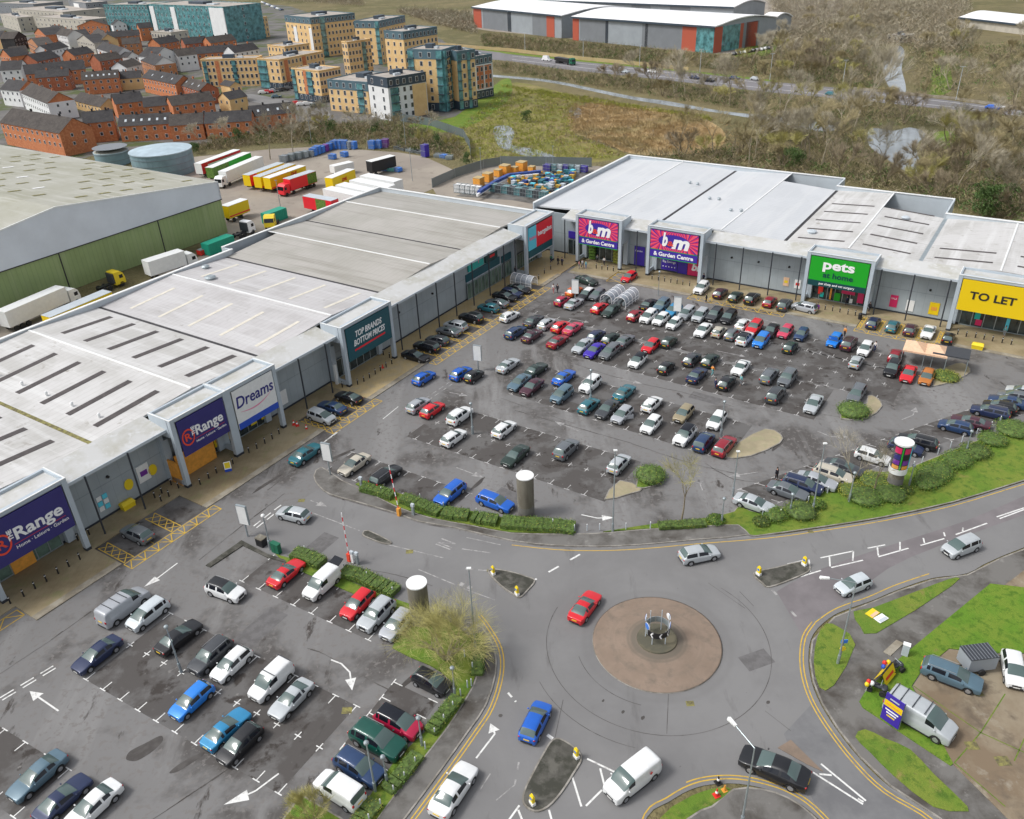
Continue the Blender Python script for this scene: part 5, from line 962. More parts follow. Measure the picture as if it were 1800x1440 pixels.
lamp(1388, 903, 2.6, None, 'short grey post below the grey saloon on the verge', 'dome', .08); lamp(1268, 921, 3.4, None, 'short grey post at the left end of the grass verge', 'dome', .08); lamp(1492, 883, 4.0, None, 'grey post below the bare verge tree', 'dome', .08); lamp(1597, 857, 3.0, None, 'short grey post just right of the advertising drum', 'dome', .08); lamp(1697, 798, 3.2, None, 'short grey post by the domed verge bushes', 'dome', .08)
lamp(1157, 520, 4.5, None, 'thin post on the pavement before the right starburst sign', 'dome', .05)
# double sided blank notice panels on posts
pan = MB().box(-.62, .62, -.12, .12, 0, 2.5).mesh('panel', MT['white']); pf = MB(); pf.box(-.66, -.62, -.14, .14, 0, 2.54); pf.box(.62, .66, -.14, .14, 0, 2.54); pf.box(-.62, .62, -.14, .14, 2.5, 2.56); pf = pf.mesh('panel_frame', MT['steel'])
for x, y, h, lb in ((581, 835, 2.2, 'beside the beige saloon'), (436, 943, 1.8, 'at the near corner of the entrance road'), (841, 652, 1.8, 'beside the blue hatchbacks'), (1011, 534, 2.0, 'among the red and orange cars in the first row'), (1189, 566, 2.0, 'above the sky blue people carrier')):
    o = empty('notice_panel', at(x, y), R(-22), 'white blank notice panel '+lb, 'notice panel', 'white notice panels in the car park'); MB().cyl((0, 0, 0), (0, 0, h), .1, .1, 8).build('post', MT['steel'], o)
    p = lk('panel', pan, o, (0, 0, h)); lk('frame', pf, p)
# barrier arms raised
for (x, y, tx, ty, lb) in ((615, 986, 610, 913, 'nearer the small white van, raised upright'), (702, 906, 688, 838, 'at the hedge gap, raised and leaning')):
    o = empty('barrier', at(x, y), R(58), 'red and white striped barrier '+lb, 'barrier', 'raised entry barriers'); MB().box(-.22, .22, -.18, .18, 0, 1.05).build('housing', MT['orange' if x > 650 else 'red_letter'], o)
    g1 = at(x, y); k = 5.6; up_ = Vector((0, 0, 1)) if x < 650 else (Vector((0, 0, 1))+Vector((math.cos(R(-58)), math.sin(R(-58)), 0))*-.22).normalized(); up_ = Matrix.Rotation(-R(58), 3, 'Z') @ up_
    a = MB()
    b2 = MB()
    for i in range(10): (a if i % 2 else b2).cyl(Vector((0, 0, .9))+up_*k*i/10, Vector((0, 0, .9))+up_*k*(i+1)/10, .055, .055, 6)
    ar = a.build('arm', MT['letter'], o); b2.build('red_stripes', MT['red_b'], ar)
# concrete drum with pale cap, the advertising drum and the one under the bare tree
def drum(x, y, r, h, lab, base=None):
    g = base or at(x, y); o = empty('concrete_drum', g, 0, lab, 'drum'); MB().cyl((0, 0, 0), (0, 0, 1.5), r*1.01, r*1.01, 32).build('drum_base', MT['path'], o); MB().cyl((0, 0, 1.5), (0, 0, h), r, r, 32).build('drum_wall', MT['concrete'], o); MB().cyl((0, 0, h), (0, 0, h+.12), r*1.04, r*1.04, 32).build('cap', MT['white'], o); return o
drum(925, 905, .97, 5.45, 'tall weathered concrete drum with a pale flat cap in the hedge')
g = G(732, 1024, 5.0); drum(0, 0, .97, 4.9, 'pale capped drum standing behind the big bare tree by the entrance', Vector((g.x, g.y, 0)))
o = drum(1571, 855, .86, 2.2, 'round advertising drum on the verge with coloured shop boards and white cap'); o.name = 'advertising_drum'
for ch in list(o.children):
    if ch.name.startswith('cap'): bpy.data.objects.remove(ch)
MB().cyl((0, 0, 6.1), (0, 0, 6.3), 1.07, 1.07, 32).build('cap', MT['white'], o)
MB().cyl((0, 0, 2.2), (0, 0, 2.9), 1.02, 1.02, 32).build('white_collar', MT['white'], o); s_ = MB().cyl((0, 0, 2.9), (0, 0, 6.1), .94, .94, 32).build('advert_wall', MT['dark_steel'], o)
for i in range(4):
    th = R(-125+i*70-20); 
    for z_, h_, mt_ in ((2.98, .5, 'orange'), (3.6, .6, 'purple'), (4.3, .6, 'black' if i % 2 else 'navy'), (5.1, .75, 'magenta')):
        b = MB(); n = 6; w_ = .42; vs = []
        for j in range(n+1): t = th-w_+2*w_*j/n; vs += [(.97*math.cos(t), .97*math.sin(t), z_), (.97*math.cos(t), .97*math.sin(t), z_+h_)]
        b.add(vs, [(2*j, 2*j+2, 2*j+3, 2*j+1) for j in range(n)]); b.build('advert_board', MT[mt_], s_)
for i in range(4):
    t = R(-90+i*70-20); b = MB(); b.cyl((.95*math.cos(t), .95*math.sin(t), 2.9), (.95*math.cos(t), .95*math.sin(t), 6.1), .08, .08, 6); b.build('advert_pillar', MT['cyan' if i % 2 else 'green_b'], s_)
# trolley shelters: white hoops with clear panels, rows of trolleys inside
def shelter(x, y, ang, L_, lab):
    o = empty('trolley_shelter', at(x, y), ang, lab, 'trolley shelter', 'clear trolley shelters'); W_ = 1.15
    def arc(t): return (W_*math.cos(t), 1.0+1.1*math.sin(t))
    cl = MB(); n = 8
    for i in range(n): (y0, q0), (y1, q1) = arc(math.pi*i/n), arc(math.pi*(i+1)/n); cl.add([(-L_/2, y0, q0), (L_/2, y0, q0), (L_/2, y1, q1), (-L_/2, y1, q1)], [(0, 1, 2, 3)])
    cl.add([(-L_/2, -W_, .3), (L_/2, -W_, .3), (L_/2, -W_, 1), (-L_/2, -W_, 1)], [(0, 1, 2, 3)]); cl.add([(-L_/2, W_, .3), (L_/2, W_, .3), (L_/2, W_, 1), (-L_/2, W_, 1)], [(0, 1, 2, 3)])
    cl.build('clear_roof', MT['perspex'], o)
    for k in range(5):
        xx = -L_/2+L_*k/4; h_ = MB()
        for i in range(n): (y0, q0), (y1, q1) = arc(math.pi*i/n), arc(math.pi*(i+1)/n); h_.cyl((xx, y0, q0), (xx, y1, q1), .045, .045, 5)
        h_.cyl((xx, -W_, 0), (xx, -W_, 1), .045, .045, 5); h_.cyl((xx, W_, 0), (xx, W_, 1), .045, .045, 5); h_.build('hoop', MT['letter'], o)
    rl = MB()
    for yy, zz in ((-W_, .9), (W_, .9), (-W_, .35), (W_, .35), (0, 2.1)): rl.cyl((-L_/2, yy, zz), (L_/2, yy, zz), .03, .03, 5)
    rl.build('rail', MT['letter'], o)
    for k in range(2):
        b = MB(); yy = -.5+k
        for i in range(9): xx = -L_/2+.4+i*.32; b.box(xx, xx+.03, yy-.25, yy+.25, .45, 1.0); b.box(xx, xx+.5, yy-.25, yy-.23, .5, .95)
        b.box(-L_/2+.4, -L_/2+3.4, yy-.22, yy+.22, .42, .46); q = b.build('trolley_row', MT['steel']); q.parent = o
shelter(1077, 528, R(55), 5.2, 'clear hooped trolley shelter nearer the left starburst sign, left of its pair'); shelter(1101, 533, R(55), 5.2, 'clear hooped trolley shelter in the first row, right of its pair'); shelter(921, 501, R(-34), 4.6, 'clear hooped trolley shelter on the pavement by the corner shop')
# fabric canopies
g1 = at(1622, 640); o = empty('canopy_tent', g1, R(-31), 'tan twin-peaked canopy on thin posts beside the orange parked car', 'canopy tent')
for k in range(2):
    x0 = -3.0+3*k; b = MB(); b.add([(x0, -1.9, 2.6), (x0+3, -1.9, 2.6), (x0+3, 1.9, 2.6), (x0, 1.9, 2.6), (x0+1.5, 0, 3.5), (x0, -1.9, 2.35), (x0+3, -1.9, 2.35), (x0+3, 1.9, 2.35), (x0, 1.9, 2.35)], [(0, 1, 4), (1, 2, 4), (2, 3, 4), (3, 0, 4), (0, 5, 6, 1), (1, 6, 7, 2), (2, 7, 8, 3), (3, 8, 5, 0)]); b.build('canvas_roof', MT['fabric_tan'], o)
for x in (-2.95, 0, 2.95):
    for y in (-1.85, 1.85): MB().cyl((x, y, 0), (x, y, 2.5), .05, .05, 6).build('leg', MT['steel'], o)
o = empty('canopy_tent', at(1666, 648), R(-31), 'dark flat canopy on thin posts beside the tan canopy', 'canopy tent'); MB().box(-2.4, 2.4, -1.7, 1.7, 2.65, 2.85).build('canvas_roof', MT['fabric_dark'], o)
for x in (-2.3, 2.3):
    for y in (-1.6, 1.6): MB().cyl((x, y, 0), (x, y, 2.65), .05, .05, 6).build('leg', MT['steel'], o)
# cabinets, mast, bins
o = empty('utility_cabinet', at(487, 971), R(-32), 'green utility cabinet at the hedge end by the entrance', 'utility cabinet'); MB().box(-.55, .55, -.25, .25, 0, 1.25).build('cabinet_body', MT['green_cab'], o); MB().box(-.58, .58, -.28, .28, 1.25, 1.32).build('cabinet_lid', MT['green_cab'], o); MB().box(-.01, .01, -.265, -.25, .1, 1.2).build('door_seam', MT['black'], o)
o = empty('waste_bin', at(461, 958), R(-32), 'black bin with a pale lid beside the green cabinet', 'waste bin'); MB().box(-.5, .5, -.4, .4, 0, 1.0).build('bin_body', MT['black'], o); MB().box(-.53, .53, -.43, .43, 1.0, 1.1).build('bin_lid', MT['concrete'], o)
o = empty('camera_mast', at(476, 966), 0, 'grey camera mast behind the green cabinet', 'camera mast'); MB().cyl((0, 0, 0), (0, 0, 1.3), .2, .18, 8).build('mast_base', MT['steel'], o); MB().cyl((0, 0, 1.3), (0, 0, 4.6), .09, .07, 8).build('mast', MT['steel'], o); MB().ball((0, 0, 4.7), .24, .24, .22, 10, 6).build('camera_dome', MT['white'], o)
for x, y, lb in ((226, 893, 'at the grey wall under the blue poster'), (1717, 614, 'at the kerb before the yellow sign')):
    o = empty('grit_bin', at(x, y)+Vector((0, 0, .11)), R(56 if x < 500 else -34), 'yellow grit bin '+lb, 'grit bin'); b = MB(); b.add([(-.75, -.42, 0), (.75, -.42, 0), (.75, .42, 0), (-.75, .42, 0), (-.8, -.48, .65), (.8, -.48, .65), (.8, .48, .65), (-.8, .48, .65)], [(0, 3, 2, 1), (0, 1, 5, 4), (1, 2, 6, 5), (2, 3, 7, 6), (3, 0, 4, 7), (4, 5, 6, 7)]); b.build('bin_body', MT['yellow'], o)
    b = MB(); b.add([(-.84, -.52, .65), (.84, -.52, .65), (.84, .52, .65), (-.84, .52, .65), (-.7, -.1, .98), (.7, -.1, .98), (.7, .45, .85), (-.7, .45, .85)], [(0, 1, 5, 4), (1, 2, 6, 5), (2, 3, 7, 6), (3, 0, 4, 7), (4, 5, 6, 7)]); b.build('bin_lid', MT['yellow'], o)
o = empty('litter_bin', at(1511, 562)+Vector((0, 0, .11)), 0, 'black litter bin by the right post of the green sign', 'litter bin'); MB().cyl((0, 0, 0), (0, 0, .95), .3, .32, 12).build('bin_body', MT['black'], o); MB().cyl((0, 0, .95), (0, 0, 1.08), .34, .2, 12).build('bin_lid', MT['black'], o)
o = empty('pavement_sign', at(402, 828)+Vector((0, 0, .11)), R(20), 'yellow and white A-board on the pavement before the orange hoarding', 'A-board'); b = MB(); b.add([(-.42, -.3, 0), (.42, -.3, 0), (.42, 0, 1.3), (-.42, 0, 1.3), (.42, .3, 0), (-.42, .3, 0)], [(0, 1, 2, 3), (3, 2, 4, 5)]); b.build('board', MT['letter'], o); b = MB(); b.add([(-.34, -.205, .45), (.34, -.205, .45), (.34, -.03, 1.2), (-.34, -.03, 1.2)], [(0, 1, 2, 3)]); b.build('yellow_face', MT['yellow'], o); MB().box(-.42, .42, -.33, -.29, 0, .35).build('blue_foot', MT['blue_b'], o)
def cone(x, y, c, lb, z=0, s=1):
    o = empty('traffic_cone', at(x, y)+Vector((0, 0, z)), .4, lb, 'traffic cone'); MB().box(-.25*s, .25*s, -.25*s, .25*s, 0, .05).build('base', MT[c], o); k = MB().cyl((0, 0, .05), (0, 0, .8*s), .18*s, .04, 10).build('cone', MT[c], o); MB().cyl((0, 0, .35*s), (0, 0, .55*s), .128*s, .092*s, 10).build('white_band', MT['letter'], k)
cone(517, 748, 'road_red', 'red and white cone left of its neighbour by the silver people carrier bay', .11); cone(523, 750, 'road_red', 'red and white cone close right of another by the hatched bay', .11); cone(539, 755, 'road_red', 'single red and white cone at the corner of the hatched bay', .02)
cone(1259, 1400, 'road_red', 'red cone on the small grass verge at the bottom', .12); cone(1273, 1391, 'orange', 'orange cone on the kerb next to the red cone', .1, .8); cone(1262, 1376, 'black', 'dark cone standing on the yellow lines at the bottom kerb', 0)
cone(673, 648, 'road_red', 'small red cone among the bollards before the dark teal sign', .11, .8)
# keep-left bollards on the traffic islands
for x, y, lb in ((867, 1011, 'at the back of the left traffic island'), (909, 1047, 'at the tip of the left traffic island'), (1333, 1012, 'at the left tip of the right traffic island'), (1413, 995, 'at the right end of the right traffic island'), (1013, 1333, 'at the top of the lower traffic island'), (936, 1415, 'at the bottom of the lower traffic island')):
    o = empty('island_bollard', at(x, y)+Vector((0, 0, .13)), R(-60), 'yellow and white traffic bollard '+lb, 'traffic bollard', 'traffic bollards on the islands'); MB().box(-.26, .26, -.16, .16, 0, .3).build('base', MT['letter'], o); MB().box(-.2, .2, -.12, .12, .3, .95).build('lit_body', MT['yellow'], o); b = MB().cyl((0, -.05, .95), (0, .05, .95), .2, .2, 12); b.build('rounded_top', MT['yellow'], o)
    MB().cyl((0, -.125, .72), (0, -.14, .72), .14, .14, 12).build('blue_disc', MT['chevron'], o)
# roundabout sign: ring of chevron boards on posts, blue arrow discs
o = empty('roundabout_sign', (rc.x, rc.y+.1, .6), 0, 'ring of black and white chevron boards with blue discs on the roundabout centre', 'road sign')
r1 = 1.15; n = 24
for k0, mt_ in ((0, 'black'),):
    for sgm in range(3):
        t0 = R(-150+120*sgm); t1 = t0+R(118); b = MB(); m_ = 10
        for j in range(m_):
            a, c = t0+(t1-t0)*j/m_, t0+(t1-t0)*(j+1)/m_
            b.add([(r1*math.cos(a), r1*math.sin(a), .9), (r1*math.cos(c), r1*math.sin(c), .9), (r1*math.cos(c), r1*math.sin(c), 1.55), (r1*math.cos(a), r1*math.sin(a), 1.55), (r1*.96*math.cos(a), r1*.96*math.sin(a), .9), (r1*.96*math.cos(c), r1*.96*math.sin(c), .9), (r1*.96*math.cos(c), r1*.96*math.sin(c), 1.55), (r1*.96*math.cos(a), r1*.96*math.sin(a), 1.55)], [(0, 1, 2, 3), (7, 6, 5, 4), (3, 2, 6, 7), (0, 4, 5, 1)])
        cb = b.build('chevron_board', MT['black' if sgm == 0 else 'steel'], o)
        if sgm:
            continue
        for q in (.2, .55, .9):
            v = MB(); tc_ = t0+(t1-t0)*q; d_t = .13; rr_ = r1+.012
            pt = lambda t, z: (rr_*math.cos(t), rr_*math.sin(t), z)
            v.add([pt(tc_, .92), pt(tc_+.13, .92), pt(tc_-.02, 1.22), pt(tc_-.15, 1.22), pt(tc_+.13, 1.53), pt(tc_, 1.53)], [(0, 1, 2, 3), (3, 2, 4, 5)]); v.build('white_chevron', MT['letter'], cb)
for t in (-125, -55, 10, 60, 120, 170): MB().cyl((r1*.93*math.cos(R(t)), r1*.93*math.sin(R(t)), 0), (r1*.93*math.cos(R(t)), r1*.93*math.sin(R(t)), 2.5 if t not in (-125, -55) else 1.5), .045, .045, 6).build('post', MT['clad_light'], o)
for t in (20, 160, -20, 200): 
    c = Vector((r1*.93*math.cos(R(t)), r1*.93*math.sin(R(t)), 2.2 if t in (20, 160) else 1.85)); d_ = Vector((math.cos(R(t)), math.sin(R(t)), 0)); p = MB().cyl(c+d_*.06, c+d_*.09, .32, .32, 18).build('blue_disc', MT['chevron'], o); MB().cyl(c+d_*.02, c+d_*.06, .34, .34, 18).build('disc_rim', MT['letter'], p)
# right-hand corner: banner, yellow double board between quad bikes, balloons
g1 = G(1548, 1262, .17); g2 = G(1577, 1283, .17); u_ = (g2-g1).normalized(); an = math.atan2(u_.y, u_.x); mid = (g1+g2)/2
o = empty('banner_stand', (mid.x, mid.y, .17), an, 'tall blue and yellow banner board standing at the tail of the silver van', 'banner'); Lb = (g2-g1).length/2+.05
bd = MB().box(-Lb, Lb, -.05, .05, .1, 3.1).build('banner_board', MT['blue_b'], o); bd.active_material = MT['bmblue']; MB().box(-Lb+.02, Lb-.02, -.06, -.051, 1.75, 2.4).build('yellow_panel', MT['yellow_b'], bd)
for z_, t_, k in ((2.05, 'HAND CAR WASH', 'road_red'), (2.75, 'OPEN', 'letter'), (1.4, '7 DAYS', 'letter'), (.9, 'WELCOME', 'yellow')): pass
for z_, w_, k in ((2.72, .9, 'clad_light'), (2.05, 1.5, 'orange'), (1.45, 1.3, 'letter'), (1.15, 1.0, 'letter'), (.85, .8, 'yellow')): MB().box(-w_/2*Lb*1.1, w_/2*Lb*1.1, -.07, -.0601, z_-.07, z_+.07).build('lettering_strip', MT[k], bd)
for x in (-Lb, Lb): MB().cyl((x, .1, 0), (x, .1, 3.1), .04, .04, 6).build('post', MT['steel'], o)
ga = G(1545, 1205, .17); gb = G(1563, 1183, .17); u_ = (gb-ga).normalized(); an = math.atan2(u_.y, u_.x); mid = (ga+gb)/2
o = empty('banner_board', (mid.x, mid.y, .17), an, 'yellow double banner stretched between the two quad bikes', 'banner'); b = MB(); b.add([(-1.0, -.55, .3), (1.0, -.55, .3), (1.0, -.08, 1.35), (-1.0, -.08, 1.35), (1.0, .55, .3), (-1.0, .55, .3), (-1.0, .08, 1.35), (1.0, .08, 1.35)], [(0, 1, 2, 3), (4, 5, 6, 7)]); b.build('yellow_face', MT['yellow_b'], o)
MB().add([(-.7, -.42, .65), (.7, -.42, .65), (.7, -.30, .88), (-.7, -.30, .88)], [(0, 1, 2, 3)]).build('lettering_strip', MT['road_red'], o); MB().box(-1.0, 1.0, -.05, .05, 1.3, 1.38).build('top_rail', MT['black'], o)
def quad_bike(x, y, ang, lab):
    g = G(x, y, .3); o = empty('quad_bike', (g.x, g.y, .17), ang, lab, 'quad bike', 'quad bikes holding the banner'); b = MB(); b.ball((0, 0, .62), .62, .26, .2, 10, 6); b.ball((.55, 0, .66), .3, .42, .12, 8, 5); b.ball((-.5, 0, .66), .3, .42, .12, 8, 5); b.build('body', MT['dark_steel'], o, True); MB().ball((-.15, 0, .84), .38, .16, .09, 8, 5).build('seat', MT['black'], o, True)
    h = MB(); h.cyl((.35, 0, .7), (.25, 0, 1.08), .03, .03, 6); h.cyl((.25, -.38, 1.1), (.25, .38, 1.1), .025, .025, 6); h.build('handlebar', MT['steel'], o)
    for sx in (-.55, .55):
        for sy in (-.42, .42): MB().cyl((sx, sy-.12, .28), (sx, sy+.12, .28), .28, .28, 12).build('wheel', MT['tyre'], o)
quad_bike(1541, 1212, R(-35), 'dark quad bike at the lower end of the yellow banner'); quad_bike(1571, 1177, R(20), 'dark quad bike at the upper end of the yellow banner')
for x, y, z, c, lb in ((1524, 1203, 1.2, 'yellow', 'yellow balloon left of the lower quad bike'), (1527, 1198, 1.4, 'road_red', 'red balloon above the lower quad bike'), (1533, 1201, 1.3, 'letter', 'white balloon touching the lower quad bike'), (1553, 1172, 1.3, 'blue_b', 'blue balloon by the upper quad bike'), (1555, 1165, 1.5, 'road_red', 'red balloon by the upper quad bike'), (1562, 1164, 1.5, 'yellow', 'yellow balloon by the upper quad bike'), (1560, 1168, 1.2, 'letter', 'white balloon by the upper quad bike')):
    g = G(x, y, z); o = empty('balloon', (g.x, g.y, .17), 0, lb, 'balloon'); MB().ball((0, 0, z-.17), .2, .2, .24, 12, 8).build('balloon_skin', MT[c], o, True); MB().cyl((0, 0, 0), (0, 0, z-.4), .008, .008, 4).build('string', MT['letter'], o)
o = empty('utility_cabinet', at(1589, 1153)+Vector((0, 0, .17)), R(-30), 'pale grey utility box on the lawn edge above the quad bikes', 'utility cabinet'); MB().box(-.28, .28, -.2, .2, 0, 1.25).build('cabinet_body', MT['clad_light'], o); MB().box(-.31, .31, -.23, .23, 1.25, 1.33).build('cabinet_lid', MT['letter'], o)
o = empty('box_trailer', at(1712, 1175)+Vector((0, 0, .15)), hd((1695, 1185), (1728, 1185)), 'grey box trailer with a ribbed dark roof on the concrete', 'trailer'); MB().box(-1.3, 1.3, -.85, .85, .45, 1.9).build('trailer_body', MT['grey_wall'], o); b = MB().box(-1.33, 1.33, -.88, .88, 1.9, 1.97)
r_ = b.build('trailer_roof', MT['dark_steel'], o)
for i in range(9): MB().box(-1.25+i*.3, -1.2+i*.3, -.86, .86, 1.97, 2.0).build('roof_rib', MT['grey_dark'], r_)
for sy in (-.95, .95): MB().cyl((0, sy-.1, .33), (0, sy+.1, .33), .32, .32, 14).build('wheel', MT['tyre'], o)
MB().box(1.3, 2.0, -.05, .05, .45, .53).build('drawbar', MT['black'], o); MB().box(-.55, .55, -.87, -.85, .8, 1.5).build('door', MT['grey_dark'], o)
for i, (x, y, a, c1, c2, lb) in enumerate(((1533, 1081, .6, 'yellow', 'fabric_tan', 'yellow and pink notice board lying on the grass'), (1548, 1090, .5, 'letter', 'clad_light', 'white notice board lying beside the yellow one'))):
    o = empty('fallen_board', at(x, y)+Vector((0, 0, .17)), a, lb, 'notice board'); MB().box(-.6, .6, -.4, .4, .02, .08).build('board', MT[c1], o); MB().box(-.5, .5, -.36, -.05, .08, .095).build('board_panel', MT[c2], o)
o = empty('road_sign', at(1475, 1160)+Vector((0, 0, .1)), 0, 'blue and yellow signs on the lamp post on the small grass patch', 'road sign'); MB().box(-.3, .3, -.2, -.14, 2.2, 2.6).build('blue_plate', MT['chevron'], o); MB().cyl((0, -.2, 1.5), (0, -.14, 1.5), .28, .28, 12).build('yellow_plate', MT['yellow'], o); MB().box(-.04, .04, -.14, -.08, 0, 2.6).build('sign_post', MT['steel'], o)
# small white marker posts along the footpath and hedges
mk = MB().cyl((0, 0, 0), (0, 0, .85), .06, .06, 6).mesh('marker_post', MT['clad_light']); mt2 = MB().cyl((0, 0, .85), (0, 0, .95), .065, .03, 6).mesh('post_cap', MT['letter'])
mp_ = [(817, 1156), (831, 1178), (829, 1207), (822, 1210), (810, 1225), (797, 1247), (781, 1270), (765, 1294), (748, 1318), (731, 1345), (712, 1371), (693, 1395), (670, 1419), (650, 1445),
       (537, 972), (606, 1003), (646, 1018), (691, 1045), (671, 868), (739, 880), (780, 895), (838, 906), (972, 925), (1010, 935), (1032, 934), (1054, 933), (1100, 932), (1143, 930), (1312, 884), (1325, 898), (1340, 908), (1371, 908), (1420, 885), (1442, 872), (1454, 868), (1470, 862), (1486, 855), (1605, 823), (1620, 815), (1648, 800), (1670, 788), (1690, 778), (1716, 765), (1741, 753), (1757, 743)]
for i, (x, y) in enumerate(mp_):
    lab = 'short pale marker post on the hedge line beside the footpath' if i < 14 else 'short pale marker post along the entrance hedges' if i < 28 else 'short pale marker post along the car park edge of the verge'
    o = empty('marker_post', at(x, y)+Vector((0, 0, .1)), 0, lab, 'marker post', lab.replace('short pale marker post', 'marker posts')); p = lk('post', mk, o); lk('cap', mt2, o)
# ticket machines
for x, y, lb in ((621, 990, 'white upright payment post beside the raised striped barrier'), (727, 906, 'grey payment post by the hedge gap'), (629, 992, 'grey intercom post beside the white payment post'), (636, 858, 'grey post at the left end of the long entrance hedge')):
    o = empty('payment_post', at(x, y)+Vector((0, 0, .1)), R(-30), lb, 'payment post'); MB().box(-.15, .15, -.12, .12, 0, 1.2).build('post', MT['steel' if 'grey' in lb else 'letter'], o); MB().box(-.2, .2, -.15, .15, 1.2, 1.55).build('head', MT['clad_light'], o)
# ---------------- people: one continuous skinned body, clothes and hair as children
def skinned(name, V, E, rad, mt, sub=1):
    me = bpy.data.meshes.new(name); me.from_pydata(V, E, []); o = bpy.data.objects.new(name, me); C.objects.link(o); md = o.modifiers.new('k', 'SKIN'); o.data.skin_vertices[0].data[0].use_root = True
    for i, r_ in enumerate(rad): o.data.skin_vertices[0].data[i].radius = (r_, r_) if not isinstance(r_, tuple) else r_
    s_ = o.modifiers.new('s', 'SUBSURF'); s_.levels = sub; s_.render_levels = sub; dg = bpy.context.evaluated_depsgraph_get(); dg.update(); out = bpy.data.meshes.new_from_object(o.evaluated_get(dg)); bpy.data.objects.remove(o); out.materials.clear(); out.materials.append(mt)
    out.polygons.foreach_set('use_smooth', [True]*len(out.polygons)); out.name = name; return out
def person_meshes(st):   # st = stride
    f = .28*st
    V = [(0, 0, .95), (0, 0, 1.15), (0, 0, 1.38), (0, 0, 1.50), (.01, 0, 1.60), (.02, 0, 1.72), (0, .1, .92), (f*.5, .11, .50), (f, .11, .08), (f+.14, .12, .04), (0, -.1, .92), (-f*.3, -.11, .50), (-f, -.11, .10), (-f+.13, -.12, .05),
         (0, .19, 1.40), (-f*.5, .25, 1.12), (-f*.2+.05, .24, .86), (-f*.2+.08, .24, .78), (0, -.19, 1.40), (f*.5, -.25, 1.12), (f*.7+.05, -.24, .88), (f*.7+.1, -.24, .80)]
    E = [(0, 1), (1, 2), (2, 3), (3, 4), (4, 5), (0, 6), (6, 7), (7, 8), (8, 9), (0, 10), (10, 11), (11, 12), (12, 13), (2, 14), (14, 15), (15, 16), (16, 17), (2, 18), (18, 19), (19, 20), (20, 21)]
    rad = [.13, .12, .13, .055, .085, .085, .085, .06, .042, .035, .085, .06, .042, .035, .055, .042, .034, .026, .055, .042, .034, .026]
    body = skinned('body', V, E, rad, MT['skin'])
    jv = [V[i] for i in (0, 1, 2, 3, 14, 15, 16, 18, 19, 20)]; je = [(0, 1), (1, 2), (2, 3), (2, 4), (4, 5), (5, 6), (2, 7), (7, 8), (8, 9)]; jac = skinned('jacket', jv, je, [.165, .155, .165, .07, .075, .062, .05, .075, .062, .05], MT['black'])
    tv = [V[i] for i in (0, 6, 7, 8, 10, 11, 12)]; tro = skinned('trousers', tv, [(0, 1), (1, 2), (2, 3), (0, 4), (4, 5), (5, 6)], [.15, .105, .08, .06, .105, .08, .06], MT['dark_steel'])
    hair = MB().ball((-.005, 0, 1.72), .105, .10, .115, 10, 6).mesh('hair', MT['hair'], True)
    return body, jac, tro, hair
PM = [person_meshes(0.25), person_meshes(1.0)]
CL = {k: mat(k+'_cloth', v, .85) for k, v in {'green': (.05, .25, .16), 'dark': (.02, .02, .03), 'white': (.6, .58, .56), 'navy': (.02, .03, .09), 'orange': (.75, .28, .04), 'grey': (.2, .22, .24), 'pink': (.5, .2, .2), 'teal': (.15, .4, .42), 'blue': (.08, .15, .35)}.items()}
def person(x, y, a, j, t, pose, lab):
    m_ = PM[pose]; o = empty('person', at(x, y)+Vector((0, 0, .0)), R(a), lab, 'person'); lk('body', m_[0], o); lk('jacket', m_[1], o, mats=[CL[j]]); lk('trousers', m_[2], o, mats=[CL[t]]); lk('hair', m_[3], o)
    if 'pavement' in lab or 'outside' in lab or 'entrance' in lab: o.location.z = .115
for q in ((969, 463, 200, 'green', 'navy', 1, 'person in green top walking outside the cyan and red corner sign'), (981, 467, 30, 'dark', 'dark', 1, 'person in dark clothes outside the corner shop, left of two'), (988, 468, 60, 'navy', 'dark', 0, 'person in dark clothes outside the corner shop, right of two'), (973, 515, 250, 'white', 'pink', 1, 'person in a white top crossing the road by the corner'), (980, 515, 240, 'dark', 'dark', 1, 'person in black crossing beside the one in white'), (906, 484, 50, 'dark', 'navy', 0, 'person in dark clothes on the pavement near the glazed shop'),
          (1018, 474, 10, 'pink', 'grey', 0, 'person in pink outside the left starburst sign'), (1024, 472, 300, 'white', 'navy', 1, 'person in white outside the left starburst sign'), (1030, 474, 200, 'teal', 'blue', 0, 'person in teal outside the left starburst sign'), (1050, 463, 90, 'grey', 'dark', 0, 'person in grey standing in the left starburst entrance'), (1062, 468, 70, 'white', 'dark', 1, 'person in white near the right of the left starburst entrance'),
          (1241, 532, 150, 'dark', 'dark', 0, 'person in black behind the white SUV by the far bays'), (1236, 497, 100, 'navy', 'dark', 0, 'person in navy on the pavement right of the starburst sign'), (1252, 660, 20, 'orange', 'teal', 1, 'person in an orange jacket behind the navy saloon'), (1257, 683, 10, 'navy', 'navy', 0, 'person in navy beside the black hatchback'), (1302, 677, 190, 'teal', 'grey', 0, 'person in teal at the rear of the black hatchback'),
          (1487, 538, 120, 'navy', 'dark', 0, 'person in navy in the entrance under the green sign'), (1527, 549, 30, 'dark', 'dark', 1, 'person in black on the pavement right of the green sign'), (1537, 618, 200, 'white', 'navy', 1, 'person in white and navy beside the white hatchback'), (1484, 592, 200, 'orange', 'dark', 0, 'person in orange at the blue hatchback with its bonnet up'), (1364, 843, 300, 'dark', 'dark', 0, 'person in black standing behind the grey saloon on the verge row'), (1764, 592, 210, 'teal', 'grey', 0, 'person in teal in the entrance under the yellow sign')):
    person(*q)
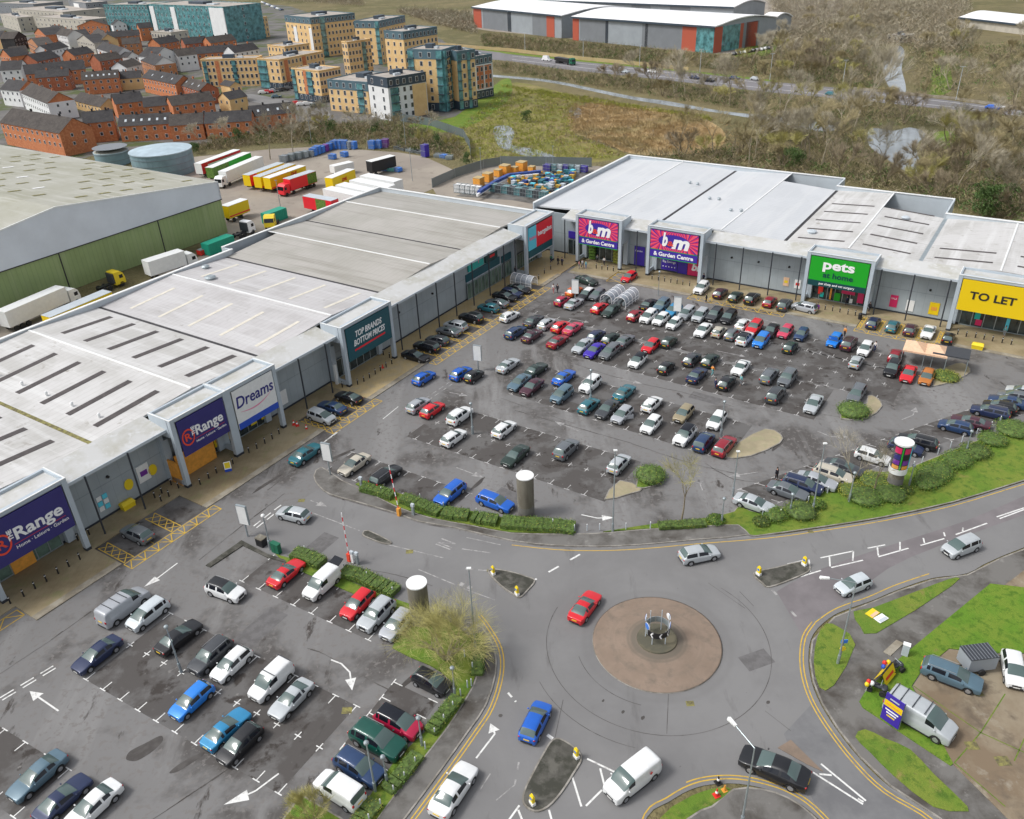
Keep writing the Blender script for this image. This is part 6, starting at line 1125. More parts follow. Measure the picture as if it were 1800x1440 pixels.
# ---------------- hedges and bushes: a lumpy core with thousands of leaf faces over it
def leafy(mb, c, rx, ry, rz, n, s_, rr):
    for _ in range(n):
        th = rr.uniform(0, 2*math.pi); ph = math.asin(rr.uniform(-.25, 1)); k = rr.uniform(.82, 1.16)
        p = Vector((c[0]+rx*math.cos(ph)*math.cos(th)*k, c[1]+ry*math.cos(ph)*math.sin(th)*k, max(.03, c[2]+rz*math.sin(ph)*k))); leafq(mb, p, s_, rr)
def leafq(mb, p, s_, rr):
    d = Vector((rr.uniform(-1, 1), rr.uniform(-1, 1), rr.uniform(-.2, 1))).normalized(); u = d.orthogonal().normalized()*s_*rr.uniform(.5, 1.1); v = d.cross(u).normalized()*s_*rr.uniform(.4, .8)
    mb.add([p-u, p-v*.6, p+u, p+v*.6], [(0, 1, 2, 3)])
def hedge(pts, wd, h, lab, mt_='leaf_b', dens=1.0, z=.1, mt2='leaf_y'):
    rr = random.Random(int(pts[0][0]*7+pts[0][1])); P = [G(x, y).xy for x, y in pts]; c0 = sum(P, Vector((0, 0)))/len(P); o = empty('hedge', (c0.x, c0.y, z), 0, lab, 'hedge', 'clipped hedges by the roads'); core = MB(); lf = MB(); lf2 = MB()
    L = 0
    for i in range(len(P)-1):
        a, b_ = P[i]-c0, P[i+1]-c0; d = (b_-a); n = max(1, int(d.length/.5)); t_ = d.normalized(); nn = Vector((-t_.y, t_.x))
        for j in range(n):
            c = a+d*(j+.5)/n; w_ = wd; hh = h*(.68+.07*math.sin(j*.9+i))
            e_ = .26+rr.uniform(0, .02); q = [c-t_*e_-nn*w_*.44, c+t_*e_-nn*w_*.44, c+t_*e_+nn*w_*.44, c-t_*e_+nn*w_*.44]; core.prism([(p.x, p.y) for p in q], 0, hh*.86)
            for k in range(int(150*dens*.5*(wd+2*h)/3)):
                r_ = rr.random()*(wd+1.4*h)
                s_ = rr.uniform(-.3, .3)
                if r_ < wd: y_, z_ = r_-wd/2, hh+rr.uniform(-.16, .12)
                else: y_, z_ = (wd/2+rr.uniform(-.06, .08))*(1 if rr.random() < .5 else -1), rr.uniform(.05, hh)
                p = c+t_*s_+nn*y_; leafq(lf if rr.random() < .8 else lf2, Vector((p.x, p.y, z_)), .10, rr)
    core.build('hedge_core', MT['leaf'], o); lf.build('foliage', MT[mt_], o); lf2.build('foliage_tips', MT[mt2], o)
hedge([(637, 861), (665, 868), (692, 877)], 1.5, 1.1, 'short clipped hedge left of the orange barrier housing'); hedge([(708, 881), (740, 893), (774, 906)], 1.6, 1.2, 'clipped hedge right of the orange barrier housing')
hedge([(779, 905), (800, 909), (824, 911)], 1.9, 1.0, 'low clipped hedge below the nose of the blue estate car'); hedge([(829, 913), (850, 917), (875, 920)], 1.9, 1.0, 'low clipped hedge left of the concrete drum'); hedge([(882, 922), (930, 926), (970, 928), (1010, 932)], 2.2, .9, 'long low hedge in front of the concrete drum')
hedge([(517, 977), (540, 984), (567, 996)], 1.8, 1.1, 'clipped hedge above the red coupe'); hedge([(603, 1009), (635, 1018), (665, 1032), (697, 1046)], 1.8, 1.1, 'clipped hedge above the red hatchback and silver SUV')
hedge([(806, 1230), (779, 1262), (755, 1292)], 1.3, .8, 'clipped hedge between black city car and red people carrier'); hedge([(735, 1330), (708, 1364), (680, 1396)], 1.4, .7, 'rough hedge at the nose of the green and blue SUVs', 'leaf_b', .9); hedge([(662, 1412), (645, 1432), (628, 1457)], 1.6, .6, 'rough yellowing hedge at the tail of the small white van', 'leaf_y', .9)
hedge([(1157, 928), (1200, 926), (1240, 923)], 1.3, .7, 'low dark hedge on the verge left of the silver saloon', 'leaf'); hedge([(836, 1120), (842, 1150), (838, 1190)], 1.2, .6, 'low hedge right of the big bare tree')
def bush(x, y, rx, h, lab, mt_='leaf_b', ry=None, rot=0, n=900, z=.1):
    k_ = 1 if 'island' in lab else .72; rx *= (1 if k_ == 1 else .85); h *= k_; ry = ry*.9 if ry else None
    rr = random.Random(int(x*3+y)); o = empty('bush', at(x, y)+Vector((0, 0, z)), R(rot), lab, 'bush'); b = MB(); ry = ry or rx; b.ball((0, 0, h*.35), rx*.93, ry*.93, h*.6, 14, 8, .06, rr); b.build('bush_core', MT['leaf'], o, True)
    lf = MB(); leafy(lf, (0, 0, h*.35), rx, ry, h*.65, n, .11, rr); lf.build('foliage', MT[mt_], o); l2 = MB(); leafy(l2, (0, 0, h*.38), rx, ry, h*.66, n//6, .10, rr); l2.build('foliage_tips', MT['leaf_y'], o)
for q in ((1143, 842, 1.9, 1.4, 'rounded green bush on the island right of the silver hatchback'), (1500, 727, 2.2, 1.2, 'rounded green bush on the island below the grey estate car'), (1661, 664, 2.3, .8, 'low olive bush under the dark canopy', 'leaf_y'),
          (1258, 917, 1.1, .8, 'small bush left of the silver saloon on the verge'), (1337, 921, 1.0, .9, 'small dark bush below the silver saloon on the verge', 'leaf'), (1361, 909, 1.6, 1.2, 'green bush between the silver and grey verge row saloons'), (1407, 903, 2.2, 1.2, 'domed bush left of the tall verge lamp post', 'leaf'), (1437, 891, 1.0, .9, 'small bush right of the tall verge lamp post'),
          (1519, 878, 2.4, 1.3, 'domed bush below the bare verge tree'), (1500, 866, 2.0, 1.0, 'olive bush at the foot of the bare verge tree', 'leaf_y'), (1562, 871, 2.4, 1.1, 'low bush at the foot of the advertising drum'), (1592, 866, .9, .8, 'small dark bush right of the advertising drum', 'leaf'), (1536, 850, 2.2, 1.2, 'loose olive bush left of the advertising drum', 'leaf_y')): bush(*q)
bush(1640, 840, 4.6, 1.3, 'long domed bush on the verge right of the advertising drum', 'leaf_b', 2.0, 42, 2400); bush(1682, 813, 2.8, 1.2, 'middle domed bush of the verge mound', 'leaf_b', 1.9, 40, 1500); bush(1712, 798, 2.4, 1.2, 'right domed bush of the verge mound', 'leaf', 2.0, 30, 1200); bush(1744, 777, 2.1, 1.2, 'single domed bush near the right edge of the verge', 'leaf_b'); bush(1782, 758, 2.8, 1.2, 'rightmost domed bush on the verge', 'leaf_b')
# ---------------- bare winter trees
def limb_tree(rr, h, spread, stems, depth, tw, twn, twl, twid, droop=0, minr=.02, r0=.14):
    wood = MB(); crown = MB(); tips = []
    def grow(p, d, l, r, k):
        n = 2; q = p
        for i in range(n):
            d = (d+Vector((rr.uniform(-.15, .15), rr.uniform(-.15, .15), rr.uniform(-.04, .10)-droop*.05))).normalized(); e = q+d*l/n; (wood if k < 2 else crown).cyl(q, e, r, r*.8, 5 if k < 2 else 3, False); r *= .8; q = e; 
            if k >= 1: tips.append((q, d, k))
        if k < depth:
            for j in range(rr.choice((2, 3, 3))):
                a = rr.uniform(0, 2*math.pi); u = d.orthogonal().normalized(); v = d.cross(u); sp = spread*rr.uniform(.5, 1.1); nd = (d+(u*math.cos(a)+v*math.sin(a))*sp).normalized(); nd.z += .12; grow(q, nd.normalized(), l*rr.uniform(.62, .82), r*.75, k+1)
    for s_ in range(stems):
        a = 2*math.pi*s_/stems+rr.uniform(-.4, .4); t = .08 if stems == 1 else .55; grow(Vector((math.cos(a)*.15*(stems > 1), math.sin(a)*.15*(stems > 1), 0)), Vector((math.cos(a)*t, math.sin(a)*t, 1)).normalized(), h*(.36 if stems == 1 else .30), r0, 0)
    for p, d, k in tips:
        for _ in range(twn):
            dd = (d+Vector((rr.uniform(-1, 1), rr.uniform(-1, 1), rr.uniform(-.5-droop, .9)))*.75).normalized(); l = twl*rr.uniform(.5, 1.2); s_ = p+dd*rr.uniform(0, .2); sd_ = dd.orthogonal().normalized()*twid*rr.uniform(.5, 1); m_ = s_+dd*l*.55+Vector((0, 0, rr.uniform(-.05, .1)*l)); e = m_+(dd+Vector((rr.uniform(-.4, .4), rr.uniform(-.4, .4), rr.uniform(-.3, .3)-droop*.5))).normalized()*l*.5
            crown.add([s_-sd_, s_+sd_, m_+sd_*.7, m_-sd_*.7, e], [(0, 1, 2, 3), (3, 2, 4)])
            if rr.random() < .5:
                d3 = (dd+Vector((rr.uniform(-1, 1), rr.uniform(-1, 1), rr.uniform(-.5, .8)))*.7).normalized()*l*.5; crown.add([m_-sd_*.6, m_+sd_*.6, m_+d3], [(0, 1, 2)])
    return wood, crown
# the big shrubby willow by the roundabout, and three thin verge trees
rr = random.Random(3); w_, c_ = limb_tree(rr, 6.8, .85, 9, 4, 0, 3, 1.7, .010, .25, r0=.13)
o = empty('bare_tree', G(785, 1158, 0), 0, 'big spreading many-stemmed bare tree over the grass left of the roundabout', 'tree'); w_.build('trunk', MT['bark_pale'], o); c_.build('crown', MT['twig_g'], o); o.scale = (1.05, 1.05, .85)
for i, (x, y, h, lab, mt_) in enumerate(((1198, 915, 8.0, 'slender bare tree with yellowish twigs at the left end of the verge', 'twig_g'), (1490, 880, 7.6, 'thin bare tree on the verge left of the advertising drum', 'twig_c'), (1535, 868, 6.5, 'second thin bare tree just left of the advertising drum', 'twig_c'))):
    rr = random.Random(20+i); w_, c_ = limb_tree(rr, h, .55, 1, 4, 0, 5, .9, .010, r0=.11); o = empty('bare_tree', at(x, y)+Vector((0, 0, .1)), 0, lab, 'tree'); w_.build('trunk', MT['bark'], o); c_.build('crown', MT[mt_], o)
rr = random.Random(44); w_, c_ = limb_tree(rr, 3.0, .8, 6, 3, 0, 7, .6, .012, r0=.05); o = empty('shrub', at(548, 1445)+Vector((0, 0, .1)), 0, 'scrubby yellow shrub on the grass corner at the bottom edge', 'shrub'); w_.build('stem', MT['bark'], o); c_.build('crown', MT['twig_g'], o)
# prototypes for the woods: different crowns, copied with their own turn and size
protoT = []
for i, (h, sp, st, dp, n_, l_, wd, mt_, bk, dr) in enumerate(((13, .62, 1, 4, 6, 1.5, .032, 'twig_a', 'bark_pale', 0), (10, .75, 3, 3, 11, 1.5, .032, 'twig_b', 'bark', .2), (14, .58, 1, 4, 6, 1.7, .032, 'twig_c', 'bark_pale', 0), (8, .8, 4, 3, 11, 1.3, .032, 'twig_a', 'bark', .3), (12, .7, 2, 4, 5, 1.5, .032, 'twig_c', 'bark_pale', 0), (9, .7, 2, 3, 12, 1.4, .034, 'twig_g', 'bark', .2))):
    rr = random.Random(60+i); w_, c_ = limb_tree(rr, h, sp, st, dp, 0, n_, l_, wd, dr, r0=.2); protoT.append((w_.mesh('trunk', MT[bk]), c_.mesh('crown', MT[mt_])))
evs = []
for i in range(2):
    rr = random.Random(90+i); b = MB(); k = MB(); 
    for j in range(16): a = rr.uniform(0, 6.28); q = rr.uniform(0, 2.4); leafy(b, (math.cos(a)*q, math.sin(a)*q, rr.uniform(1.2, 5.5)), 1.4, 1.4, 1.2, 110, .28, rr)
    k.cyl((0, 0, 0), (0, 0, 4), .2, .1, 6); evs.append((k.mesh('trunk', MT['bark']), b.mesh('crown', MT['ever'])))
def inpoly(x, y, P):
    c = False; n = len(P)
    for i in range(n):
        (x1, y1), (x2, y2) = P[i], P[(i+1) % n]
        if (y1 > y) != (y2 > y) and x < (x2-x1)*(y-y1)/(y2-y1)+x1: c = not c
    return c
WL = lambda P: [tuple(G(x, y).xy) for x, y in P]
def scatter(P, n, rr, mind=0, avoid=()):
    xs = [p[0] for p in P]; ys = [p[1] for p in P]; out = []; t = 0
    while len(out) < n and t < n*60:
        t += 1; x = rr.uniform(min(xs), max(xs)); y = rr.uniform(min(ys), max(ys))
        if not inpoly(x, y, P) or any(inpoly(x, y, A) for A in avoid): continue
        if mind and any((x-a)**2+(y-b)**2 < mind*mind for a, b in out): continue
        out.append((x, y))
    return out
def tree_at(x, y, i, s_, rz_, lab, grp, ever=False):
    w_, c_ = (evs[i % 2] if ever else protoT[i % len(protoT)]); o = empty('evergreen_tree' if ever else 'bare_tree', (x, y, 0), rz_, lab, 'tree', grp); o.scale = (s_, s_, s_*rnd.uniform(.85, 1.15)); lk('trunk', w_, o); lk('crown', c_, o)
# ---------------- the land behind the shops
def sh(name, pts, mt_, z, sm=True): return sheet(name, smooth(pts, 3, True) if sm else pts, mt_, z)
sh('service_yard', [(-200, 800), (-60, 570), (200, 520), (395, 430), (300, 280), (480, 262), (560, 258), (700, 268), (745, 275), (800, 300), (790, 320), (730, 345), (800, 360), (960, 380), (960, 400), (640, 400), (430, 450), (100, 650)], 'yard', -.03, False)
sh('service_yard', [(760, 330), (850, 290), (1050, 292), (1100, 300), (1050, 400), (800, 400)], 'yard', -.028, False)
sh('estate_ground', [(-700, 330), (-60, 330), (160, 275), (330, 258), (430, 240), (520, 222), (600, 218), (720, 215), (800, 205), (860, 170), (810, 100), (760, 60), (700, 42), (560, 28), (380, 0), (-700, -40)], 'estate', -.045)
sh('estate_road', [(510, 205), (545, 198), (580, 205), (570, 222), (535, 215), (515, 225)], 'path', -.035); sh('estate_road', [(440, 165), (520, 180), (570, 190), (575, 205), (500, 190), (430, 175)], 'road', -.033)
sh('marsh_grass', [(800, 230), (880, 150), (960, 155), (1020, 178), (1035, 200), (1010, 240), (1100, 270), (1050, 285), (950, 292), (850, 285), (790, 262)], 'marsh', -.04)
sh('grass_bank', [(800, 205), (882, 140), (900, 150), (890, 180), (820, 225), (740, 235), (720, 218)], 'grass', -.036)
sh('reed_bed', [(1000, 200), (1040, 182), (1100, 186), (1180, 195), (1240, 210), (1275, 235), (1260, 262), (1190, 272), (1110, 270), (1060, 250), (1005, 232)], 'reed', -.034)
sh('stream', [(800, 128), (900, 134), (975, 142), (1050, 157), (1115, 170), (1175, 178), (1250, 192), (1312, 200), (1372, 205), (1420, 212), (1480, 225), (1440, 231), (1380, 218), (1310, 206), (1245, 196), (1165, 184), (1105, 174), (1048, 162), (972, 146), (900, 138), (800, 131)], 'water', -.03)
sh('pond', [(1530, 226), (1570, 230), (1600, 224), (1628, 236), (1610, 258), (1620, 300), (1590, 300), (1560, 280), (1528, 256)], 'water', -.03)
sh('stream', [(1572, 165), (1556, 140), (1552, 118), (1562, 95), (1580, 80), (1590, 92), (1585, 120), (1592, 150), (1590, 168)], 'water', -.03)
sh('stream', [(868, 224), (895, 222), (905, 236), (900, 255), (940, 262), (975, 275), (972, 284), (930, 276), (885, 262), (872, 248)], 'water', -.03); sh('pond', [(1000, 192), (1012, 188), (1022, 194), (1020, 205), (1006, 208)], 'water', -.03)
sh('grass_bank', [(1340, 68), (1365, 62), (1362, 90), (1330, 100), (1290, 98)], 'grass', -.036); sh('grass_bank', [(1640, 90), (1655, 84), (1668, 110), (1672, 160), (1630, 165), (1640, 130)], 'grass', -.036); sh('grass_bank', [(780, 35), (835, 26), (838, 40), (800, 44)], 'grass', -.036)
sh('grass_bank', [(1640, 235), (1680, 232), (1690, 255), (1660, 262)], 'grass', -.036)
sh('business_park_yard', [(830, 50), (985, 66), (1260, 95), (1345, 78), (1370, 60), (1520, 0), (1300, -10), (900, 0), (820, 30)], 'yard', -.04)
# motorway with verge, white lines and long pale barrier
sh('motorway', [(700, 76), (860, 90), (900, 96), (1025, 109), (1225, 129), (1350, 143), (1525, 160), (1675, 177), (1800, 195), (2100, 240), (2100, 256), (1800, 206), (1650, 191), (1525, 178), (1350, 162), (1275, 153), (1125, 136), (975, 120), (900, 108), (700, 90)], 'motorway', -.02)
sh('motorway_verge', [(860, 88), (1025, 106), (1225, 126), (1350, 140), (1350, 143), (1225, 129), (1025, 109), (860, 91)], 'grass', -.03)
dl = MB()
def line2(b, pts, wd, z):
    P = [G(x, y) for x, y in pts]
    for i in range(len(P)-1): strip(b, P[i], P[i+1], wd, z)
for dy in (2.5, 8.5): line2(dl, [(900, 96+dy), (1025, 109+dy*1.2), (1225, 129+dy*1.5), (1350, 143+dy*1.5), (1525, 160+dy*1.6), (1675, 177+dy*1.3), (1800, 195+dy*1.1)], .35, 0)
tag(dl.build('motorway_lines', MT['white_line']), kind='structure')
def wall_line(name, pts, h, th, mt_, lab, cat, z=0, posts=None, group=None):
    P = [G(x, y).xy for x, y in pts]; o = empty(name, (P[0].x, P[0].y, z), 0, lab, cat, group); b = MB(); c = MB()
    for i in range(len(P)-1): b.bar(P[i]-P[0], P[i+1]-P[0], th, h)
    b.build('panel', MT[mt_], o)
    if posts:
        for i in range(len(P)-1):
            d = (P[i+1]-P[i]); n = max(1, int(d.length/posts))
            for j in range(n): q = P[i]-P[0]+d*j/n; MB().box(q.x-.06, q.x+.06, q.y-.06, q.y+.06, 0, h+.12).build('fence_post', MT['steel'], o)
    return o
wall_line('noise_barrier', [(700, 74), (860, 88), (900, 91), (1025, 106), (1130, 116), (1210, 125)], 1.6, .3, 'paving', 'long pale barrier wall along the far side of the motorway', 'barrier'); wall_line('crash_barrier', [(1500, 157.5), (1675, 175), (1800, 193)], .9, .2, 'kerb_tan', 'pale parapet along the motorway on the right', 'barrier')
fm = MT['fence'] = mat('palisade', (.18, .22, .235), .6, metal=.3, alpha=.72)
wall_line('palisade_fence', [(700, 212), (760, 222), (815, 242), (826, 262), (828, 280)], 2.6, .06, 'fence', 'grey palisade fence curving round the corner of the lorry yard', 'fence', posts=9)
wall_line('palisade_fence', [(760, 330), (800, 312), (850, 296), (880, 291)], 2.4, .06, 'fence', 'grey palisade fence on the left of the crate yard', 'fence', posts=9); wall_line('palisade_fence', [(880, 291), (960, 292), (1040, 294)], 2.6, .06, 'fence', 'grey palisade fence behind the crate yard', 'fence', posts=9)
for x, y, h, lb in ((1025, 106, 9.5, 'first'), (1124, 117, 9.5, 'second'), (1230, 128, 9.5, 'third'), (923, 92, 9.5, 'leftmost'), (1353, 141, 10, 'fourth'), (1480, 155, 10, 'fifth'), (1680, 176, 11, 'rightmost')):
    o = empty('street_lamp', at(x, y), 0, lb+' tall pale lamp column along the motorway', 'street lamp', 'lamp columns along the motorway'); MB().cyl((0, 0, 0), (0, 0, h), .12, .08, 6).build('column', MT['clad_light'], o); MB().box(-.9, .9, -.12, .12, h, h+.12).build('lamp_head', MT['clad_light'], o)
for x, y, h, lb in ((548, 252, 11, 'beyond the roll cages'), (714, 262, 12, 'behind the far end of the lorry yard'), (495, 375, 8, 'near the green container'), (725, 318, 8, 'beside the row of white trailers'), (846, 306, 7, 'at the left of the crate yard'), (972, 296, 6, 'behind the crate yard')):
    o = empty('street_lamp', at(x, y), 0, 'thin grey yard lamp '+lb, 'street lamp', 'lamps of the lorry yard'); MB().cyl((0, 0, 0), (0, 0, h), .09, .06, 6).build('column', MT['steel'], o); MB().box(-.3, .3, -.12, .12, h, h+.1).build('lamp_head', MT['steel'], o)
# ---------------- lorries and trailers
def wheels(o, xs, w_, r=.5, off=0):
    for x in xs:
        for s_ in (-1, 1): q = MB().cyl((x, s_*(w_-.3), r), (x, s_*w_, r), r, r, 12).build('wheel', MT['tyre'], o)
def cab(o, x, col, w_=1.2, h=3.1):
    b = MB(); b.add([(x, -w_, .6), (x+2.2, -w_, .6), (x+2.2, -w_, 1.6), (x+1.95, -w_, 2.6), (x+1.4, -w_, h), (x, -w_, h), (x, w_, .6), (x+2.2, w_, .6), (x+2.2, w_, 1.6), (x+1.95, w_, 2.6), (x+1.4, w_, h), (x, w_, h)], [(0, 1, 2, 3, 4, 5), (11, 10, 9, 8, 7, 6), (0, 6, 7, 1), (1, 7, 8, 2), (2, 8, 9, 3), (3, 9, 10, 4), (4, 10, 11, 5), (5, 11, 6, 0)]); c = b.build('cab', MT[col], o)
    g = MB(); g.add([(x+2.215, -w_+.12, 1.65), (x+2.215, w_-.12, 1.65), (x+1.99, w_-.12, 2.55), (x+1.99, -w_+.12, 2.55)], [(0, 1, 2, 3)]); g.build('windscreen', MT['car_side'], c)
    for s_ in (-1, 1): MB().box(x+1.0, x+1.8, s_*w_-.01, s_*w_+.01, 1.7, 2.4).build('side_window', MT['car_side'], c)
def lorry(pa, pb, lab, side='letter', roof='letter', cabc=None, decal=None, front=None, h=4.0, L=None, w_=1.25, z=4.0, group=None, base=1.1, nm='lorry_trailer'):
    """pa -> pb: photograph points of the roof centre line, tail to front"""
    side, roof, cabc = ['white' if q == 'letter' else q for q in (side, roof, cabc)]
    a = G(*pa, z).xy; b_ = G(*pb, z).xy; d = b_-a; L = L or d.length; c = (a+b_)/2; o = empty(nm if not cabc else 'lorry', (c.x, c.y, 0), math.atan2(d.y, d.x), lab, 'trailer' if not cabc else 'lorry', group)
    bx = MB().box(-L/2, L/2, -w_, w_, base, h).build('box_body', MT[side], o); MB().box(-L/2-.02, L/2+.02, -w_-.02, w_+.02, h, h+.06).build('roof', MT[roof], o)
    for (x0, x1, z0, z1, m_) in (decal or ()):
        for s_ in (-1, 1): q0, q1 = sorted((s_*(w_+.005), s_*(w_+.03))); MB().box(-L/2+L*x0, -L/2+L*x1, q0, q1, z0, z1).build('side_panel', MT[m_], bx)
    if front: MB().box(-L/2-.03, -L/2-.001, -w_, w_, base, h).build('end_panel', MT[front], bx)
    MB().box(-L/2+.3, L/2-.2, -.5, .5, .75, base).build('chassis', MT['black'], o); wheels(o, (-L/2+1.2, -L/2+2.4, -L/2+3.6) if L > 9 else (-L/2+1.2,), w_)
    if cabc: cab(o, L/2+.35, cabc); wheels(o, (L/2+1.6, L/2-.9) if L > 5 else (L/2+1.6,), w_)
    else: MB().box(L/2-2.6, L/2-2.3, -1.0, 1.0, .1, base).build('landing_legs', MT['dark_steel'], o)
    return o
MT['dhl'] = MT['yellow_b']; gr = 'trailers in the lorry yard'
lorry((416, 263), (347, 288), 'red and white trailer, farthest back by the tank', 'letter', 'letter', front=None, decal=((0, 1, 3.3, 4.0, 'red_b'), (.85, 1, 1.1, 3.3, 'red_b')), group=gr); lorry((434, 268), (367, 295), 'green and white trailer between the red and the plain white one', 'leaf_b', 'letter', group=gr, decal=((0, .6, 2.6, 4.0, 'green_b'),)); lorry((455, 275), (390, 302), 'plain white lorry with its cab facing down, third from the tank', 'letter', 'letter', 'letter', group=gr)
lorry((493, 286), (432, 308), 'grey roofed red-ended trailer, left of the yellow ones', 'yellow_b', 'clad_light', group=gr, decal=((.8, 1, 1.1, 4, 'red_b'),)); lorry((513, 288), (451, 311), 'yellow trailer with pale roof, left of its twin', 'yellow_b', 'clad_light', group=gr, decal=((0, 1, 1.2, 1.5, 'red_b'),)); o = lorry((531, 291), (468, 313), 'yellow trailer with red lettering, right of its twin', 'yellow_b', 'letter', group=gr, decal=((0, 1, 1.2, 1.5, 'red_b'),))
def side_word(o, word, x, z, sz, mt_, s_=1, w_=1.25):
    vs, fs = text_mb(word, sz, .06, .25, .01); b = MB(); b.add([(x-v.x*s_, s_*(w_+.04), z+v.y) for v in vs], fs); b.build('side_lettering', MT[mt_], o)
side_word(o, 'DHL', -2.0, 3.1, 1.3, 'red_b', 1); side_word(o, 'DHL', 2.0, 3.1, 1.3, 'red_b', -1)
o = lorry((549, 300), (503, 315), 'red and green lorry with its cab facing down', 'red_b', 'clad_light', 'red_b', group=gr, decal=((0, .35, 1.2, 3.9, 'leaf_b'),)); o = lorry((617, 297), (577, 313), 'short yellow lorry behind the white trailers', 'yellow_b', 'letter', group=gr); side_word(o, 'DHL', 0, 2.6, 1.1, 'red_b', 1); side_word(o, 'DHL', 0, 2.6, 1.1, 'red_b', -1)
lorry((583, 292), (617, 284), 'small white van body beyond the short yellow lorry', 'letter', 'letter', group=gr, h=3.0, z=3.0); lorry((648, 284), (690, 273), 'dark lorry with a white curved top beyond the white trailers', 'black', 'letter', group=gr)
wt = ((700, 318, 640, 307, 'farthest'), (687, 328, 622, 315, 'second farthest'), (670, 338, 598, 323, 'middle'), (655, 347, 575, 330, 'second nearest'))
for x0, y0, x1, y1, lb in wt: lorry((x0, y0), (x1, y1), 'plain white trailer, '+lb+' of the parallel white row', 'letter', 'letter', group='row of white trailers', z=4.0, w_=1.6 if lb != 'second nearest' else 1.5)
lorry((592, 352), (534, 342), 'red trailer with a green panel, nearest of the parallel row', 'red_b', 'clad_light', group='row of white trailers', decal=((.2, .55, 1.2, 3.9, 'leaf_b'),), L=9.5)
gA = 'lorries in the alley beside the green warehouse'
lorry((12, 543), (95, 508), 'long white box trailer nearest in the alley', 'letter', 'letter', 'letter', group=gA, L=12.5); lorry((100, 548), (170, 519), 'long yellow trailer beside the white one in the alley', 'yellow_b', 'clad_light', None, group=gA, h=3.9, z=3.9, L=12.5)
lorry((262, 457), (310, 442), 'white box lorry in the middle of the alley', 'letter', 'letter', 'letter', group=gA, L=8.0); lorry((395, 362), (428, 350), 'yellow box body at the corner of the warehouse', 'yellow_b', 'letter', None, group=gA, h=4.0, L=6.5, decal=((0, 1, 1.4, 1.7, 'red_b'),))
def tractor(x, y, ang, col, lab):
    o = empty('lorry_tractor', at(x, y), ang, lab, 'lorry'); cab(o, 0, col); MB().box(-3.2, 0, -.5, .5, .7, 1.0).build('chassis', MT['black'], o); wheels(o, (1.3, -1.3, -2.5), 1.2); MB().box(-.3, .02, -1.1, 1.1, 1.0, 2.9).build('cab_back', MT['dark_steel'], o)
tractor(200, 505, aL, 'yellow', 'yellow lorry tractor standing alone in the alley'); tractor(432, 413, aL+.1, 'letter', 'white lorry tractor near the green container'); tractor(478, 399, aL-2.5, 'yellow', 'yellow lorry tractor beside the green container')
def container(x, y, ang, L_, lab):
    o = empty('container', at(x, y), ang, lab, 'container'); b = MB().box(-L_/2, L_/2, -1.2, 1.2, 0, 2.5).build('container_body', MT['green_box'], o); r_ = MB()
    for i in range(int(L_/.5)): MB_ = r_.box(-L_/2+.1+i*.5, -L_/2+.3+i*.5, -1.24, 1.24, .2, 2.3)
    r_.build('ribs', MT['green_box'], b)
container(484, 388, aL+.0, 6, 'green container in the yard behind the yellow tractor'); container(386, 440, aL, 7, 'green container in the alley behind the parapet')
bx = empty('rubbish_skip', at(357, 447), aL, 'small red skip in the alley', 'skip'); MB().box(-1, 1, -.7, .7, .1, 1.1).build('skip_body', MT['road_red'], bx); MB().box(-.9, .9, -.6, .6, 1.1, 1.25).build('skip_load', MT['steel'], bx)
# roll cages in stacks
cgm = {}
def cage(x, y, ang, n, tall, top, lab, wx=.9, grp='roll cages stacked in the lorry yard'):
    o = empty('roll_cage', at(x, y), ang, lab, 'roll cage', grp); b = MB(); L_ = n
    for i in range(int(L_/.45)+1):
        xx = -L_/2+i*.45
        for yy in (-wx, wx): b.box(xx, xx+.06, yy-.03, yy+.03, 0, tall)
    for zz in (.1, tall*.5, tall): 
        for yy in (-wx, wx): b.box(-L_/2, L_/2+.1, yy-.035, yy+.035, zz-.04, zz+.04)
    b.build('cage_frame', MT['steel'], o); MB().box(-L_/2+.1, L_/2-.1, -wx+.1, wx-.1, .2, tall-.15).build('load', MT[top], o)
rr = random.Random(5); k = 0
for (x0, y0, x1, y1, n, tall, tops) in ((500, 285, 548, 275, 5, 2.0, ('steel', 'grey_wall')), (552, 274, 585, 262, 6, 2.6, ('chevron', 'grey_wall', 'purple')), (590, 262, 622, 262, 5, 2.6, ('chevron', 'grey_wall')), (585, 280, 606, 276, 2, 1.6, ('chevron', 'clad')), (655, 262, 678, 260, 3, 3.0, ('purple', 'chevron')), (748, 276, 750, 276, 1, 3.6, ('bmblue',)), (700, 262, 740, 270, 5, .9, ('steel', 'dark_steel')), (770, 276, 790, 280, 3, 1.2, ('chevron', 'steel')), (665, 300, 700, 302, 4, 1.3, ('chevron', 'teal_b'))):
    for i in range(n):
        k += 1; f = i/max(1, n-1); c_ = rr.choice(tops); cage(x0+(x1-x0)*f, y0+(y1-y0)*f, rr.uniform(-.3, .3)+R(-30), 2.2, tall*rr.uniform(.85, 1.1), c_, 'metal roll cage stack among the cages beyond the lorries')
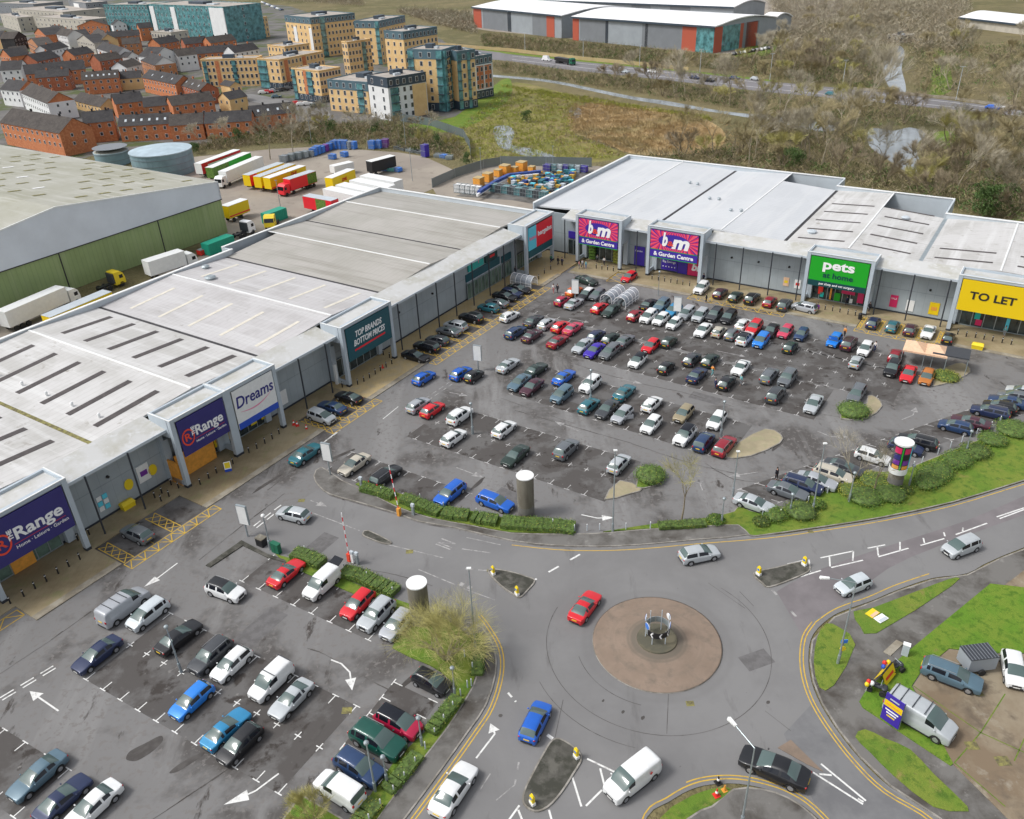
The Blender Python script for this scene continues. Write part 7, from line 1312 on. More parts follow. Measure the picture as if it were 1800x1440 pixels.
# crate yard between the two terraces: cages of parcels, crates, blue conveyor
for i in range(5): f = i/4; x = 806+34*f; cage(x, 338+4*f, aR, 1.9, 2.2, 'letter', 'white loaded cage in the row at the left of the crate yard', .8, 'white cages of the crate yard')
for i in range(9): f = i/8; cage(868+88*f, 337+13*f, aR, 2.2, 2.1, ('bluewin', 'dark_steel')[i % 2], 'dark teal loaded cage in the front row of the crate yard', .9, 'dark cages in the front of the crate yard')
for i in range(7): f = i/6; cage(963+62*f, 300+3*f, aR, 2.4, 1.8, ('bmblue', 'bluewin', 'clad_light')[i % 3], 'loaded cage in the rear row of the crate yard', .9, 'cages at the rear of the crate yard')
sh('crate_yard_floor', [(800, 345), (860, 322), (900, 300), (1045, 298), (1030, 330), (975, 365), (900, 352)], 'path', -.02, False); rr = random.Random(8); MT['dim_teal'] = mat('dim_teal_plastic', (.03, .16, .20), .5, var=.4, scale=1); MT['dim_blue'] = mat('dim_blue_plastic', (.03, .07, .28), .5, var=.4, scale=1); MT['dim_yellow'] = mat('dim_yellow_plastic', (.50, .32, .05), .5, var=.4, scale=1); cols = ['dim_yellow', 'orange', 'dim_teal', 'dim_teal', 'dim_blue', 'dim_blue', 'cyan', 'clad_light', 'dark_steel', 'dim_yellow']; Pq = WL([(895, 318), (960, 310), (1010, 306), (1005, 325), (965, 348), (900, 335)])
cr = {}
for i, (x, y) in enumerate(scatter(Pq, 150, rr, 1.0)):
    c_ = rr.choice(cols)
    if c_ not in cr: cr[c_] = (MB().box(-.6, .6, -.45, .45, 0, .8).mesh('crate_body', MT[c_]), MB().box(-.64, .64, -.49, .49, .8, .88).mesh('crate_rim', MT[c_]))
    kc = {'dim_yellow': 'yellow', 'orange': 'orange', 'dim_teal': 'teal', 'dim_blue': 'blue', 'cyan': 'pale blue', 'clad_light': 'pale grey', 'dark_steel': 'dark'}[c_]
    o = empty('crate', (x, y, 0), aR+rr.uniform(-.2, .2), 'small '+kc+' crate among the heap in the crate yard', 'crate', kc+' crates in the crate yard'); lk('crate_body', cr[c_][0], o); lk('crate_rim', cr[c_][1], o); o.scale = (1.0, 1.0, rr.uniform(.8, 2.0))
P = [G(842, 336, 2).xy, G(870, 318, 2).xy, G(895, 306, 2).xy, G(950, 300, 2).xy]; o = empty('conveyor', (P[0].x, P[0].y, 0), 0, 'long blue and white curved chute across the crate yard', 'conveyor'); b = MB(); c_ = MB()
for i in range(3): b.bar(P[i]-P[0], P[i+1]-P[0], 1.0, .7, 1.4); c_.bar(P[i]-P[0]+Vector((-.5, -1.3)), P[i+1]-P[0]+Vector((-.5, -1.3)), .5, .6, 1.0)
b.build('blue_deck', MT['dim_blue'], o); c_.build('white_side', MT['letter'], o)
for i, (x, y, s_) in enumerate(((842, 327, 2.2), (858, 319, 2.2), (876, 310, 1.8), (888, 306, 2.4), (917, 300, 2.4), (905, 304, 1.6), (935, 303, 1.6))):
    o = empty('big_crate', at(x, y), aR, ['leftmost', 'second from left', 'third from left', 'fourth from left', 'tallest', 'small middle', 'rightmost'][i]+' orange crate behind the blue chute', 'crate', 'orange crates behind the chute'); MB().box(-s_/2, s_/2, -s_/2, s_/2, .1, s_).build('crate_body', MT['orange'], o); MB().box(-s_/2-.05, s_/2+.05, -s_/2-.05, s_/2+.05, s_, s_+.12).build('crate_lid', MT['paving'], o)
for x, y in ((905, 325), (925, 328)): pass
# ---------------- the green-sided warehouse and the tanks
o = empty('warehouse', (OL.x, OL.y, 0), aL, 'huge warehouse with green lower wall, white upper wall and lichened roof', 'warehouse')
s1, t0, t1 = 86.0, 76.4, 175; RS, ZR, ZE = 48.5, 16.1, 11.7; MB().box(-70, s1, t0, t0+.4, 0, 7.8).build('green_wall', MT['green_wall'], o); MB().box(s1-.4, s1, t0+.4, t1, 0, 7.8).build('green_wall', MT['green_wall'], o)
b = MB(); ridges = [(s1, ZE), (RS, ZR), (11, ZE), (-26.5, ZR), (-64, ZE)]
for (xa, za), (xb_, zb_) in zip(ridges, ridges[1:]): b.add([(xb_, t0-.15, 7.8), (xa+(.15 if xa == s1 else 0), t0-.15, 7.8), (xa+(.15 if xa == s1 else 0), t0-.15, za), (xb_, t0-.15, zb_)], [(0, 1, 2, 3)])
b.build('upper_wall', MT['pale_wall'], o); MB().box(s1-.3, s1+.15, t0-.15, t1, 7.8, ZE).build('upper_wall', MT['pale_wall'], o); MB().box(-64, s1+.2, t0-.22, t0-.1, 7.62, 7.8).build('drip_trim', MT['gutter'], o)
for (xa, za), (xb_, zb_) in zip(ridges, ridges[1:]):
    b = MB(); b.add([(xb_, t0-.2, zb_+.02), (xa+.05, t0-.2, za+.02), (xa+.05, t1, za+.02), (xb_, t1, zb_+.02)], [(0, 1, 2, 3)]); b.build('roof', MT['ware_roof'], o)
    b = MB(); b.add([(xb_, t0-.32, zb_-.1), (xa, t0-.32, za-.1), (xa, t0-.32, za+.12), (xb_, t0-.32, zb_+.12), (xb_, t0-.1, zb_+.12), (xa, t0-.1, za+.12)], [(0, 1, 2, 3), (3, 2, 5, 4)]); b.build('verge_trim', MT['white'], o)
for x in (-20, 0, 20.5, 46.5, 69): MB().box(x-.12, x+.12, t0-.06, t0, 0, 7.7).build('downpipe', MT['gutter'], o)
for i in range(7):
    for j in range(9):
        x, y = 51+i*5+(j%2)*.8, t0+5+j*7.5; x2 = x+2.6
        if x2 > s1-1.5 or (i*7+j*3) % 5 == 0: continue
        zz = lambda q: ZR+(ZE-ZR)*(q-RS)/(s1-RS)+.08
        MB().add([(x, y, zz(x)), (x2, y, zz(x2)), (x2, y+.9, zz(x2)), (x, y+.9, zz(x))], [(0, 1, 2, 3)]).build('rooflight', MT['letter' if (i*3+j*5) % 13 == 0 else 'moss'], o)
for x, y, z_, r_, h_, lb in ((287, 305, 0, 8.6, 6.2, 'big round grey-blue steel tank beside the lorry yard'), (196, 290, 0, 5.0, 3.6, 'smaller pale green tank behind the warehouse roof')):
    c = at(x, y)+Vector((0, 2, 0)); o = empty('storage_tank', c, 0, lb, 'tank'); MB().cyl((0, 0, 0), (0, 0, h_), r_, r_, 40).build('tank_wall', MT['tank'], o); MB().cyl((0, 0, h_), (0, 0, h_+.25), r_*1.02, r_*1.02, 40).build('tank_rim', MT['tank_top'], o); MB().cyl((0, 0, h_+.25), (0, 0, h_+1.0), r_*.98, .3, 40).build('tank_roof', MT['tank_top' if r_ > 8 else 'ware_roof'], o)
    for k_ in range(3): MB().cyl((0, 0, 1.5+k_*1.7), (0, 0, 1.6+k_*1.7), r_*1.008, r_*1.008, 40).build('hoop', MT['grey_dark'], o)
o = empty('yellow_skip', at(308, 306), R(20), 'yellow flat bed in front of the big tank', 'skip'); MB().box(-3, 3, -.9, .9, 1.8, 2.9).build('skip_body', MT['yellow_b'], o); MB().box(-2.8, 2.8, -.7, .7, .3, 1.8).build('skip_frame', MT['black'], o)
# ---------------- houses and flats
def frame3(A, B, Cc, h):
    a, b_, c = G(*A, h).xy, G(*B, h).xy, G(*Cc, h).xy; return a, b_, c
winm = {}
def window(par, x, y, z, ang, w_=1.0, hh=1.2, glass='win', fr=True):
    k = (w_, hh, glass)
    if k not in winm:
        winm[k] = (MB().box(-w_/2, w_/2, -.06, .02, -hh/2, hh/2).mesh('window', MT['winframe']), MB().box(-w_/2+.09, w_/2-.09, -.075, -.055, -hh/2+.09, hh/2-.09).mesh('pane', MT[glass]))
    o = lk('window', winm[k][0], par, (x, y, z)); o.rotation_euler = (0, 0, ang); lk('pane', winm[k][1], o)
hn = 0
hcount = [0]
def house(A, B, depth, h, wall, lab, storeys=2, rid='AB', pitch=.42, gable=None, wn=None, roofm='slate', veloux=0, side=True, white_end=None):
    """A, B: the two eave corners of the wall seen, left to right; the house runs back from it"""
    hcount[0] += 1
    if wall == 'brick' and hcount[0] > 6: wall = ('brick', 'brick_b', 'brick', 'brick_c')[hcount[0] % 4]
    roofm = 'slate_b' if hcount[0] % 3 == 1 else roofm
    a, b_ = G(*A, h).xy, G(*B, h).xy; u = (b_-a); L_ = u.length; u = u/L_; ang = math.atan2(u.y, u.x); o = empty('terraced_house', (a.x, a.y, 0), ang, lab, 'house', 'houses of the estate')
    w_ = MB().box(0, L_, 0, depth, 0, h).build('wall', MT[wall], o); rf = MB(); e = .3
    if rid == 'AB':
        rh = depth/2*pitch*1.6; rf.add([(-e, -e, h-.12), (L_+e, -e, h-.12), (L_+e, depth/2, h+rh), (-e, depth/2, h+rh), (L_+e, depth+e, h-.12), (-e, depth+e, h-.12)], [(0, 1, 2, 3), (3, 2, 4, 5)])
        [MB().add([(x_, 0, h), (x_, depth, h), (x_, depth/2, h+rh-.1)], [f_]).build('gable', MT[white_end or wall], o) for x_, f_ in ((0, (0, 2, 1)), (L_, (0, 1, 2)))]
    else:
        rh = min(3.6, L_/2*pitch*1.4); rf.add([(-e, -e, h-.12), (-e, depth+e, h-.12), (L_/2, depth+e, h+rh), (L_/2, -e, h+rh), (L_+e, -e, h-.12), (L_+e, depth+e, h-.12)], [(0, 3, 2, 1), (3, 4, 5, 2)])
        [MB().add([(0, y_, h), (L_, y_, h), (L_/2, y_, h+rh-.1)], [f_]).build('gable', MT[white_end or wall], o) for y_, f_ in ((0, (0, 1, 2)), (depth, (0, 2, 1)))]
    r_ = rf.build('roof', MT[roofm], o)
    if rid == 'AB':
        for i in range(max(1, int(L_/9))): x = 4+i*9
        for x in [q for q in (L_*.33, L_*.8) if L_ > 9]: MB().box(x-.3, x+.3, depth/2-.3, depth/2+.3, h+rh-.6, h+rh+.7).build('chimney', MT['brick' if wall != 'brick' else 'slate'], r_)
        for i in range(veloux): x = L_*(i+.7)/(veloux+.4); b = MB(); y = depth*.22; zz = h+rh*(y/(depth/2))+.0; b.add([(x, y-.5, zz-rh/depth*1.0+.05), (x+.7, y-.5, zz-rh/depth*1.0+.05), (x+.7, y+.5, zz+rh/depth*1.0+.05), (x, y+.5, zz+rh/depth*1.0+.05)], [(0, 1, 2, 3)]); b.build('roof_window', MT['clad_light'], r_)
    n = wn if wn is not None else max(2, int(L_/3.0))
    for s_ in range(storeys):
        z_ = h-1.3-s_*2.6
        if z_ < 1: break
        for i in range(n): window(w_, L_*(i+.5)/n, 0, z_, 0)
        if side:
            for y in (depth*.35, depth*.7): window(w_, L_, y, z_, math.pi/2, .9, 1.1)
    return o
H = [((0, 215), (104, 234), 11, 7.4, 'brick', 'brick terrace with many windows behind the warehouse roof, nearest on the left', 3, 'AB', 0, None), ((147, 217), (199, 212), 9, 6.6, 'brick', 'brick house right of the nearest terrace gable', 2, 'AB', 0, None), ((208, 222), (297, 217), 8.5, 5.2, 'brick', 'brick terrace with six roof windows above the scrub', 2, 'AB', 6, None), ((298, 221), (356, 217), 8.5, 5.2, 'brick', 'brick house with plain slate roof in the scrub row, second from left', 2, 'AB', 0, None), ((360, 217), (441, 212), 8.5, 5.2, 'brick', 'brick terrace in the scrub row, third from left', 2, 'AB', 0, None), ((442, 205), (518, 197), 8.5, 5.2, 'brick', 'brick house with four roof windows at the end of the scrub row', 2, 'AB', 4, None),
     ((37, 163), (83, 182), 10, 6.5, 'render_w', 'white fronted terrace with an orange brick gable', 2, 'AB', 0, 'brick'), ((0, 157), (33, 160), 10, 6.5, 'render_w', 'white fronted house at the left edge', 2, 'AB', 0, 'brick'), ((62, 137), (120, 133), 8, 6.3, 'brick', 'brick house behind the white fronted terrace', 2, 'AB', 0, None), ((144, 141), (208, 136), 8.5, 6.3, 'brick', 'brick terrace with six bright roof windows', 2, 'AB', 6, None), ((210, 139), (248, 136), 8, 5, 'ochre', 'small ochre house right of the roof windows', 1, 'AB', 0, None), ((250, 136), (308, 148), 8.5, 6.3, 'brick', 'brick terrace turned to the left with an orange gable', 2, 'AB', 3, None), ((314, 148), (350, 160), 8, 5.6, 'brick', 'brick house with roof windows and orange gable end', 2, 'AB', 3, None),
     ((203, 183), (252, 177), 9, 5.6, 'brick', 'brick house with white bays in the middle of the estate', 2, 'AB', 0, None), ((253, 188), (297, 184), 8, 5.2, 'brick', 'low brick house beside the white bays', 2, 'AB', 0, None), ((303, 186), (376, 176), 8.5, 5.6, 'brick', 'brick terrace with teal windows before the flats', 2, 'AB', 0, None), ((383, 172), (403, 175), 8, 5.2, 'ochre', 'small ochre house at the corner before the flats', 1, 'LR', 0, None), ((404, 152), (424, 149), 9, 6.4, 'ochre', 'ochre gabled house with a blue window', 2, 'LR', 0, None), ((129, 176), (176, 188), 8, 3.4, 'ochre', 'low ochre house behind the orange gable', 1, 'AB', 0, None),
     ((45, 131), (150, 121), 11, 6.5, 'brick', 'long dark roofed terrace across the middle of the estate', 2, 'AB', 0, None), ((0, 124), (36, 122), 11, 6.0, 'render_w', 'dark roofed white house at the left edge, middle distance', 2, 'AB', 0, None), ((195, 119), (222, 119), 12, 6.5, 'render_w', 'white gabled house with blue windows', 2, 'LR', 0, None), ((243, 104), (272, 115), 10, 6.8, 'brick', 'brick house joined to the big white gable', 2, 'AB', 0, 'render_w'), ((272, 100), (312, 93), 12, 8.6, 'render_w', 'big white gabled house with teal glazing', 3, 'LR', 0, None), ((312, 99), (346, 95), 9, 7.5, 'render_w', 'white house with teal balconies', 2, 'AB', 0, None), ((345, 95), (411, 90), 9, 6.5, 'brick', 'pair of houses with maroon edged slate roofs', 2, 'AB', 0, None), ((412, 93), (455, 86), 9, 6.5, 'render_w', 'white house at the left of the flats', 2, 'AB', 0, None)]
for A, B, dp, h, wl, lab, st, rid, vx, we in H: house(A, B, dp, h, wl, lab, st, rid, veloux=vx, white_end=we)
H2 = [((20, 95), (50, 92), 10, 6.5, 'brick'), ((65, 108), (105, 100), 10, 6.5, 'brick'), ((0, 98), (18, 100), 10, 6.0, 'brick'), ((48, 72), (70, 85), 9, 6.5, 'brick'), ((60, 58), (80, 62), 12, 8.5, 'brick'), ((82, 55), (97, 56), 10, 8.5, 'stone_w'), ((98, 60), (118, 64), 10, 8.5, 'render_w'), ((120, 62), (134, 66), 9, 7, 'ochre'), ((135, 70), (165, 76), 9, 7, 'stone_w'), ((160, 60), (176, 72), 10, 7.5, 'ochre'), ((170, 85), (205, 96), 9, 7.5, 'render_w'), ((190, 66), (245, 62), 9, 7, 'brick'), ((135, 46), (190, 44), 9, 7, 'brick'), ((198, 44), (222, 42), 9, 8, 'render_w'), ((245, 50), (268, 48), 9, 8, 'brick'), ((215, 78), (245, 76), 9, 7, 'brick'), ((280, 78), (315, 72), 9, 7, 'brick'), ((325, 78), (365, 74), 9, 7, 'brick'), ((370, 76), (415, 70), 9, 7, 'brick'), ((85, 90), (120, 82), 9, 6.5, 'render_w'), ((130, 98), (165, 92), 9, 6.5, 'brick'), ((175, 108), (215, 102), 9, 6.5, 'brick'), ((225, 100), (243, 97), 8, 6.5, 'render_w'), ((0, 66), (22, 62), 10, 7, 'ochre'), ((24, 68), (46, 64), 10, 7, 'slate')]
H2l = ['brick house under the far left edge', 'brick terrace left of the ochre gable', 'sliver of a brick house at the left edge', 'brick house with steep slate gable, far left', 'tall ochre and brick block, far left', 'tall pale stone block beside the red one', 'tall white block with balconies, far left', 'ochre gabled house left of the twin gables', 'pale gabled house with balconies', 'ochre twin gable house', 'white house with balconies in the middle distance', 'brick terrace with small roof windows, middle distance', 'brick terrace with long dark roof below the white flats', 'white house before the teal glass offices', 'maroon gabled house before the teal glass offices', 'brick house with orange gable, middle distance', 'dark roofed terrace left of the big white gable', 'brick terrace with maroon edges, left of two', 'brick terrace with maroon edges, right of two', 'white ended house between long dark roofs', 'dark roofed house above the long terrace', 'slate roofed house by the little green', 'small white house by the little green', 'ochre house at the far left edge', 'slate walled house at the far left']
for (A, B, dp, h, wl), lab in zip(H2, H2l): house(A, B, dp, h, wl, lab, 2, 'AB' if (A[0] % 3) else 'LR', veloux=0, side=False)
def flats(A, B, Cc, h, wall, lab, storeys, top=0, topm='bluegrey', cols=(6, 5), base=None, accents=(), wallR=None, low=None):
    """A-B and B-C are the two walls seen, given by their roof corners at height h"""
    a, b_, c = frame3(A, B, Cc, h); u = b_-a; L_ = u.length; u /= L_; v = c-b_; n = Vector((-u.y, u.x)); D_ = max(8, v.dot(n)); ang = math.atan2(u.y, u.x); o = empty('apartment_block', (a.x, a.y, 0), ang, lab, 'flats', 'apartment blocks'); sh_ = (h-top*3.0)/storeys if top else h/storeys
    zt = h-top*3.0; w_ = MB().box(0, L_, 0, D_, 0, zt).build('wall', MT[wall], o)
    if wallR: MB().box(L_, L_+.12, .2, D_-.2, 0, zt-.05).build('side_wall', MT[wallR], o)
    if top: w2 = MB().box(-.1, L_+.15, -.1, D_, zt, h).build('top_storey', MT[topm], o)
    rf = MB().box(.3, L_-.3, .3, D_-.3, h-.1, h+.05).build('flat_roof', MT['flatroof'], o); p = MB(); p.box(-.15, L_+.2, -.15, .3, h, h+.35); p.box(-.15, .3, .3, D_, h, h+.35); p.box(L_-.3, L_+.2, .3, D_, h, h+.35); p.box(-.15, L_+.2, D_-.3, D_+.1, h, h+.35); p.build('parapet', MT[topm if top else wall], o)
    MB().box(L_*.35, L_*.55, D_*.4, D_*.65, h, h+1.6).build('plant_room', MT['darkclad'], rf); MB().box(L_*.62, L_*.72, D_*.35, D_*.5, h, h+.8).build('roof_unit', MT['clad_light'], rf)
    if base: MB().box(-.12, L_+.18, -.12, D_*.98, 0, base).build('base_storey', MT['darkclad'], o)
    ns = storeys+top
    for s_ in range(ns):
        z_ = (s_+.5)*(h/ns)
        for i in range(cols[0]): window(w_, L_*(i+.5)/cols[0], -.12 if z_ > zt else (-.13 if base and z_ < base else -.01), z_, 0, 1.2, 1.7)
        for i in range(cols[1]): window(w_, L_+(.17 if z_ > zt or (base and z_ < base) else .13 if wallR else .01), D_*(i+.5)/cols[1], z_, math.pi/2, 1.2, 1.7)
    for (f0, f1, z0_, z1_, m_, pr) in accents:      # bays, balcony stacks, glazed stair towers, white frames
        if f1 <= 1: q = MB().box(L_*f0, L_*f1, -pr, .05, z0_, z1_)
        else: q = MB().box(L_-.05, L_+pr, D_*(f0-1), D_*(f1-1), z0_, z1_)
        q = q.build('balcony_stack' if m_ in ('bluewin', 'darkclad') else 'facade_panel', MT[m_], o)
        if m_ == 'bluewin':
            for s_ in range(ns): z_ = s_*h/ns; (MB().box(L_*f0-.1, L_*f1+.1, -pr-.5, -pr, z_+.1, z_+.3) if f1 <= 1 else MB().box(L_+pr, L_+pr+.5, D_*(f0-1)-.1, D_*(f1-1)+.1, z_+.1, z_+.3)).build('balcony', MT['darkclad'], q)
    return o
flats((575, 141), (645, 146), (668, 128), 11.0, 'ochre', 'ochre block with blue-grey top storey at the front of the flats', 3, 1, cols=(6, 3), accents=((.74, .88, 0, 10.5, 'bluewin', .25),))
flats((645, 133), (680, 139), (708, 122), 14.2, 'render_w', 'white fronted block with dark top storey at the front of the flats', 4, 1, 'darkclad', cols=(2, 6), accents=((1.05, 1.25, 0, 11, 'bluewin', .3), (1.62, 1.98, 0, 11, 'ochre', .16)))
flats((716, 88), (777, 89), (832, 82), 21.0, 'ochre', 'tallest ochre block with blue-grey top and glazed corner tower', 6, 1, cols=(4, 8), base=3.0, accents=((.0, .16, 0, 20.8, 'bluewin', .3), (.84, 1.0, 0, 20.9, 'bluewin', .9), (1.0, 1.14, 0, 20.9, 'bluewin', .9), (1.5, 1.62, 0, 18, 'bluewin', .3)))
flats((802, 92), (834, 88), (838, 84), 20.0, 'ochre', 'ochre block with blue-grey top joined to the right of the tallest one', 5, 1, cols=(4, 3), base=3.0, accents=((.0, .2, 0, 19.6, 'bluewin', .4), (.55, .7, 0, 19.6, 'bluewin', .4)))
flats((834, 101), (864, 96), (868, 92), 15.5, 'brick', 'white framed brick block at the right end of the flats', 4, 1, cols=(4, 3), base=3.4, accents=((0, .05, 3.4, 12.4, 'render_w', .3), (.47, .52, 3.4, 12.4, 'render_w', .3), (.95, 1.0, 3.4, 12.4, 'render_w', .3), (0, 1, 3.2, 3.6, 'render_w', .32), (0, 1, 12.2, 12.6, 'render_w', .32)))
flats((675, 55), (708, 57), (768, 48), 20.0, 'ochre', 'ochre block with blue-grey top behind the tallest one', 5, 1, cols=(3, 9)); flats((622, 38), (665, 38), (720, 28), 20.0, 'ochre', 'ochre block with blue-grey top, third from the tallest', 5, 1, cols=(4, 9), accents=((.85, 1.0, 0, 20, 'bluewin', .3),)); flats((600, 74), (610, 75), (658, 70), 15.5, 'ochre', 'ochre block with no top storey between the blue-grey topped ones', 5, 0, cols=(2, 7), accents=((1.6, 1.75, 0, 15, 'bluewin', .3),))
flats((500, 28), (545, 32), (627, 24), 20.0, 'ochre', 'ochre block with blue-grey top, farthest left of the tall row', 5, 1, cols=(6, 12), accents=((.3, .42, 0, 15, 'render_w', .2), (.9, 1.0, 0, 15, 'render_w', .2), (1.2, 1.3, 0, 20, 'bluewin', .3)))
flats((352, 106), (450, 103), (470, 98), 11.5, 'ochre', 'long four storey ochre block left of the parked cars', 4, 0, cols=(12, 3), accents=((.03, .09, 0, 11, 'bluewin', .25), (.25, .32, 0, 11, 'brick', .1), (.55, .62, 0, 11, 'bluewin', .25)))
flats((452, 104), (490, 106), (597, 92), 12.0, 'ochre', 'four storey ochre block with brown bays behind the car park of the flats', 4, 0, cols=(4, 12), base=2.6, accents=((.0, .4, 0, 11.6, 'bluewin', .3), (1.1, 1.18, 2.6, 11.6, 'brick', .12), (1.5, 1.58, 2.6, 11.6, 'brick', .12)))
flats((512, 121), (560, 126), (617, 121), 11.8, 'ochre', 'four storey ochre block with balconies left of the front block', 4, 0, cols=(6, 7), base=2.6, accents=((.0, .12, 0, 11.6, 'bluewin', .3), (.42, .52, 2.6, 11.6, 'brick', .12), (.55, .72, 2.6, 11.4, 'bluewin', .3)))
flats((470, 80), (500, 83), (545, 77), 9.5, 'ochre', 'low ochre block with a white stair hut', 3, 0, cols=(5, 6)); flats((395, 35), (440, 35), (500, 30), 12, 'ochre', 'far ochre block left of the tall row', 4, 0, cols=(8, 6), accents=((.2, .3, 0, 12, 'bluewin', .2), (.6, .7, 0, 12, 'bluewin', .2)))
flats((181, 9), (258, 9), (262, 4), 20, 'bluewin', 'teal glass office block, left half', 5, 0, 'clad_light', cols=(14, 1)); flats((262, 8), (392, 13), (396, 4), 21, 'bluewin', 'teal glass office block with white fins, right half', 5, 0, 'clad_light', cols=(16, 1), accents=((0, .06, 0, 20, 'render_w', .5), (.3, .36, 0, 20, 'render_w', .5), (.82, 1.0, 0, 20.5, 'render_w', .5)))
flats((120, 2), (150, 6), (180, 2), 16, 'grey_dark', 'grey and white striped office block at the top left', 4, 0, 'clad_light', cols=(4, 4), accents=((.3, .6, 0, 15, 'render_w', .3),)); flats((20, 16), (110, 22), (130, 12), 12, 'stone_w', 'long pale office block at the top left', 3, 0, 'clad_light', cols=(14, 3)); flats((60, 30), (150, 36), (165, 30), 10, 'stone_w', 'long pale block with ochre base, top left', 3, 0, cols=(12, 2)); flats((0, 25), (30, 32), (50, 28), 10, 'stone_w', 'pale block at the very top left', 3, 0, cols=(5, 2)); flats((-10, 6), (58, 8), (62, 2), 14, 'grey_dark', 'dark long block at the top left corner', 3, 0, cols=(9, 1))
flats((300, 44), (345, 47), (398, 44), 7, 'stone_w', 'low pale building in front of the teal offices', 2, 0, cols=(8, 6)); flats((265, 56), (300, 58), (330, 54), 8, 'stone_w', 'low pale building left of the teal offices front', 2, 0, cols=(7, 3))
# business park sheds with curved white roofs
def shed(A, B, Cc, h, lab, panels, ext=0):
    a, b_, c = frame3(A, B, Cc, h); u = b_-a; L_ = u.length; u /= L_; v = c-b_; n = Vector((-u.y, u.x)); D_ = max(20, v.dot(n)); ang = math.atan2(u.y, u.x); o = empty('industrial_unit', (a.x, a.y, 0), ang, lab, 'warehouse', 'business park units'); w_ = MB().box(0, L_, 0, D_, 0, h-.3).build('wall', MT['grey_wall'], o); rf = MB(); m_ = 10
    for i in range(m_):
        y0, y1 = D_*i/m_, D_*(i+1)/m_; z0_, z1_ = [h+2.6*math.sin(math.pi*(y/D_)) for y in (y0, y1)]; y0 -= 1.2 if i == 0 else 0; rf.add([(-.8, y0, z0_), (L_+.8, y0, z0_), (L_+.8, y1, z1_), (-.8, y1, z1_), (-.8, y0, z0_-.5), (L_+.8, y0, z0_-.5), (L_+.8, y1, z1_-.5), (-.8, y1, z1_-.5)], [(0, 1, 2, 3), (1, 5, 6, 2), (0, 3, 7, 4), (7, 6, 5, 4)]+([(0, 4, 5, 1)] if i == 0 else []))
    rf.build('roof', MT['letter'], o); MB().box(-.8, L_+.8, -1.3, -1.2, h-.9, h+.05).build('eave_band', MT['darkclad'], o)
    g = MB(); g.add([(L_-.1, 0, h-.3), (L_-.1, D_, h-.3), (L_-.1, D_/2, h+2.2)], [(0, 1, 2)]); g.build('gable', MT['grey_wall'], o)
    for f0, f1, m2 in panels:
        if f1 <= 1: MB().box(L_*f0, L_*f1, -.15, 0, 0, h-.5).build('wall_panel', MT[m2], w_)
        else: MB().box(L_, L_+.2, D_*(f0-1), D_*(f1-1), 0, h-.6).build('wall_panel', MT[m2], w_)
    return o
shed((832, 12), (987, 27), (1068, 10), 12.5, 'far grey business unit with a curved white roof, left of two', ((0, .1, 'brick_red'), (.12, .42, 'grey_dark'), (.42, .46, 'win'), (.70, .85, 'grey_dark'), (.85, .93, 'brick_red')))
shed((1007, 29), (1257, 46), (1342, 28), 12.5, 'grey business unit with red panels and glazed offices, right of two', ((0, .05, 'brick_red'), (.06, .26, 'grey_dark'), (.26, .28, 'win'), (.53, .72, 'grey_dark'), (.55, .57, 'win'), (.72, .8, 'grey_dark'), (.8, .89, 'brick_red'), (.89, 1, 'bluewin'), (1.0, 1.12, 'brick_red'), (1.12, 1.4, 'bluewin'), (1.4, 1.45, 'brick_red'), (1.45, 1.7, 'grey_dark'), (1.5, 1.68, 'brick_red')))
shed((960, 0), (1290, 12), (1310, 2), 10, 'long grey unit farthest back in the business park', ((.05, .12, 'brick_red'), (.2, .3, 'grey_dark'), (.5, .6, 'grey_dark'), (.7, .8, 'grey_dark'))); shed((1338, 33), (1359, 34), (1362, 28), 9, 'small blue-grey block behind the end of the business unit', ((0, 1, 'grey_dark'),))
shed((1690, 30), (1830, 46), (1860, 36), 5, 'low white roofed shed at the top right', ((0, 1, 'stone_w'),)); flats((1560, 62), (1590, 64), (1600, 60), 3, 'stone_w', 'small low building in the woods at the top right', 1, 0, cols=(3, 1))
# small far vehicles
def far(x, y, col, ang, lab, L_=4.3, h=1.45, grp=None, cat='car'):
    b = MB(); b.box(-L_/2, L_/2, -.9, .9, .3, .85); b.add([(-L_/2+.3, -.8, .85), (L_/2-1.2, -.8, .85), (L_/2-1.9, -.65, h), (-L_/2+.8, -.65, h), (-L_/2+.3, .8, .85), (L_/2-1.2, .8, .85), (L_/2-1.9, .65, h), (-L_/2+.8, .65, h)], [(0, 1, 2, 3), (7, 6, 5, 4), (0, 3, 7, 4), (1, 5, 6, 2), (3, 2, 6, 7)]); g = at(x, y)
    o = empty('distant_car' if cat == 'car' else 'distant_van', g, ang, lab, cat, grp); b.build('body', paint(col), o); wheels(o, (-1.3, 1.3), .92, .32)
mwa = hd((975, 112), (1275, 142)); 
for x, y, c_, lb in ((1098, 128, 'pale silver', 'pale car on the near motorway lane, leftmost'), (1147, 128, 'white', 'white car in the middle of the motorway'), (1151, 124, 'dark grey', 'dark car beside the white one on the motorway'), (1221, 139, 'navy', 'navy car on the motorway, left of its neighbour'), (1247, 144, 'black', 'black car on the near motorway lane'), (1291, 140, 'dark blue', 'dark blue car on the far motorway lane'), (1328, 141, 'silver', 'silver car on the far motorway lane'), (1461, 168, 'teal', 'teal car under the bare tree on the motorway'), (1744, 192, 'blue', 'blue car on the motorway at the right, left of two'), (1754, 191, 'white', 'white car on the motorway at the right, right of two')): far(x, y, c_, R(mwa), lb, grp='cars on the motorway')
far(961, 107, 'white', R(mwa), 'white van on the left part of the motorway', 5.5, 2.4, 'vans on the motorway', 'van')
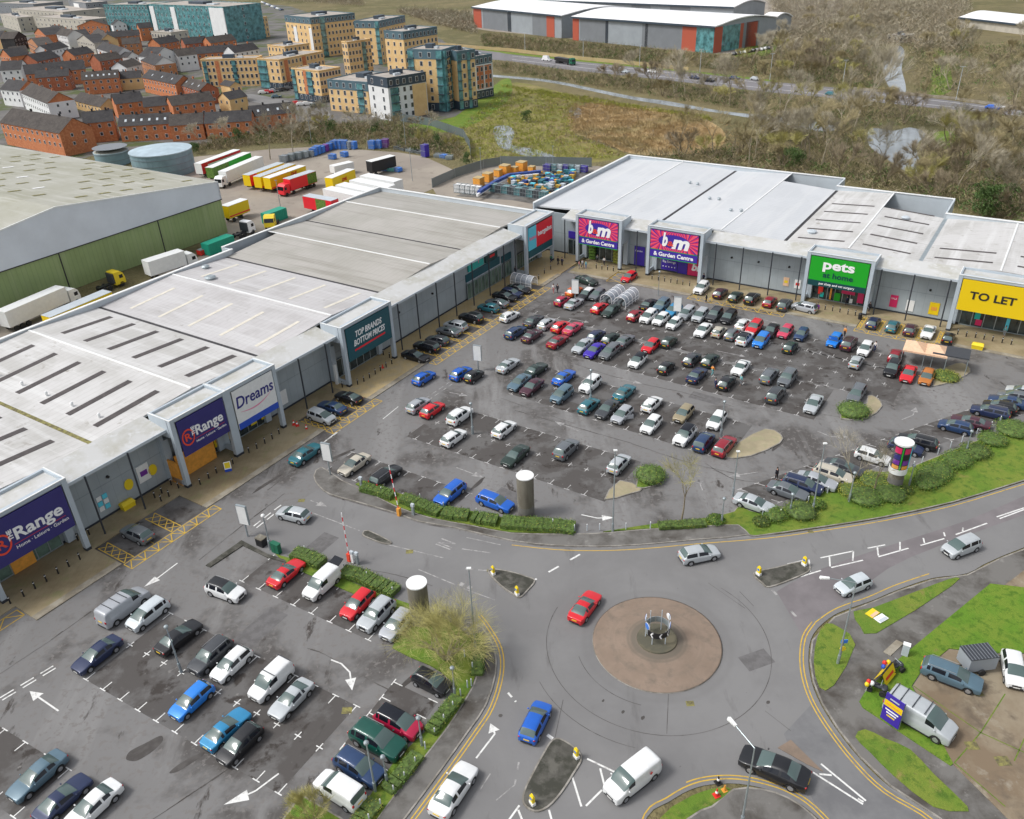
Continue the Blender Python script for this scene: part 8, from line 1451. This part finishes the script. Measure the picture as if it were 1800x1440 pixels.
lorry((978, 100), (1003, 104), 'dark tipper lorry with a green cab on the motorway', 'black', 'dark_steel', 'green_cab', h=2.6, z=2.6, nm='lorry')
for i, (x, y, c_) in enumerate(((463, 165, 'white'), (472, 164, 'red'), (481, 162, 'light grey'), (491, 161, 'dark grey'), (500, 160, 'black'), (507, 157, 'grey'), (522, 184, 'red'), (530, 186, 'white'), (540, 185, 'white'), (555, 189, 'dark green'), (486, 172, 'grey blue'))):
    far(x, y, c_, R(20), c_+' car parked by the flats, number %s from the left' % ORD[i], grp='cars parked by the flats')
for i in range(22):
    x = 1040+rnd.uniform(0, 210) if i < 12 else 1290+(i-12)*7; y = (70+(x-1040)*.09) if i < 12 else 97-(i-12)*1.2; c_ = rnd.choice(['white', 'silver', 'black', 'navy', 'dark grey']); far(x, y, c_, R(rnd.choice((50, 60))), 'tiny '+c_+' car parked before the business units', grp=c_+' cars by the business units')
for i in range(16):
    x = 462+i*2.2; y = 5+i*.9; c_ = ['white', 'silver', 'grey', 'dark blue'][i % 4]; far(x, y, c_, 1.0, 'tiny '+c_+' car in the far car park at the top', grp=c_+' cars in the far car park')
# ---------------- woods: trees one can tell apart, then the thickets as one mass
rr = random.Random(11); GR = 'bare trees of the woods'
road_a = WL([(800, 84), (1025, 104), (1350, 136), (1800, 186), (1990, 220), (1990, 244), (1800, 212), (1650, 197), (1350, 168), (1125, 142), (900, 114), (800, 104)])
pond_a = WL([(1515, 222), (1640, 222), (1640, 268), (1610, 310), (1540, 290), (1515, 262)]); riv_a = WL([(1535, 85), (1600, 80), (1610, 172), (1545, 172)]); reed_a = WL([(1000, 178), (1275, 205), (1275, 262), (1100, 272), (1000, 235)]); str_a = WL([(860, 128), (1120, 168), (1420, 210), (1480, 226), (1440, 236), (1240, 204), (1100, 182), (860, 146)])
AV = [road_a, pond_a, riv_a, reed_a, str_a]
Z = [([(1290, 250), (1400, 225), (1500, 230), (1530, 275), (1640, 300), (1760, 260), (1990, 280), (1990, 480), (1810, 395), (1680, 368), (1480, 318), (1290, 290), (1130, 276)], 95, 5.0, 'bare olive tree in the wood directly behind the right terrace'), ([(1640, 215), (1990, 250), (1990, 300), (1760, 270), (1650, 262)], 22, 5, 'bare tree between the pond and the right edge'),
     ([(960, 136), (1125, 146), (1350, 172), (1560, 190), (1640, 205), (1640, 225), (1480, 222), (1300, 193), (1120, 164)], 26, 6, 'bare tree between the stream and the motorway'), ([(1350, 100), (1530, 100), (1540, 162), (1350, 138), (1290, 110)], 30, 7, 'bare tree north of the motorway, left of the river'), ([(1600, 80), (1990, 80), (1990, 205), (1780, 182), (1605, 165)], 30, 8, 'bare tree north of the motorway, right of the river'),
     ([(1350, 20), (1700, 20), (1700, 90), (1350, 95)], 30, 10, 'distant bare tree in the woods at the top right'), ([(330, 262), (430, 240), (520, 220), (700, 218), (800, 245), (818, 275), (760, 272), (640, 255), (480, 252), (360, 268)], 24, 5, 'bare tree in the scrub belt behind the lorry yard')]
nt_ = 0
for P, n, md, lab in Z:
    for x, y in scatter(WL(P), n, rr, md, AV):
        nt_ += 1; s_ = rr.uniform(.75, 1.15)
        tree_at(x, y, rr.randrange(6), s_*(.62 if 'scrub belt' in lab else 1), rr.uniform(0, 6.28), lab, lab.replace('bare tree', 'bare trees').replace('bare olive tree', 'bare olive trees'))
for x, y, i, s_, lab in ((1500, 232, 2, 1.6, 'tall pale bare tree rising over the motorway left of the pond'), (1375, 212, 2, 1.25, 'forked bare tree by the bend of the stream'), (1318, 208, 0, 1.1, 'bare olive tree beside the stream bend'), (1800-130, 158, 4, 1.3, 'dark bare tree beyond the motorway at the right, left of two'), (1782, 182, 4, 1.3, 'dark bare tree beyond the motorway at the right, right of two'), (575, 245, 2, .8, 'slender bare tree behind the roll cages'), (515, 268, 2, .95, 'white stemmed birch between the trailers and the cages'), (475, 280, 2, 1.0, 'white stemmed birch behind the yellow trailers'), (645, 262, 2, .9, 'pale bare tree behind the forklift')): p = G(x, y); tree_at(p.x, p.y, i, s_, x, lab, None)
for x, y, s_, lab in ((1395, 300, .9, 'dark evergreen bush just behind the back wall of the right terrace'), (1720, 385, 1.1, 'dark evergreen tree behind the step in the right terrace roof, left of two'), (1745, 378, 1.2, 'dark evergreen tree behind the step in the right terrace roof, right of two'), (925, 215, .6, 'small dark bush on the marsh by the stream'), (580, 235, .8, 'dark evergreen in the scrub belt, left part'), (660, 240, .8, 'dark evergreen in the scrub belt, middle part'), (770, 262, .7, 'dark evergreen in the scrub belt near the fence corner'), (420, 250, .7, 'dark evergreen in the scrub belt above the trailers'), (345, 270, .6, 'dark evergreen beside the big tank'), (820, 290, .5, 'dark bush at the corner of the crate yard')): p = G(x, y); tree_at(p.x, p.y, int(x), s_, y, lab, None, True)
# thicket: low bramble and brush filling the ground, one mass nobody could count
def brush(name, zones, mt_, seed, wd=.045, ht=2.2, lab='tangle of brown winter brush covering the rough ground'):
    rr = random.Random(seed); b = MB()
    for P, n, k, hs in zones:
        for x, y in scatter(WL(P), int(n*1.35), rr, 0, AV[:3]+AV[4:]):
            h_ = ht*hs*rr.uniform(.5, 1.2); r_ = 1.5*hs
            for _ in range(k):
                a = rr.uniform(0, 6.28); q = rr.uniform(0, 1)**.5*r_; z_ = h_*rr.uniform(.1, 1)*(1-.5*(q/r_)**2); p = Vector((x+math.cos(a)*q, y+math.sin(a)*q, max(.05, z_-.4))); d = Vector((rr.uniform(-.8, .8), rr.uniform(-.8, .8), rr.uniform(.2, 1.2))).normalized()*rr.uniform(.5, 1.2)*hs; s_ = d.orthogonal().normalized()*wd*min(hs, 1.5)*rr.uniform(.5, 1.2); b.add([p-s_, p+s_, p+d+s_*.5, p+d-s_*.5], [(0, 1, 2, 3)])
    o = b.build(name, MT[mt_]); tag(o, lab, 'undergrowth', kind='stuff')
ZB = [([(1110, 278), (1290, 262), (1400, 225), (1500, 230), (1530, 275), (1640, 300), (1650, 262), (1760, 250), (1990, 280), (1990, 480), (1810, 400), (1680, 370), (1480, 322)], 900, 16, 1.3), ([(860, 108), (975, 124), (1125, 142), (1350, 168), (1560, 186), (1800, 212), (1800, 236), (1640, 222), (1480, 222), (1300, 193), (1120, 164), (880, 128)], 800, 14, 1.2), ([(1290, 105), (1350, 98), (1540, 98), (1545, 162), (1350, 138)], 500, 16, 1.7), ([(1600, 80), (1990, 80), (1990, 205), (1780, 182), (1605, 165)], 500, 16, 1.7), ([(850, 64), (985, 76), (1260, 100), (1320, 106), (1330, 132), (1200, 116), (1000, 98), (850, 82)], 900, 14, 1.5), ([(330, 262), (430, 240), (520, 220), (700, 218), (800, 245), (818, 280), (760, 272), (640, 255), (480, 252), (360, 268)], 600, 18, 1.1)]
brush('thicket', ZB, 'twig_a', 1); brush('bramble', [(p, int(n*.7), k, h_) for p, n, k, h_ in ZB], 'twig_b', 2, lab='darker brown bramble among the winter brush'); brush('ivy_scrub', [(p, int(n*.28), k, h_*.9) for p, n, k, h_ in ZB], 'leaf', 3, wd=.12, lab='green ivy and evergreen scrub among the winter brush')
ZF = [([(1350, 0), (1700, 5), (1700, 95), (1350, 98), (1365, 60)], 1200, 18, 2.2), ([(700, 22), (830, 28), (835, 60), (770, 45)], 400, 16, 1.8), ([(400, -14), (620, -6), (640, 12), (470, 2)], 400, 14, 2.4), ([(840, -20), (1350, -12), (1700, 0), (1990, 20), (1990, -30), (900, -60)], 1200, 12, 3.4)]
brush('far_wood', ZF, 'twig_c', 4, wd=.07, ht=3.2, lab='far off leafless wood reading as one brown mass'); brush('far_wood', ZF, 'twig_b', 5, wd=.07, ht=3.0, lab='olive tinted part of the far off leafless wood')
ZM = [([(800, 235), (880, 160), (960, 160), (1010, 180), (1005, 235), (1095, 272), (1050, 284), (950, 290), (850, 284), (800, 262)], 700, 12, .8), ([(880, 144), (975, 155), (1100, 184), (1240, 204), (1260, 215), (1100, 190), (1000, 178), (880, 152)], 300, 12, .9)]
brush('marsh_tussocks', ZM, 'leaf_y', 6, wd=.10, ht=1.0, lab='yellow green tussocks covering the marsh'); brush('marsh_brush', [([(800, 235), (880, 160), (1000, 165), (1060, 185), (1240, 212), (1290, 235), (1240, 268), (1095, 276), (950, 290), (850, 284), (800, 262)], 420, 10, .9)], 'twig_b', 9, wd=.07, ht=1.2, lab='brown dead stems scattered through the marsh'); brush('reed_tufts', [([(1000, 185), (1060, 182), (1240, 212), (1270, 240), (1190, 270), (1100, 268), (1005, 232)], 1000, 12, .8), ([(960, 175), (1040, 165), (1240, 196), (1320, 235), (1280, 275), (1100, 280), (980, 262), (950, 215)], 700, 8, .7)], 'reed', 7, wd=.08, ht=1.4, lab='dry orange reeds of the reed bed')
